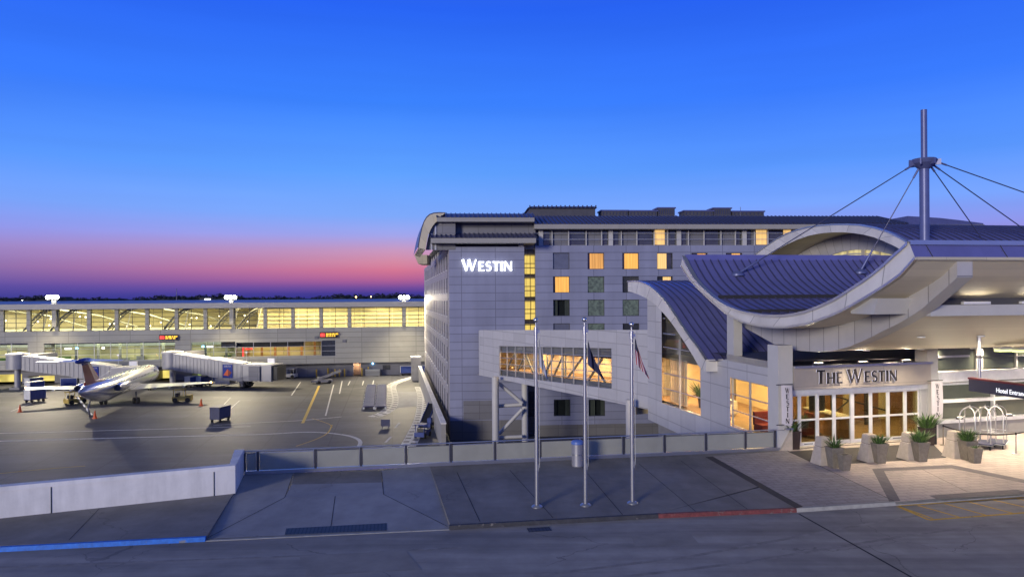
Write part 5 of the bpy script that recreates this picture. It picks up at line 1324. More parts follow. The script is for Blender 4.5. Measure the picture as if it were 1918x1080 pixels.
# lower recessed wall with openings
k = MB(); bays = [(-60, 30, 'lit_jet', 693, 712), (42, 92, 'lit_jet', 697, 720), (285, 312, 'lit_jet', 692, 720), (354, 378, 'lit_lime', 690, 712), (378, 398, 'lit_lime', 689, 704), (400, 416, 'lit_jet', 698, 712)]
hz = [(ts(a) - S0, ts(b) - S0, AP, tp(330, y0).z - .3) for a, b, _, y0, y1 in bays]
dz = [(ts(660.5) - S0, ts(674.5) - S0, AP, tz(681.8))]
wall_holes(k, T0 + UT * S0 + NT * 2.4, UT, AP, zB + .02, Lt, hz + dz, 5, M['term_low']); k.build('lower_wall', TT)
for (xa, xb, m, y0, y1), h in zip(bays, hz):
    k = MB(); k.face([QT(h[0] + S0, AP, 7.2), QT(h[1] + S0, AP, 7.2), QT(h[1] + S0, h[3], 7.2), QT(h[0] + S0, h[3], 7.2)], M[m]); k.build('lit_bay', TT)
k = MB(); h = dz[0]; k.box(QT((h[0] + h[1]) / 2 + S0, (h[3] + AP) / 2, 4.0), (h[1] - h[0], .1, h[3] - AP), M['brick_door'], axT); k.build('service_door', TT)
p = QT((h[0] + h[1]) / 2 + S0, h[3] - .4, 2.9); lamp('door_lamp', 'POINT', tuple(p), 120, (1, .8, .55), shadow_soft_size=.2)
for xa, xb, ya, yb, m in ((592, 614, 688, 705, 'term_low'), (680, 689, 687, 705, 'hotel_dark')):
    k = MB(); a, b = ts(xa), ts(xb); z1 = tz(ya); k.box(QT((a + b) / 2, (z1 + AP) / 2, 2.36), (b - a, .1, z1 - AP), M[m], axT); k.build('service_door', TT)
k = MB(); a, b = ts(716.5), ts(731); k.box(QT((a + b) / 2, (tz(686.5) + tz(695.5)) / 2, 2.36), (b - a, .1, tz(686.5) - tz(695.5)), M['glass_dark'], axT); k.build('service_window', TT)
p = tp(698, 682); k = MB(); k.ball(p + NT * 2.1, .22, M['neon_blue'], 8); k.build('blue_lamp', TT)
for x, y in ((593, 632), (645, 638.5)): p = tp(x, y); k = MB(); k.box(p - NT * .1, (.8, .2, .6), M['hotel_dark'], axT); k.build('wall_vent', TT)
# inside: upper hall
k = MB(); D1 = 22
k.face([QT(S0, zWb, .4), QT(S1, zWb, .4), QT(S1, zWb, D1), QT(S0, zWb, D1)], M['term_floor'])
k.face([QT(S0, zRb, .4), QT(S1, zRb, .4), QT(S1, zRb, D1), QT(S0, zRb, D1)], M['term_ceiling'])
k.face([QT(S0, zWb, D1), QT(S1, zWb, D1), QT(S1, zRb, D1), QT(S0, zRb, D1)], M['term_in'])
sp = ts(470); k.face([QT(sp, zWb, 9), QT(S1, zWb, 9), QT(S1, zRb, 9), QT(sp, zRb, 9)], M['term_in']); k.face([QT(sp, zWb, 9), QT(sp, zRb, 9), QT(sp, zRb, D1), QT(sp, zWb, D1)], M['term_in'])
for i in range(5): z = zWb + (zRb - zWb) * (.16 + .19 * i); k.box(QT((sp + S1) / 2, z, 8.8), (S1 - sp, .25, .14), M['eave'], axT)
for j in range(12): s_ = sp + (S1 - sp) * (j + .5) / 12; k.box(QT(s_, (zWb + zRb) / 2, 8.9), (.3, .12, zRb - zWb), M['term_ceiling'], axT)
k.build('upper_hall', TT)
hgt = zRb - zWb
for i, px in enumerate((-70, 44, 100, 205, 316, 410, 455)):
    k = MB(); s_ = ts(px)
    arc = [QT(s_ - 1.8 + 5.2 * t, zWb + hgt * (math.sin(t * math.pi / 2) * .98), 3 + i % 2) for t in [j / 10 for j in range(11)]]
    k.tube(arc, .2, M['truss'], 5); k.tube([p + UT * .9 for p in arc], .12, M['truss'], 5)
    for j in range(0, 10): k.tube([arc[j], arc[j + 1] + UT * .9], .06, M['truss'], 4)
    k.tube([QT(s_ + 3.4, zRb, 3), QT(s_ + 2.4, zWb, 3)], .1, M['frame_white'], 5)
    k.build('arched_truss', TT)
for i in range(5):
    k = MB(); a = ts(-40 + i * 105); k.tube([QT(a, zRb - .3, 12), QT(a + 8, zRb - 1.6, 12), QT(a + 16, zWb + .3, 12)], .2, M['truss'], 5); k.build('sloping_brace', TT)
proto = None
rr = random.Random(5)
for i in range(26):
    s_ = S0 + (ts(460) - S0) * (i + rr.random()) / 26; z = zWb + hgt * rr.uniform(.1, .6)
    k = MB() if proto is None else None
    if k:
        k.ball(QT(s_, z, 9), .16, M['lit_lamp'], 8); proto = k.build('globe_light', TT); b_ = QT(s_, z, 9)
    else: o = proto.copy(); sc.collection.objects.link(o); o.location = QT(s_, z, rr.uniform(5, 16)) - b_
n_ = 6
for i in range(n_):
    s_ = S0 + Lt * (i + .5) / n_; right = s_ > sp - 6
    lamp('hall_lamp', 'AREA', tuple(QT(s_, zRb - .15, 4.6 if right else 10)), 3000 if right else 5000, (1, .83, .42) if right else (1, .90, .48), tuple(QT(s_, -20, 4.6 if right else 10)), shape='RECTANGLE', size=Lt / n_ * .95, size_y=3.5)
# inside: departure lounge on the lower level
k = MB(); zf_ = tz(676); zc_ = tz(636); D2 = 9
k.face([QT(S0, zf_ - .4, .4), QT(ts(631), zf_ - .4, .4), QT(ts(631), zf_ - .4, D2), QT(S0, zf_ - .4, D2)], M['term_floor'])
k.face([QT(S0, zc_, .4), QT(ts(631), zc_, .4), QT(ts(631), zc_, D2), QT(S0, zc_, D2)], M['hotel_dark'])
k.face([QT(S0, zf_ - .4, D2), QT(ts(631), zf_ - .4, D2), QT(ts(631), zc_, D2), QT(S0, zc_, D2)], M['term_in']); 
for px in (441.5, 602): k.face([QT(ts(px), zf_ - .4, .5), QT(ts(px), zc_, .5), QT(ts(px), zc_, D2), QT(ts(px), zf_ - .4, D2)], M['hotel_dark'])
for j in range(9): s_ = ts(455) + j * 2.9; k.box(QT(s_, (zf_ + zc_) / 2, 6.2), (.5, .3, zc_ - zf_), M['wood'], axT)
k.box(QT(ts(490), zc_ - .7, 1.6), (ts(600) - ts(445), .2, 1.3), M['black'], axT)
rr = random.Random(21)
k.box(QT((S0 + ts(438)) / 2, zc_ - .45, 5.5), (ts(438) - S0, .3, .9), M['hotel_dark'], axT)
for j in range(46):
    s_ = rr.uniform(S0, ts(436)); w_ = rr.uniform(.4, 2.4); h_ = rr.uniform(.6, 2.2); k.box(QT(s_, zf_ - .4 + h_ / 2, rr.uniform(5.5, 8.5)), (w_, .4, h_), M[rr.choice(['term_floor', 'hotel_dark', 'leaf', 'glass_green', 'term', 'wood'])], axT)
for j in range(14): k.box(QT(S0 + (ts(436) - S0) * (j + .5) / 14, (zf_ + zc_) / 2, 4.2), (.45, .45, zc_ - zf_ + .8), M['term'], axT)
k.build('lounge_interior', TT)
for px, pz, m in ((135, .3, 'neon_blue'), (185, .4, 'lit_lamp'), (48, .4, 'lit_white'), (118, .45, 'sign_white'), (375, .5, 'neon_blue'), (388, .6, 'sign_white')):
    k = MB(); k.box(QT(ts(px), zc_ - .9 - pz * .4, 2.4), (1.3 if m == 'sign_white' else .5, .1, .4), M[m], axT); k.build('lounge_sign', TT)
k = MB()
for j in range(60):
    s_ = S0 + (ts(600) - S0) * j / 60; k.box(QT(s_ + .8, zf_ + .2, 2.2 + (j % 3)), (1.9, .6, .8), M['truss'] if j % 2 else M['red_fabric'], axT)
o = k.build('seat_rows', TT); o['kind'] = 'stuff'
k = MB(); a = ts(452); k.box(QT(a, zf_ + 2.2, 2.0), (.35, .12, 2.4), M['screen_red'], axT); k.box(QT(a + 1.2, zf_ + 3.0, 2.0), (1.5, .12, .35), M['screen_red'], axT); k.build('red_kiosk', TT)
for px, c, e_ in ((520, (1, .75, .30), 900), (400, (.85, .95, .55), 700), (265, (.85, .95, .6), 900), (150, (.85, .95, .6), 900), (0, (.9, .95, .6), 900)):
    lamp('lounge_ceiling_lamp', 'AREA', tuple(QT(ts(px), zc_ - .1, 4.6)), e_, c, tuple(QT(ts(px), -30, 4.6)), shape='RECTANGLE', size=14, size_y=3)
# lit recess under the building
for px in (70, 300, 376): lamp('bay_lamp', 'AREA', tuple(QT(ts(px), zB - .3, 4)), 500, (1, .9, .35), tuple(QT(ts(px), -30, 2)), shape='RECTANGLE', size=6, size_y=2)

# roof-edge floodlights and their masts
for px, lab in ((98, 'leftmost apron floodlight blazing above the concourse roof'), (432, 'middle apron floodlight blazing above the concourse roof'), (757, 'rightmost apron floodlight blazing above the concourse roof beside the hotel')):
    ptop = tp(px, 561, -1.5); T = thing('floodlight_mast', lab, 'floodlight', V((ptop.x, ptop.y, zB)), 0, 'three apron floodlights')
    k = MB(); k.box(V((ptop.x, ptop.y, (zWb + 1 + ptop.z) / 2)) + NT * .9, (.8, .5, ptop.z - zWb - 1), M['term'], axT); k.build('post', T)
    k = MB(); k.box(ptop - NT * .2, (2.3, .4, .25), M['frame_dark'], axT); k.build('crossarm', T)
    for j in (-1, 0, 1):
        c = ptop + UT * j * .78 + UP * .5; k = MB(); k.ball(c, (.46, .46, .44), M['lit_white'], 12); h_ = k.build('lamp_head', T)
        k = MB(); k.box(c + UP * .47 + NT * .2, (.6, .5, .08), M['frame_dark'], axT); k.build('hood', h_)
    fl = ptop - NT * 2.2 + UP * .5; lamp('flood_lamp', 'SPOT', tuple(fl), 44000, (1.0, .85, .58), tuple(fl - NT * 11 - UP * 17.5), spot_size=R(128), spot_blend=.85, shadow_soft_size=.5)
# display boards
for (xa, ya, xb, yb, lab) in ((299, 626.5, 331.5, 636.5, 'left red and amber display board on the concourse wall'), (599.5, 621.5, 631.5, 632, 'right red and amber display board on the concourse wall')):
    p = tp((xa + xb) / 2, (ya + yb) / 2, -.35); w_ = ts(xb) - ts(xa); h_ = tp(xa, ya).z - tp(xa, yb).z; T = thing('display_board', lab, 'display', p, 0, 'display boards on the concourse')
    k = MB(); k.box(p, (w_, .5, h_), M['black'], axT); k.build('housing', T)
    k = MB(); k.box(p - UT * w_ * .33 - NT * .26, (w_ * .26, .03, h_ * .6), M['screen_red'], axT); k.build('red_panel', T)
    k = MB(); rr = random.Random(int(xa))
    for r_ in range(2):
        x = -w_ * .14
        while x < w_ * .44:
            l_ = rr.uniform(.25, .7); k.box(p + UT * (x + l_ / 2) - NT * .26 + UP * (h_ * (.16 - .34 * r_)), (l_, .03, h_ * .24), M['screen_amber'], axT); x += l_ + .16
    k.build('amber_panel', T)

# ------------------------------------------------------------------ far wood beyond the airfield and a few far lamps
rnd = random.Random(11); k = MB()
def wh(x): return 21 + 2.2 * math.sin(x * .021) + 1.5 * math.sin(x * .063 + 1) + 1.3 * math.sin(x * .19) + .9 * math.sin(x * .53 + 2)
xs_ = [-1250 + i * 4.0 for i in range(650)]
for i in range(649):
    a, b = xs_[i], xs_[i + 1]; k.hexa([V((a, 1200, AP)), V((b, 1200, AP)), V((b, 1290, AP)), V((a, 1290, AP))], [V((a, 1205, AP + wh(a) - 2)), V((b, 1205, AP + wh(b) - 2)), V((b, 1280, AP + wh(b) - 2)), V((a, 1280, AP + wh(a) - 2))], M['tree'])
for i in range(16000):
    x = rnd.uniform(-1250, 1300); h_ = wh(x); z = AP + h_ + rnd.uniform(-4.5, 1.2) + (rnd.random() < .02) * rnd.uniform(0, 3); r = rnd.uniform(.7, 1.9); c = V((x, 1200 + rnd.uniform(-3, 5), z))
    a = V((rnd.uniform(-1, 1), rnd.uniform(-1, 1), rnd.uniform(-.7, .7))).normalized() * r; b = V((rnd.uniform(-1, 1), rnd.uniform(-1, 1), rnd.uniform(-.7, .7))).normalized() * r
    k.face([c - a, c + b, c + a, c - b], M['tree'])
o = k.build('far_wood'); o['kind'] = 'stuff'
for (px, py, m, s_, lab) in ((667, 556, 'lamp_orange', .6, 'left orange lamp in front of the far wood'), (695, 555.5, 'lamp_orange', .45, 'right orange lamp in front of the far wood'), (42, 562, 'lit_white', .3, 'pale lamp before the far wood at the far left'), (686, 560.5, 'lit_white', .28, 'pale lamp just under the orange lamps')):
    p = at(px, py, 700); T = thing('distant_lamp', lab, 'lamp', (p.x, p.y, AP), 0, 'far lamps beyond the airfield'); k = MB(); k.tube([(p.x, p.y, AP), p], .2, M['frame_dark'], 5); k.build('pole', T); k = MB(); k.ball(p, s_, M[m], 8); k.build('lantern', T)
p = at(389, 563, 640); T = thing('distant_building', 'small floodlit white building before the far wood', 'building', (p.x, p.y, AP))
k = MB()
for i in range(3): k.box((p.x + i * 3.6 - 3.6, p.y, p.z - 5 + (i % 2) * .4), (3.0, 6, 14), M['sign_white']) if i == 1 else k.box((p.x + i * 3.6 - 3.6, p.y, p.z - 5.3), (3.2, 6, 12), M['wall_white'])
k.build('facade', T); k = MB(); k.box((p.x, p.y, p.z + 1.0 + 1.1), (11.5, 6.4, .5), M['roofdark']); k.build('roof', T)
b = at(331, 545, 1000); T = thing('distant_mast', 'thin radio mast rising over the far wood', 'mast', (b.x, b.y, AP)); k = MB(); k.tube([(b.x, b.y, AP), tuple(at(331, 542, 1000))], [.7, .35], M['cable'], 6); k.build('shaft', T); k = MB(); k.ball(at(331, 541.5, 1000), .6, M['cable'], 6); k.build('beacon', T)
# ------------------------------------------------------------------ apron markings
def ga(px, py): return gz(px, py, AP)
def resample(pts, step):
    out = [pts[0]]; acc = 0
    for a, b in zip(pts, pts[1:]):
        L_ = (b - a).length; t = step - acc
        while t <= L_: out.append(a.lerp(b, t / L_)); t += step
        acc = L_ - (t - step)
    return out
def smooth(l, n=6):
    P = [ga(*p) for p in l]; out = []
    for i in range(len(P) - 1):
        p0, p1, p2, p3 = P[max(i - 1, 0)], P[i], P[i + 1], P[min(i + 2, len(P) - 1)]
        for j in range(n):
            t = j / n; out.append(.5 * ((2 * p1) + (p2 - p0) * t + (2 * p0 - 5 * p1 + 4 * p2 - p3) * t * t + (3 * p1 - p0 - 3 * p2 + p3) * t ** 3))
    return out + [P[-1]]
def ribbon(k, pts, w, m, z=.006):
    l, r = [], []
    for i, p in enumerate(pts):
        d = (pts[min(i + 1, len(pts) - 1)] - pts[max(i - 1, 0)]).normalized(); n = V((-d.y, d.x, 0)) * w / 2; l.append(p + n + UP * z); r.append(p - n + UP * z)
    for i in range(len(pts) - 1): k.face([r[i], r[i + 1], l[i + 1], l[i]], m)
k = MB()
for l, w in (([(0, 811), (188, 806), (300, 803), (400, 800), (470, 798)], .35), ([(-20, 826), (240, 819), (480, 813), (560, 809), (604, 809.5), (645, 814), (667, 820), (675, 827), (672, 836)], .5),
             ([(563, 715), (546, 740)], .22), ([(625, 720), (610, 778)], .22), ([(641, 713), (636, 737)], .22), ([(656, 713), (652, 721)], .2), ([(681, 713), (679, 721)], .2), ([(700, 712), (698, 721)], .2), ([(432, 744), (411, 766)], .2), ([(449, 749.5), (427, 769)], .2), ([(400, 744), (432, 744)], .2), ([(449, 749.5), (470, 749)], .2),
             ([(733, 817), (722, 828)], .3), ([(748, 791), (740, 801)], .3), ([(20, 770), (90, 742)], .15), ([(640, 780), (560, 787), (480, 791), (400, 796)], .3)):
    ribbon(k, smooth(l), w, M['white_paint'])
struct('white_apron_lines', k)
k = MB(); ribbon(k, smooth([(598, 722), (567, 792)]), .42, M['yellow2'], .010); ribbon(k, smooth([(622, 795), (614, 810), (592, 822), (555, 835)]), .18, M['yellow2'], .010); ribbon(k, smooth([(585, 783), (615, 793), (622, 800)]), .12, M['yellow2'], .010)
ribbon(k, smooth([(-60, 893), (60, 880), (160, 872)]), .2, M['yellow2'], .010); struct('yellow_apron_lines', k)
# zipper edge lines of the service road
k = MB()
for l in ([(797, 700), (770, 707), (742, 716), (733, 724), (736, 745), (733, 760), (722, 771), (706, 778), (690, 782)], [(786, 724), (792, 740), (792, 760), (788, 785), (775, 815), (760, 842)]):
    pts = resample(smooth(l, 10), 1.1)
    ribbon(k, pts, 1.9, M['white_paint'], .005)
    for i in range(len(pts) - 1):
        p, q = pts[i], pts[i + 1]; d = (q - p).normalized(); n = V((-d.y, d.x, 0))
        for sgn, ph in ((.5, 0), (-.5, 1)):
            if (i + ph) % 2 == 0:
                c = (p + q) / 2 + n * sgn; k.face([c - d * .36 - n * .36 + UP * .011, c + d * .36 - n * .36 + UP * .011, c + d * .36 + n * .36 + UP * .011, c - d * .36 + n * .36 + UP * .011], M['black_paint'])
struct('zipper_road_edge', k)
k = MB(); k.face([p + UP * .004 for p in (ga(727, 733), ga(785, 733), ga(792, 760), ga(728, 765))][::-1], M['walk_light']); struct('service_road_patch', k)

# ------------------------------------------------------------------ airliner
NG = V((-70.0, 139.0, AP)); hd = V((-.22, .976, 0)).normalized(); rgt = V((hd.y, -hd.x, 0))
PT = thing('airliner', 'white twin-jet airliner with red and blue T-tail parked nose-in at the gate', 'airplane', NG)
FR = 1.72; FZ = AP + 3.35
def pl(f, r, z): return NG + hd * f + rgt * r + UP * (z - 0)   # f forward of nose gear, z above ground
k = MB()
st = [(3.9, .02, -.5), (3.7, .35, -.45), (3.1, .75, -.32), (2.2, 1.15, -.18), (.8, 1.52, -.06), (-1, 1.70, 0), (-3, FR, 0), (-10, FR, 0), (-20, FR, 0), (-25.5, FR, 0), (-28, 1.66, .08), (-30.5, 1.46, .25), (-33, 1.12, .5), (-35, .75, .72), (-36.6, .32, .86), (-37, .06, .9)]
n = 24
bs = len(k.v)
for f, r, dz in st:
    for i in range(n):
        t = 2 * math.pi * i / n; k.v.append(pl(f, r * math.cos(t), 3.35 + dz + r * 1.03 * math.sin(t)))
for j in range(len(st) - 1):
    for i in range(n):
        i2 = (i + 1) % n; k.idx([bs + j * n + i, bs + j * n + i2, bs + (j + 1) * n + i2, bs + (j + 1) * n + i], M['ac_white'] if not (2 <= j < 12 and 15 <= i <= 20) else M['ac_grey'] if False else M['ac_white'])
k.build('fuselage', PT)
k = MB()
for i in range(26):
    for s_ in (-1, 1): p = pl(-1.6 - i * .95, s_ * 1.725 * math.cos(R(16)), 3.35 + 1.77 * math.sin(R(16))); k.box(p, (.02, .30, .38), M['glass_dark'], (rgt, hd, UP))
k.build('cabin_windows', PT)
k = MB(); k.box(pl(2.4, 0, 4.05), (1.5, .5, .35), M['glass_dark'], (rgt, hd, UP)); k.build('cockpit_window', PT)
def wing(root_f, root_r, root_z, tip_f, tip_r, tip_z, cr_, ctip, th, m, name, sgn):
    k = MB(); ri = []
    for f, r, z, c in ((root_f, root_r, root_z, cr_), (tip_f, tip_r, tip_z, ctip)):
        prof = [(0, 0), (-.08, .5), (-.35, .55), (-1, .02), (-.5, -.45), (-.08, -.4)]
        ri.append([pl(f + a * c, r * sgn, z + b * th * c) for a, b in prof])
    for i in range(6):
        j = (i + 1) % 6; k.face([ri[0][i], ri[0][j], ri[1][j], ri[1][i]], m)
    k.face(ri[1], m); return k.build(name, PT)
for sgn in (-1, 1):
    w_ = wing(-10.6, 1.2, 2.15, -17.2, 14.2, 3.05, 6.6, 1.4, .11, M['ac_wing'], 'wing', sgn)
    k = MB(); k.ball(pl(-17.9, 14.25 * sgn, 3.1), .16, M['lamp_orange'], 8); k.build('tip_light', w_)
    k = MB()
    for r in (5.2, 7.6, 10): k = MB(); f = -10.6 - 6.6 * (r / 14.2) - 4.4 + r * .18; k.tube([pl(f + 1.2, r * sgn, 2.1 + .06 * r), pl(f - .9, r * sgn, 2.0 + .06 * r)], [.10, .16], M['ac_wing'], 6); k.build('flap_fairing', w_)
    # engine
    k = MB(); c = lambda f, a, r: pl(f, sgn * 2.75 + r * math.cos(a), 3.95 + r * math.sin(a)); nn = 16
    for (f0, r0), (f1, r1) in zip([(-24.2, .50), (-24.0, .60), (-25.2, .68), (-28, .66), (-29.4, .50), (-29.4, .44), (-28.8, .40)], [(-24.0, .60), (-25.2, .68), (-28, .66), (-29.4, .50), (-29.4, .44), (-28.8, .40), (-28.8, .01)]):
        b = len(k.v)
        for f, r in ((f0, r0), (f1, r1)):
            for i in range(nn): k.v.append(c(f, 2 * math.pi * i / nn, r))
        for i in range(nn): i2 = (i + 1) % nn; k.idx([b + i, b + i2, b + nn + i2, b + nn + i], M['ac_grey'] if f1 <= -28.8 and r1 < .5 else M['ac_white'])
    k.box(pl(-26.5, sgn * 1.95, 3.95), (1.2, 2.6, .25), M['ac_white'], (rgt, hd, UP)); k.build('engine', PT)
    # main gear
    k = MB(); k.tube([pl(-18.4, 2.5 * sgn, 2.0), pl(-18.4, 2.5 * sgn, .5)], .11, M['ac_grey'], 8); k.build('main_gear', PT)
    for o in (-.32, .32):
        k = MB(); k.tube([pl(-18.4, 2.5 * sgn + o - .15, .52), pl(-18.4, 2.5 * sgn + o + .15, .52)], .52, M['rubber'], 16); k.build('wheel', PT)
k = MB(); k.tube([pl(0, 0, 2), pl(0, 0, .4)], .09, M['ac_grey'], 8); k.build('nose_gear', PT)
for o in (-.2, .2): k = MB(); k.tube([pl(0, o - .08, .33), pl(0, o + .08, .33)], .33, M['rubber'], 14); k.build('wheel', PT)
# fin and tailplane
k = MB()
def finp(f, z, w): return [pl(f, -w, z), pl(f, w, z)]
root = [(-27.8, 4.9), (-34.3, 5.0)]; midp = [(-32.3, 8.0), (-35.9, 8.0)]; top = [(-33.2, 8.6), (-36.6, 8.75)]
def finseg(A_, B_, m, w0, w1):
    (f0, z0), (f1, z1) = A_; (g0, y0), (g1, y1) = B_
    a = [pl(f0, 0, z0), pl((f0 + f1) / 2, w0, (z0 + z1) / 2), pl(f1, 0, z1), pl((f0 + f1) / 2, -w0, (z0 + z1) / 2)]; b = [pl(g0, 0, y0), pl((g0 + g1) / 2, w1, (y0 + y1) / 2), pl(g1, 0, y1), pl((g0 + g1) / 2, -w1, (y0 + y1) / 2)]
    for i in range(4): j = (i + 1) % 4; k.face([a[i], a[j], b[j], b[i]], m)
    k.face(b, m)
finseg(root, midp, M['ac_red'], .34, .26); k.build('fin', PT)
k = MB(); finseg(midp, top, M['ac_blue'], .3, .26); k.ball(pl(-35, 0, 8.6), (.45, 2.3, .42), M['ac_blue'], 12); k.build('fin_cap', PT)
k = MB(); k.ball(pl(-30.6, 0, 5.0), (.35, 3.0, .5), M['ac_red'], 10); k.build('fin_root', PT)
for sgn in (-1, 1): wing(-32.9, .1, 8.6, -36.0, 5.6, 8.7, 3.0, 1.2, .09, M['ac_wing'], 'tailplane', sgn)
k = MB(); ty = pl(-30.2, 0, .0); k.tube([pl(-31.8, .0, 3.0), pl(-33.5, 0, 1.6), pl(-33.0, .1, .2)], .12, M['ac_grey'], 8); k.build('tail_stair', PT)
def textmesh(txt, size, ext=.01):
    cu = bpy.data.curves.new('letters', 'FONT'); cu.body = txt; cu.size = size; cu.extrude = ext; cu.align_x = 'LEFT'
    o = bpy.data.objects.new('letters', cu); sc.collection.objects.link(o)
    me = bpy.data.meshes.new_from_object(o.evaluated_get(bpy.context.evaluated_depsgraph_get())); bpy.data.objects.remove(o); bpy.data.curves.remove(cu); return me
def put_text(name, txt, size, O, ux, uz, m, parent, ext=.01, squeeze=None):
    me = textmesh(txt, size, ext); uy = ux.cross(uz) * -1; nrm = ux.cross(uz)
    w = max(v.co.x for v in me.vertices); f = squeeze / w if squeeze else 1
    for v in me.vertices: v.co = O + ux * (v.co.x * f) + uz * v.co.y + nrm * v.co.z - parent.location
    me.materials.clear(); me.materials.append(m)
    o = bpy.data.objects.new(name, me); sc.collection.objects.link(o); o.parent = parent; return o
put_text('title', 'DELTA', 1.0, pl(-3.6, 1.70, 4.15), hd, UP, M['ac_blue'], PT)
# ------------------------------------------------------------------ jet bridges
def jetbridge(rx, ry, rtop, rbot, ex, ey0, ey1, Yr, Ye, cabx, lab, group, adx):
    b = at(rx, 690, Yr); zt0, zb0 = at(rx, rtop, Yr).z, at(rx, rbot, Yr).z
    T = thing('jet_bridge', lab, 'jet bridge', V((b.x, b.y, AP)), 0, group)
    k = MB(); k.lathe(V((b.x, b.y, 0)), [(0, zb0), (1.9, zb0), (1.9, zt0), (0, zt0)], M['jet'], 20); k.build('rotunda', T)
    k = MB(); k.lathe(V((b.x, b.y, 0)), [(2.05, zt0 - .05), (2.05, zt0 + .25), (0, zt0 + .5)], M['jet_roof'], 20); k.build('rotunda_roof', T)
    k = MB(); k.tube([V((b.x, b.y, AP)), V((b.x, b.y, zb0))], .55, M['jet'], 14); k.box(V((b.x, b.y, AP + .2)), (2, 2, .4), M['concrete']); k.build('support_column', T)
    # link to the building
    lp = V((b.x, b.y, 0)); q = lp + UT * 3 + NT * ((T0 - lp).dot(NT) + .2); k = MB(); d = (q - lp).normalized(); k.box((lp + q) / 2 + UP * (zb0 + zt0) / 2, ((q - lp).length, 2.6, zt0 - zb0 - .3), M['jet'], (d, UP.cross(d), UP)); k.build('fixed_link', T)
    e = at(ex, (ey0 + ey1) / 2, Ye); zt1, zb1 = at(ex, ey0, Ye).z, at(ex, ey1, Ye).z
    a = V((b.x, b.y, 0)); e = V((e.x, e.y, 0)); d = (e - a).normalized(); n = V((-d.y, d.x, 0)); Lg = (e - a).length
    def tun(name, t0, t1, w, g):
        k = MB(); s0, s1 = Lg * t0, Lg * t1; z = lambda s, p, q: p + (q - p) * s / Lg
        B = [a + d * s + n * o + UP * (z(s, zb0, zb1) + g) for s, o in ((s0, -w), (s1, -w), (s1, w), (s0, w))]; Tt = [a + d * s + n * o + UP * (z(s, zt0, zt1) - g) for s, o in ((s0, -w), (s1, -w), (s1, w), (s0, w))]
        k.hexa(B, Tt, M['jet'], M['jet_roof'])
        m_ = int((s1 - s0) / .8)
        for i in range(m_):   # corrugation of the side panels
            s = s0 + (i + .5) * (s1 - s0) / m_; hh = z(s, zt0, zt1) - z(s, zb0, zb1) - 2 * g
            for o in (-1, 1): k.box(a + d * s + n * o * (w + .03) + UP * ((z(s, zt0, zt1) + z(s, zb0, zb1)) / 2), (.36, .08, hh - .1), M['jet'], (d, n, UP))
        k.build(name, T)
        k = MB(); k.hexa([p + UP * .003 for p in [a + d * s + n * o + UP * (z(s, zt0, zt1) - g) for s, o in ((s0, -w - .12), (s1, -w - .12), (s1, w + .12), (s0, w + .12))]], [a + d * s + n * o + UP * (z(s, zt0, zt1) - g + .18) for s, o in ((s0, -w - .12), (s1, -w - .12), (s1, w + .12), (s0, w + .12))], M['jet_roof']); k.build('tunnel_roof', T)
    tun('outer_tunnel', .08, .56, 1.45, 0); tun('inner_tunnel', .56, 1.0, 1.62, -.14)
    c = at(cabx, (ey0 + ey1) / 2, Ye - .6); c = V((c.x, c.y, 0)); k = MB()
    cl = (c - e).length; k.box((c + e) / 2 + UP * (zb1 + zt1) / 2, (cl, 3.7, zt1 - zb1 - .1), M['jet'], (d, n, UP)); k.build('cab', T)
    k = MB(); k.box((c + e) / 2 + UP * (zt1 + .05), (cl + .6, 4.0, .2), M['jet_roof'], (d, n, UP)); k.build('cab_roof', T)
    k = MB(); k.box(e + d * (cl * .45) - n * 1.88 + UP * (zb1 + zt1) / 2, (cl * .38, .06, zt1 - zb1 - .4), M['hotel_dark'], (d, n, UP)); k.build('cab_door', T)
    k = MB(); k.box(c + d * .5 + UP * (zb1 + zt1) / 2, (1.0, 3.3, zt1 - zb1 - .5), M['black'], (d, n, UP)); k.build('bellows', T)
    k = MB()
    for o in (-1.5, 1.5): k.box(e + n * o + UP * (AP + (zb1 - AP) / 2 + .3), (.4, .4, zb1 - AP - .2), M['jet'], (d, n, UP))
    k.box(e + UP * (AP + 1.1), (.6, 3.8, .5), M['jet'], (d, n, UP)); k.build('drive_leg', T)
    for o in (-1.3, -.5, .5, 1.3): k = MB(); k.tube([e + n * (o - .22) + UP * (AP + .62), e + n * (o + .22) + UP * (AP + .62)], .6, M['rubber'], 16); k.build('drive_wheel', T)
    # service stair
    k = MB(); p0 = e + d * 1 - n * 2.6 + UP * (zb1 + .2); p1 = e - d * 5.5 - n * 2.6 + UP * AP; dd = (p1 - p0)
    for o in (0, -.9): k.tube([p0 + n * o, p1 + n * o], .08, M['rail_post'], 5); k.tube([p0 + n * o + UP * 1, p1 + n * o + UP * 1], .04, M['frame'], 5)
    for i in range(12): k.box(p0 + dd * (i + .5) / 12 - n * .45, (.3, .9, .05), M['rail_post'], (d, n, UP))
    k.build('service_stair', T)
    k = MB(); s = Lg * .72; zz = zb0 + (zb1 - zb0) * .72; k.box(a + d * s + n * 0 + UP * (zz - .75), (3.2, 2.2, 1.1), M['jet'], (d, n, UP)); k.build('air_unit', T)
    s0, s1 = [(at(x, 690, Ye).x - a.x) / d.x for x in adx]; zz = (zt0 + zb0) / 2 + ((zt1 + zb1) / 2 - (zt0 + zb0) / 2) * ((s0 + s1) / 2 / Lg); w = 1.62 if s0 > Lg * .56 else 1.45
    pp_ = a + d * (s0 + s1) / 2 - n * (w + .14) + UP * zz; hh = zt1 - zb1 - .5; k = MB(); k.box(pp_, (abs(s1 - s0), .06, hh), M['ac_blue'], (d, n, UP)); po = k.build('advert_panel', T)
    q_ = pp_ - n * .036; wv = abs(s1 - s0) * .42; k = MB()
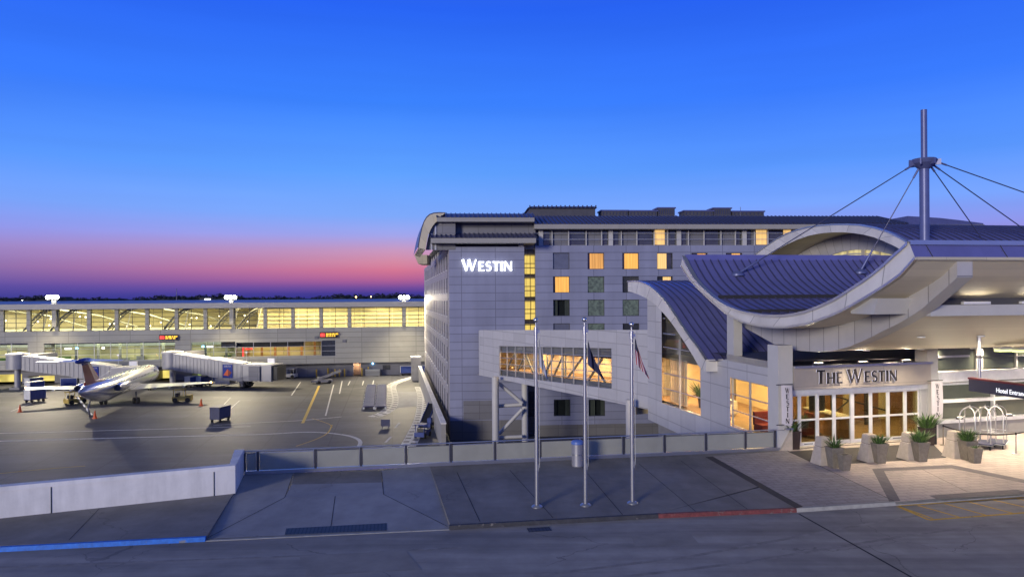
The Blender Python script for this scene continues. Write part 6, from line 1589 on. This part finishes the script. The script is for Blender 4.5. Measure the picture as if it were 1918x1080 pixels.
    k.face([q_ - d * wv - UP * hh * .3, q_ + d * wv * .2 - UP * hh * .36, q_ + UP * hh * .16], M['cone']); k.face([q_ + d * wv * .25 - UP * hh * .36, q_ + d * wv - UP * hh * .1, q_ + UP * hh * .16], M['ac_red']); k.build('red_emblem', po)
    me = textmesh('DELTA', hh * .18, .004)
    wq_ = max(v.co.x for v in me.vertices)
    for v in me.vertices: v.co = q_ - d * wv * .8 + d * v.co.x * (wv * 1.6 / wq_) + UP * (hh * .3 + v.co.y) - n * v.co.z - T.location
    me.materials.clear(); me.materials.append(M['cart_white']); o = bpy.data.objects.new('advert_lettering', me); sc.collection.objects.link(o); o.parent = po
    k = MB(); k.box(c - d * 1.2 + UP * (zt1 + .75), (1.5, .3, .9), M['frame_white'], (d, n, UP)); k.build('gate_sign', T)
    k = MB(); k.tube([e + UP * zt1, e + UP * (zt1 + 2.4)], .05, M['frame'], 5); k.box(e + UP * (zt1 + 2.4), (.4, .3, .3), M['frame']); k.build('beacon_post', T)
    k = MB(); k.face([e + d * 3.0 + n * 1.0 + UP * zb1 * 1, e + d * 3.2 + n * 1.0 + UP * zb1, e + d * 3.2 + UP * zb1, e + d * 3 + UP * zb1], M['black']); k.tube([e + d * .6 - n * 1.9 + UP * zb1, e + d * 1.8 - n * 1.95 + UP * (zb1 - .7), e + d * 3.0 - n * 1.9 + UP * (zb1 - .1)], .06, M['black'], 5); k.build('cable_loop', T)
JG = 'jet bridges of the concourse'
jetbridge(33, 690, 664, 690, 222, 687, 713, 142, 144.5, 262, 'left jet bridge, reaching behind the tail to the airliner nose', JG, (178, 194))
jetbridge(323, 690, 660, 690, 462, 682, 712, 146, 142.5, 519, 'right jet bridge, standing empty with a dark open cab', JG, (424, 444))
# ------------------------------------------------------------------ ground equipment
def wheels(T, l, w, r, c, ax):
    for x in (-l, l):
        for y in (-w, w): k = MB(); k.tube([c + ax[0] * x + ax[1] * (y - .08) + UP * r, c + ax[0] * x + ax[1] * (y + .08) + UP * r], r, M['rubber'], 10); k.build('wheel', T, True)
def make_cart(lab, side, group, end=None):
    T = thing('baggage_cart', lab, 'baggage cart', (0, 0, 0), 0, group); o = V((0, 0, 0))
    k = MB(); k.box((0, 0, .5), (2.9, 1.5, .14), M['cart_dark']); k.tube([V((1.45, 0, .5)), V((2.3, 0, .35))], .04, M['cart_dark'], 5); k.build('deck', T, True)
    k = MB(); k.box((0, 0, 2.12), (3.0, 1.66, .10), end or M['cart_white']); k.build('roof', T, True)
    for s_ in (-1, 1): k = MB(); k.box((s_ * 1.42, 0, 1.32), (.06, 1.5, 1.5), end or M['cart_white']); k.build('end_panel', T, True)
    for s_ in (-1, 1): k = MB(); [k.box((-1.2 + j * .34, s_ * (.73 + .02 * (j % 2)), 1.32), (.36, .03, 1.46), side) for j in range(8)]; k.build('curtain', T, True)
    wheels(T, 1.05, .62, .22, o, AX); return T
CG = 'covered baggage carts on the apron'
c0 = make_cart('blue-curtained baggage cart standing alone mid-apron casting a shadow toward the viewer', M['cart_blue'], CG, M['cart_dark']); p = ga(413, 788); c0.location = p; c0.rotation_euler = (0, 0, R(80))
c0 = make_cart('x', M['cart_blue'], CG); c0['label'] = 'blue baggage cart left of two against the concourse wall by the hotel'; c0.location = ga(762, 702); c0.rotation_euler = (0, 0, R(12))
for px, py, rz, lab in ((797, 701, 12, 'blue baggage cart nearest the hotel corner against the concourse wall'),
                        (362, 724, 65, 'pale baggage cart left of the pair under the right jet bridge'), (382, 723, 65, 'pale baggage cart right of the pair under the right jet bridge'), (393, 718, 65, 'rear baggage cart behind the pair under the right jet bridge'),
                        (131, 727, 15, 'baggage cart behind the airliner tail below the left jet bridge'), (66, 752, 70, 'baggage cart touching the airliner left wing tip'), (65, 735, 70, 'baggage cart just behind the one at the left wing tip'), (64, 727, 70, 'third and farthest baggage cart in the row by the left wing tip')):
    dup(c0, ga(px, py), R(rz), lab, CG)
def make_dolly():
    T = thing('baggage_dolly', 'x', 'dolly', (0, 0, 0), 0, 'parked baggage dollies')
    k = MB(); 
    for y in (-.78, .78): k.box((0, y, .5), (1.7, .10, .14), M['cart_dark'])
    for x in (-.8, 0, .8): k.box((x, 0, .5), (.14, 1.42, .11), M['cart_dark'])
    k.build('frame', T, True)
    k = MB()
    for j in range(3): k.tube([V((-.8, -.45 + j * .45, .60)), V((.8, -.45 + j * .45, .60))], .075, M['bin'], 6)
    k.build('roller_deck', T, True)
    k = MB(); k.tube([V((0, -.8, .45)), V((0, -1.35, .25))], .03, M['cart_dark'], 5); k.build('tow_bar', T, True)
    for x in (-.8, .8):
        for y in (-.6, .6): k = MB(); k.tube([V((x - .13, y, .25)), V((x + .13, y, .25))], .25, M['cart_white'], 8); k.build('wheel', T, True)
    return T
d0 = make_dolly(); nr = 15; first = True
for i in range(nr):
    for j in range(2):
        t = i / (nr - 1); a, b = ga(696, 726), ga(691, 765.5); c, e = ga(715.5, 726), ga(713, 765.5); pL = a.lerp(b, t); pR = c.lerp(e, t); p = pL if j == 0 else pR
        lab = 'parked baggage dolly in the %s file, %s' % ('left' if j == 0 else 'right', 'nearest the viewer' if i == nr - 1 else 'farthest from the viewer' if i == 0 else 'in the middle of the block')
        if first: d0.location = p; d0['label'] = lab; first = False; d0.rotation_euler = (0, 0, R(8))
        else: dup(d0, p, R(8 + random.uniform(-2, 2)), lab, 'parked baggage dollies %s' % ('left' if j == 0 else 'right') if False else 'parked baggage dollies')
# cones
def make_cone():
    T = thing('traffic_cone', 'x', 'cone', (0, 0, 0), 0, 'orange cones round the airliner'); k = MB(); k.lathe((0, 0, 0), [(.26, .06), (.05, 1.15), (0, 1.15)], M['cone'], 12); k.build('body', T, True); k = MB(); k.box((0, 0, .03), (.62, .62, .06), M['cone']); k.build('base', T, True); return T
cn = make_cone(); cn['label'] = 'orange cone at far left beyond the wing tip'; cn.location = ga(37.5, 771)
for px, py, lab in ((377, 759.5, 'orange cone right of the yellow tractor'), (178, 783, 'orange cone beneath the airliner tail')): dup(cn, ga(px, py), 0, lab, 'orange cones round the airliner')
# tow tractor and bar at the tail
def tractor(px, py, rz, m, lab, cat, s_=1.0, name='tow_tractor'):
    c = ga(px, py); T = thing(name, lab, cat, c, R(rz)); ax = AX
    k = MB(); k.box((0, 0, .62 * s_), (3.0 * s_, 1.6 * s_, .7 * s_), m); k.box((1.0 * s_, 0, 1.05 * s_), (.95 * s_, 1.5 * s_, .22 * s_), m); k.build('chassis', T, True)
    k = MB(); k.box((-.75 * s_, 0, 1.25 * s_), (.5 * s_, 1.1 * s_, .6 * s_), M['black']); k.build('seat', T, True)
    k = MB()
    for x in (-1.25, .3):
        for y in (-.7, .7): k.tube([V((x, y, .9)) * s_, V((x, y, 2.1)) * s_], .05, m, 6)
    k.box((-.45 * s_, 0, 2.12 * s_), (1.9 * s_, 1.6 * s_, .08), m); k.build('canopy', T, True)
    wheels(T, 1.0 * s_, .78 * s_, .4 * s_, V((0, 0, 0)), ax); return T
tractor(342, 752, 10, M['gse_yellow'], 'yellow ground power tractor parked under the right wing', 'tractor')
tractor(141, 756, 60, M['gse_yellow'], 'yellow pushback tractor half hidden by the tail', 'tractor')
tractor(543, 707.5, 170, M['cart_white'], 'white tug beside the concourse wall right of the jet bridge cab', 'tractor')
tractor(792, 818, 75, M['cart_blue'], 'small dark blue tug below the hotel corner behind the railing', 'tractor', .8)
k = MB(); a, b = ga(146, 760), ga(173, 780); T = thing('tow_bar', 'black and white striped tow bar lying below the airliner tail', 'tow bar', b)
for i in range(10):
    k = MB() if i % 2 == 0 else k
p0, p1 = V((a.x, a.y, AP + 1.4)), V((b.x, b.y, AP + .15)); k = MB(); kw = MB()
for i in range(9): (k if i % 2 else kw).tube([p0.lerp(p1, i / 9), p0.lerp(p1, (i + 1) / 9)], .17, M['black'] if i % 2 else M['cart_white'], 8)
kw.idx and k.v; k2 = MB()
for i in range(9): k2.tube([p0.lerp(p1, i / 9 + .001), p0.lerp(p1, (i + 1) / 9)], .17, M['black'] if i % 2 else M['cart_white'], 8)
k2.build('bar', T); k = MB(); k.box(p1, (.8, .5, .25), M['black']); k.build('head', T)
def beltloader(px, py, rz, m, lab, tilt):
    T = thing('belt_loader', lab, 'belt loader', ga(px, py), R(rz)); k = MB(); k.box((0, 0, .55), (3.4, 1.6, .5), m); k.box((-.9, -.55, 1.1), (.8, .5, .7), m); k.build('chassis', T, True)
    dv_ = V((math.cos(R(tilt)), 0, math.sin(R(tilt)))); up = V((-dv_.z, 0, dv_.x)); k = MB(); k.box(V((0, .2, 1.15)) + dv_ * .6, (6.2, .9, .2), M['black'], (dv_, V((0, 1, 0)), up)); k.build('belt', T, True)
    for y in (-.3, .7): k = MB(); k.box(V((0, y, 1.22)) + dv_ * .6, (6.3, .08, .35), m, (dv_, V((0, 1, 0)), up)); k.build('side_rail', T, True)
    wheels(T, 1.1, .72, .35, V((0, 0, 0)), AX); return T
beltloader(606, 717.5, 30, M['jet'], 'grey belt loader parked beside the yellow apron line', 18)
beltloader(801, 800, 82, M['cart_blue'], 'blue belt loader with raised belt along the hotel service road', 24)
# yellow guard posts by the wall
gp = None
for i, (px, h_) in enumerate(((593, 1.6), (614.5, 1.8), (622, 1.0), (627.5, 1.6), (636, 1.5), (645.5, 1.6), (678, 1.7), (690, 1.9))):
    p = tp(px, 700, 1.6); p = V((p.x, p.y, AP)); lab = ['leftmost yellow guard post at the concourse wall', 'second yellow guard post from the left at the concourse wall', 'short yellow guard post among the cluster left of the brown door', 'third tall guard post left of the brown door', 'guard post right of the cluster centre left of the brown door', 'guard post nearest the brown door on its left', 'guard post just right of the brown door', 'rightmost yellow guard post at the concourse wall'][i]
    T = thing('guard_post', lab, 'bollard', p, 0, 'yellow guard posts at the concourse wall'); k = MB(); k.tube([p, p + UP * h_], .16, M['yellow2'], 10); k.build('post', T); k = MB(); k.ball(p + UP * h_, .16, M['yellow2'], 8); k.build('cap', T)
p = ga(698, 703.5); T = thing('equipment_cabinet', 'pale cabinet under the blue lamp at the concourse wall', 'cabinet', p); k = MB(); k.box(p + UP * .7, (3.2, .9, 1.4), M['term'], axT); k.build('body', T); k = MB(); k.box(p + UP * 1.44, (3.3, 1.0, .08), M['jet_roof'], axT); k.build('lid', T)
p = ga(771, 826); T = thing('guard_barrier', 'long pale crash barrier beside the service road below the hotel', 'barrier', ga(796, 738))
a, b = ga(791, 728), ga(815, 782); k = MB(); d_ = (b - a).normalized(); n_ = V((-d_.y, d_.x, 0)); k.box((a + b) / 2 + UP * 1.0, ((b - a).length, .12, .5), M['cart_white'], (d_, n_, UP)); k.build('rail', T)
for i in range(7): k = MB(); k.box(a.lerp(b, (i + .5) / 7) + UP * .4 + n_ * .12, (.14, .1, .8), M['frame'], (d_, n_, UP)); k.build('post', T)
p = ga(722, 801); T = thing('apron_marker', 'small dark marker board on the apron near the road edge', 'marker', p); k = MB(); k.box(p + UP * .7, (1.2, .1, .9), M['cart_dark']); k.build('board', T)
k = MB()
for s_ in (-.4, .4): k.box(p + V((s_, .05, .15)), (.08, .08, .3), M['cart_dark'])
k.build('feet', T)
# air stair near the tail, worker-free
p = ga(193, 727); T = thing('boarding_stair', 'pale wheeled boarding stair behind the airliner tail', 'stair', p)
k = MB(); k.prism([p + V((-2, -.7, .4)), p + V((2, -.7, .4)), p + V((2, -.7, 2.6))], (0, 1.4, 0), M['cart_white']); k.build('flight', T); k = MB(); k.tube([p + V((-2, -.7, 1.3)), p + V((2, -.7, 3.6))], .04, M['frame'], 5); k.tube([p + V((-2, .7, 1.3)), p + V((2, .7, 3.6))], .04, M['frame'], 5); k.build('handrail', T)
# ------------------------------------------------------------------ entrance furniture
# concrete bollards
def bollard(px, py, lab):
    p = gz(px, py, 0); T = thing('bollard', lab, 'bollard', p, 0, 'four tapered stone bollards'); ax = axes(A + .05)
    def fr(z0, z1, w0, w1, name):
        k = MB(); q = lambda w, z: [p + ax[0] * (sx * w / 2) + ax[1] * (sy * w / 2) + UP * z for sx, sy in ((-1, -1), (1, -1), (1, 1), (-1, 1))]
        ch = .03; k.hexa(q(w0, z0), q(w1, z1 - ch), M['stone'], M['stone']); k.hexa(q(w1, z1 - ch + .001), q(w1 - .05, z1), M['stone']); k.build(name, T)
    fr(.01, .78, .74, .49, 'shaft'); fr(.80, 1.20, .48, .40, 'head')
    k = MB(); k.box(p + UP * .785, (.43, .43, .05), M['joint'], ax); k.build('groove', T)
bollard(1541, 868, 'leftmost tapered stone bollard, in shade at the doors'); bollard(1628.5, 862, 'tapered stone bollard second from left, before the middle doors'); bollard(1703, 858.5, 'tapered stone bollard third from left, before the right doors'); bollard(1788.5, 855.5, 'rightmost tapered stone bollard, beside the luggage carts')
rnd = random.Random(9)
def planter(px, py, h, w0, w1, m, lab, name='planter', grp='tapered concrete planters'):
    p = gz(px, py, 0); ax = axes(A + rnd.uniform(-.1, .1)); T = thing(name, lab, 'planter', p, 0, grp)
    q = lambda w, z: [p + ax[0] * (sx * w / 2) + ax[1] * (sy * w / 2) + UP * z for sx, sy in ((-1, -1), (1, -1), (1, 1), (-1, 1))]
    k = MB(); k.hexa(q(w0, .01), q(w1, h - .06), m); k.build('pot', T)
    k = MB(); a, b = q(w1 + .03, h - .059), q(w1 + .03, h); k.face(a[::-1], m)
    c, e = q(w1 - .07, h), q(w1 - .07, h - .05)
    for i in range(4): j = (i + 1) % 4; k.face([a[i], a[j], b[j], b[i]], m); k.face([b[i], b[j], c[j], c[i]], m); k.face([c[i], c[j], e[j], e[i]], m)
    k.face(e, M['soil']); k.build('rim', T); return p + UP * (h - .05)
def plant(p, h, r, n, lab, up=.7, mats=None, name='potted_plant'):
    k = bush(p, h * 1.08, r * .7, int(n * .6), mats or [M['leaf'], M['leaf'], M['leaf_dark']], rnd, min(.95, up + .22)); o = k.build(name); tag(o, lab, 'plant', 'plants in the planters')
PG = 'tall tapered planters'; SG = 'small tapered planters'; BG = 'dark square planters'
t = planter(1563, 874.5, .88, .38, .55, M['planter'], 'tall concrete planter right of the leftmost bollard', grp=PG); plant(t, .62, .8, 90, 'young upright plant in the planter by the leftmost bollard', .5)
t = planter(1647, 866, .88, .38, .55, M['planter'], 'tall concrete planter right of the second bollard', grp=PG); plant(t, .52, 1.0, 150, 'bushy spiky plant in the planter by the second bollard')
t = planter(1724, 863, .88, .38, .55, M['planter'], 'tall concrete planter right of the third bollard', grp=PG); plant(t, .72, 1.1, 190, 'largest bushy plant in the planter by the third bollard')
t = planter(1812.5, 860.5, .88, .38, .55, M['planter'], 'tall concrete planter right of the rightmost bollard', grp=PG); plant(t, .66, .9, 210, 'dense dark green plant in the planter by the rightmost bollard', .6, [M['leaf_dark'], M['leaf']])
t = planter(1582, 880, .68, .30, .42, M['planter'], 'small empty concrete planter before the leftmost bollard', grp=SG)
t = planter(1826, 866, .68, .32, .44, M['planter'], 'small concrete planter before the luggage carts', grp=SG); plant(t, .16, .6, 40, 'low sprouts in the small planter before the luggage carts')
t = planter(1485, 840, .88, .44, .52, M['planter_dark'], 'dark square planter left of the glass doors', grp=BG); plant(t, .75, 1.0, 150, 'grassy plant in the dark planter left of the doors', .6)
t = planter(1736, 832, .86, .44, .54, M['planter_dark'], 'dark square planter right of the glass doors', grp=BG); plant(t, .95, 1.2, 190, 'tall leafy shrub in the dark planter right of the doors', .5)
p = gz(1748, 831, 0); T = thing('ash_bin', 'narrow dark ash bin beside the right door planter', 'bin', p); k = MB(); k.box(p + UP * .5, (.22, .22, 1.0), M['black'], AXU); k.build('body', T); k = MB(); k.box(p + UP * 1.03, (.26, .26, .06), M['frame_dark'], AXU); k.build('top', T)

# banners
def banner(xl, xr, yt, yb, off, lab):
    a, b = fpl(xl, yt, off), fpl(xr, yt, off); zt, zb = a.z, fpl(xl, yb, off).z; w = (b - a).length
    T = thing('banner', lab, 'banner', V((a.x, a.y, zb)), 0, 'lettered cloth banners beside the doors'); k = MB(); n_ = 10
    def P(u, v): return V((a.x, a.y, 0)) + FD * (w * u * (1 - .05 * v) + .04 * w * v) + UP * (zt + (zb - zt) * v - .07 * u) - FN * (.04 * math.sin(v * 3.0) * (u + .2) + .03 * math.sin(u * 3.1))
    for i in range(6):
        for j in range(n_): k.face([P(i / 6, j / n_), P((i + 1) / 6, j / n_), P((i + 1) / 6, (j + 1) / n_), P(i / 6, (j + 1) / n_)], M['banner'])
    k.build('cloth', T)
    for z in (zt, zb): k = MB(); k.tube([V((a.x, a.y, z)) - FD * .25, V((a.x, a.y, z)) + FD * (w + .03)], .025, M['frame_dark'], 6); k.build('bracket_arm', T)
    H_ = zt - zb; hh = H_ * .122
    for i, c in enumerate('WESTIN'):
        wg, polys = glyph(c); k = MB(); v0 = .07 + i * .152; f_ = .70 if c == 'W' else .95
        for q, poly in enumerate(polys):
            pts = []
            for g in poly:
                u = .5 + (g.x - wg / 2) * hh * f_ / w; v = v0 + (1 - g.y) * hh / H_; pts.append(P(u, v) - FN * (.012 + q * .002))
            k.face(pts, M['letter_dark'])
        k.build('letter', T)
banner(1463, 1483.5, 720, 795, -.75, 'grey lettered banner left of the entrance doors'); banner(1744, 1765, 712.5, 783, -.5, 'pale lettered banner right of the entrance doors')
# hanging sign
pl_ = at(1830, 690, 31.5); T = thing('hanging_sign', 'long navy hotel entrance sign with red top edge hanging under the canopy', 'sign', pl_)
P0 = at(1814.5, 721, 31.0); P1 = at(1960, 741, 27.6); zs1 = P0.z + .27; zs0 = P0.z - .24; d = V((P1.x - P0.x, P1.y - P0.y, 0)).normalized(); n = V((-d.y, d.x, 0)); Ls = (V((P1.x, P1.y, 0)) - V((P0.x, P0.y, 0))).length
dz_ = (at(1960, 743, 27.6).z - P0.z) / Ls * .0
c = V((P0.x, P0.y, (zs0 + zs1) / 2)) + d * Ls / 2; k = MB(); k.box(c + n * .12, (Ls, .24, zs1 - zs0), M['sign_navy'], (d, n, UP)); k.build('sign_box', T)
k = MB(); k.box(c + n * .12 + UP * ((zs1 - zs0) / 2 + .035), (Ls + .04, .3, .07), M['sign_red'], (d, n, UP)); k.build('red_trim', T)
def on_sign(px, py): return onp(px, py, P0, n)
q0 = on_sign(1866, 745); put_text('sign_lettering', 'Hotel Entrance', .27, V((q0.x, q0.y, zs0 + .11)) - n * .01, d, UP, M['sign_letter_lit'], T, .008, squeeze=(on_sign(1926, 745) - q0).length * 1.0)
k = MB(); k.tube([V((pl_.x, pl_.y, zs1)) + n * .12, V((pl_.x, pl_.y, 5.6)) + n * .12], .075, M['alu'], 12); k.lathe(V((pl_.x, pl_.y, zs1 + .9)) + n * .12, [(.08, -.06), (.15, -.06), (.15, .06), (.08, .06)], M['frame_dark'], 12); k.build('hanger_pole', T)
# fluorescent fitting at the right
for i, (xa, xb, y) in enumerate(((1866, 1892, 656), (1899, 1935, 657))):
    a, b = at(xa, y, 33.5), at(xb, y, 33.5); T = thing('strip_light', ['left yellow-green strip light under the canopy', 'right yellow-green strip light under the canopy'][i], 'light', a, 0, 'strip lights under the canopy')
    k = MB(); k.box((a + b) / 2, ((b - a).length, .35, .10), M['fluor'], AXU); k.build('tube', T); k = MB(); k.box((a + b) / 2 + UP * .11, ((b - a).length + .05, .42, .1), M['eave'], AXU); k.build('housing', T)
# bell carts
def bellcart(label):
    T = thing('luggage_cart', label, 'luggage cart', (0, 0, 0), 0, 'chrome birdcage luggage carts'); l, w, h = .58, .32, 1.98
    k = MB(); k.box((0, 0, .26), (2 * l + .1, 2 * w + .1, .06), M['cart_dark']); k.build('deck', T, True)
    k = MB(); k.box((0, 0, .22), (2 * l + .16, 2 * w + .16, .03), M['steel']); k.build('bumper', T, True)
    for x in (-l, l):
        for y in (-w, w):
            pts = [V((x, y, .28)), V((x, y, h - .42))]
            for i in range(1, 7): t = i / 6 * math.pi / 2; pts.append(V((x * (1 - .75 * (1 - math.cos(t))), y * math.cos(t) if i < 6 else 0, h - .42 + .42 * math.sin(t))))
            k = MB(); k.tube(pts, .026, M['steel'], 8); k.build('post', T, True)
    k = MB(); k.tube([V((-l * .25, 0, h)), V((l * .25, 0, h))], .026, M['steel'], 8)
    for y in (-w, w): k.tube([V((-l, y, h - .55)), V((l, y, h - .55))], .02, M['steel'], 8)
    k.build('hanger_rail', T, True)
    k = MB()
    for x in (-l, l): k.tube([V((x, -w, .75)), V((x, w, .75))], .02, M['steel'], 8)
    k.build('cross_bar', T, True)
    k = MB(); k.tube([V((0, 0, h)), V((0, 0, h + .05))], .012, M['steel'], 6); k.ball((0, 0, h + .075), .03, M['steel'], 8); k.build('finial', T, True)
    for x in (-l + .08, l - .08):
        for y in (-w + .04, w - .04): k = MB(); k.tube([V((x, y - .025, .1)), V((x, y + .025, .1))], .1, M['rubber'], 14); k.box((x, y, .2), (.05, .08, .06), M['steel']); k.build('caster', T, True)
    return T
b0 = bellcart('leftmost chrome luggage cart behind the plant'); b0.location = gz(1817, 838, 0); b0.rotation_euler = (0, 0, A + R(38))
dup(b0, gz(1846, 838, 0), A + R(36), 'middle chrome luggage cart of the three'); dup(b0, gz(1868, 836, 0), A + R(40), 'rightmost chrome luggage cart of the three')
# belt stanchions
pts = [(1767, 833, M['planter']), (1829, 850, M['alu']), (1903, 850, M['alu']), (1956, 832, M['alu'])]; tops = []
labs = ['bronze belt stanchion against the glazed front beside the door planter', 'belt stanchion half hidden by the planter before the luggage carts', 'belt stanchion right of the luggage carts', 'belt stanchion at the far right edge']
for (px, py, m), lab in zip(pts, labs):
    if px > 1925: tops.append(gz(px, py, 0) + UP * .95); continue
    p = gz(px, py, 0); T = thing('belt_stanchion', lab, 'stanchion', p, 0, 'retractable belt stanchions'); k = MB(); k.tube([p + UP * .02, p + UP * .95], .028, m, 10); k.build('post', T)
    k = MB(); k.lathe(p, [(.17, 0), (.17, .015), (.04, .04), (0, .04)], m, 18); k.build('base', T); k = MB(); k.tube([p + UP * .9, p + UP * 1.0], .04, M['black'], 10); k.build('belt_head', T); tops.append(p + UP * .95)
for i, lab in ((0, 'black belt running from the bronze stanchion to the hidden one'), (1, 'black belt strung before the luggage carts'), (2, 'black belt leading out of frame at right')):
    a, b = tops[i], tops[i + 1]; k = MB(); ps = [a.lerp(b, t / 8) - UP * .05 * math.sin(math.pi * t / 8) for t in range(9)]; d_ = (b - a).normalized(); k.strip([p + UP * .03 for p in ps], [p - UP * .03 for p in ps], M['black']); k.strip([p + UP * .03 + V((0, .006, 0)) for p in ps], [p - UP * .03 + V((0, .006, 0)) for p in ps], M['black']); tag(k.build('stanchion_belt'), lab, 'belt', 'belts between stanchions')
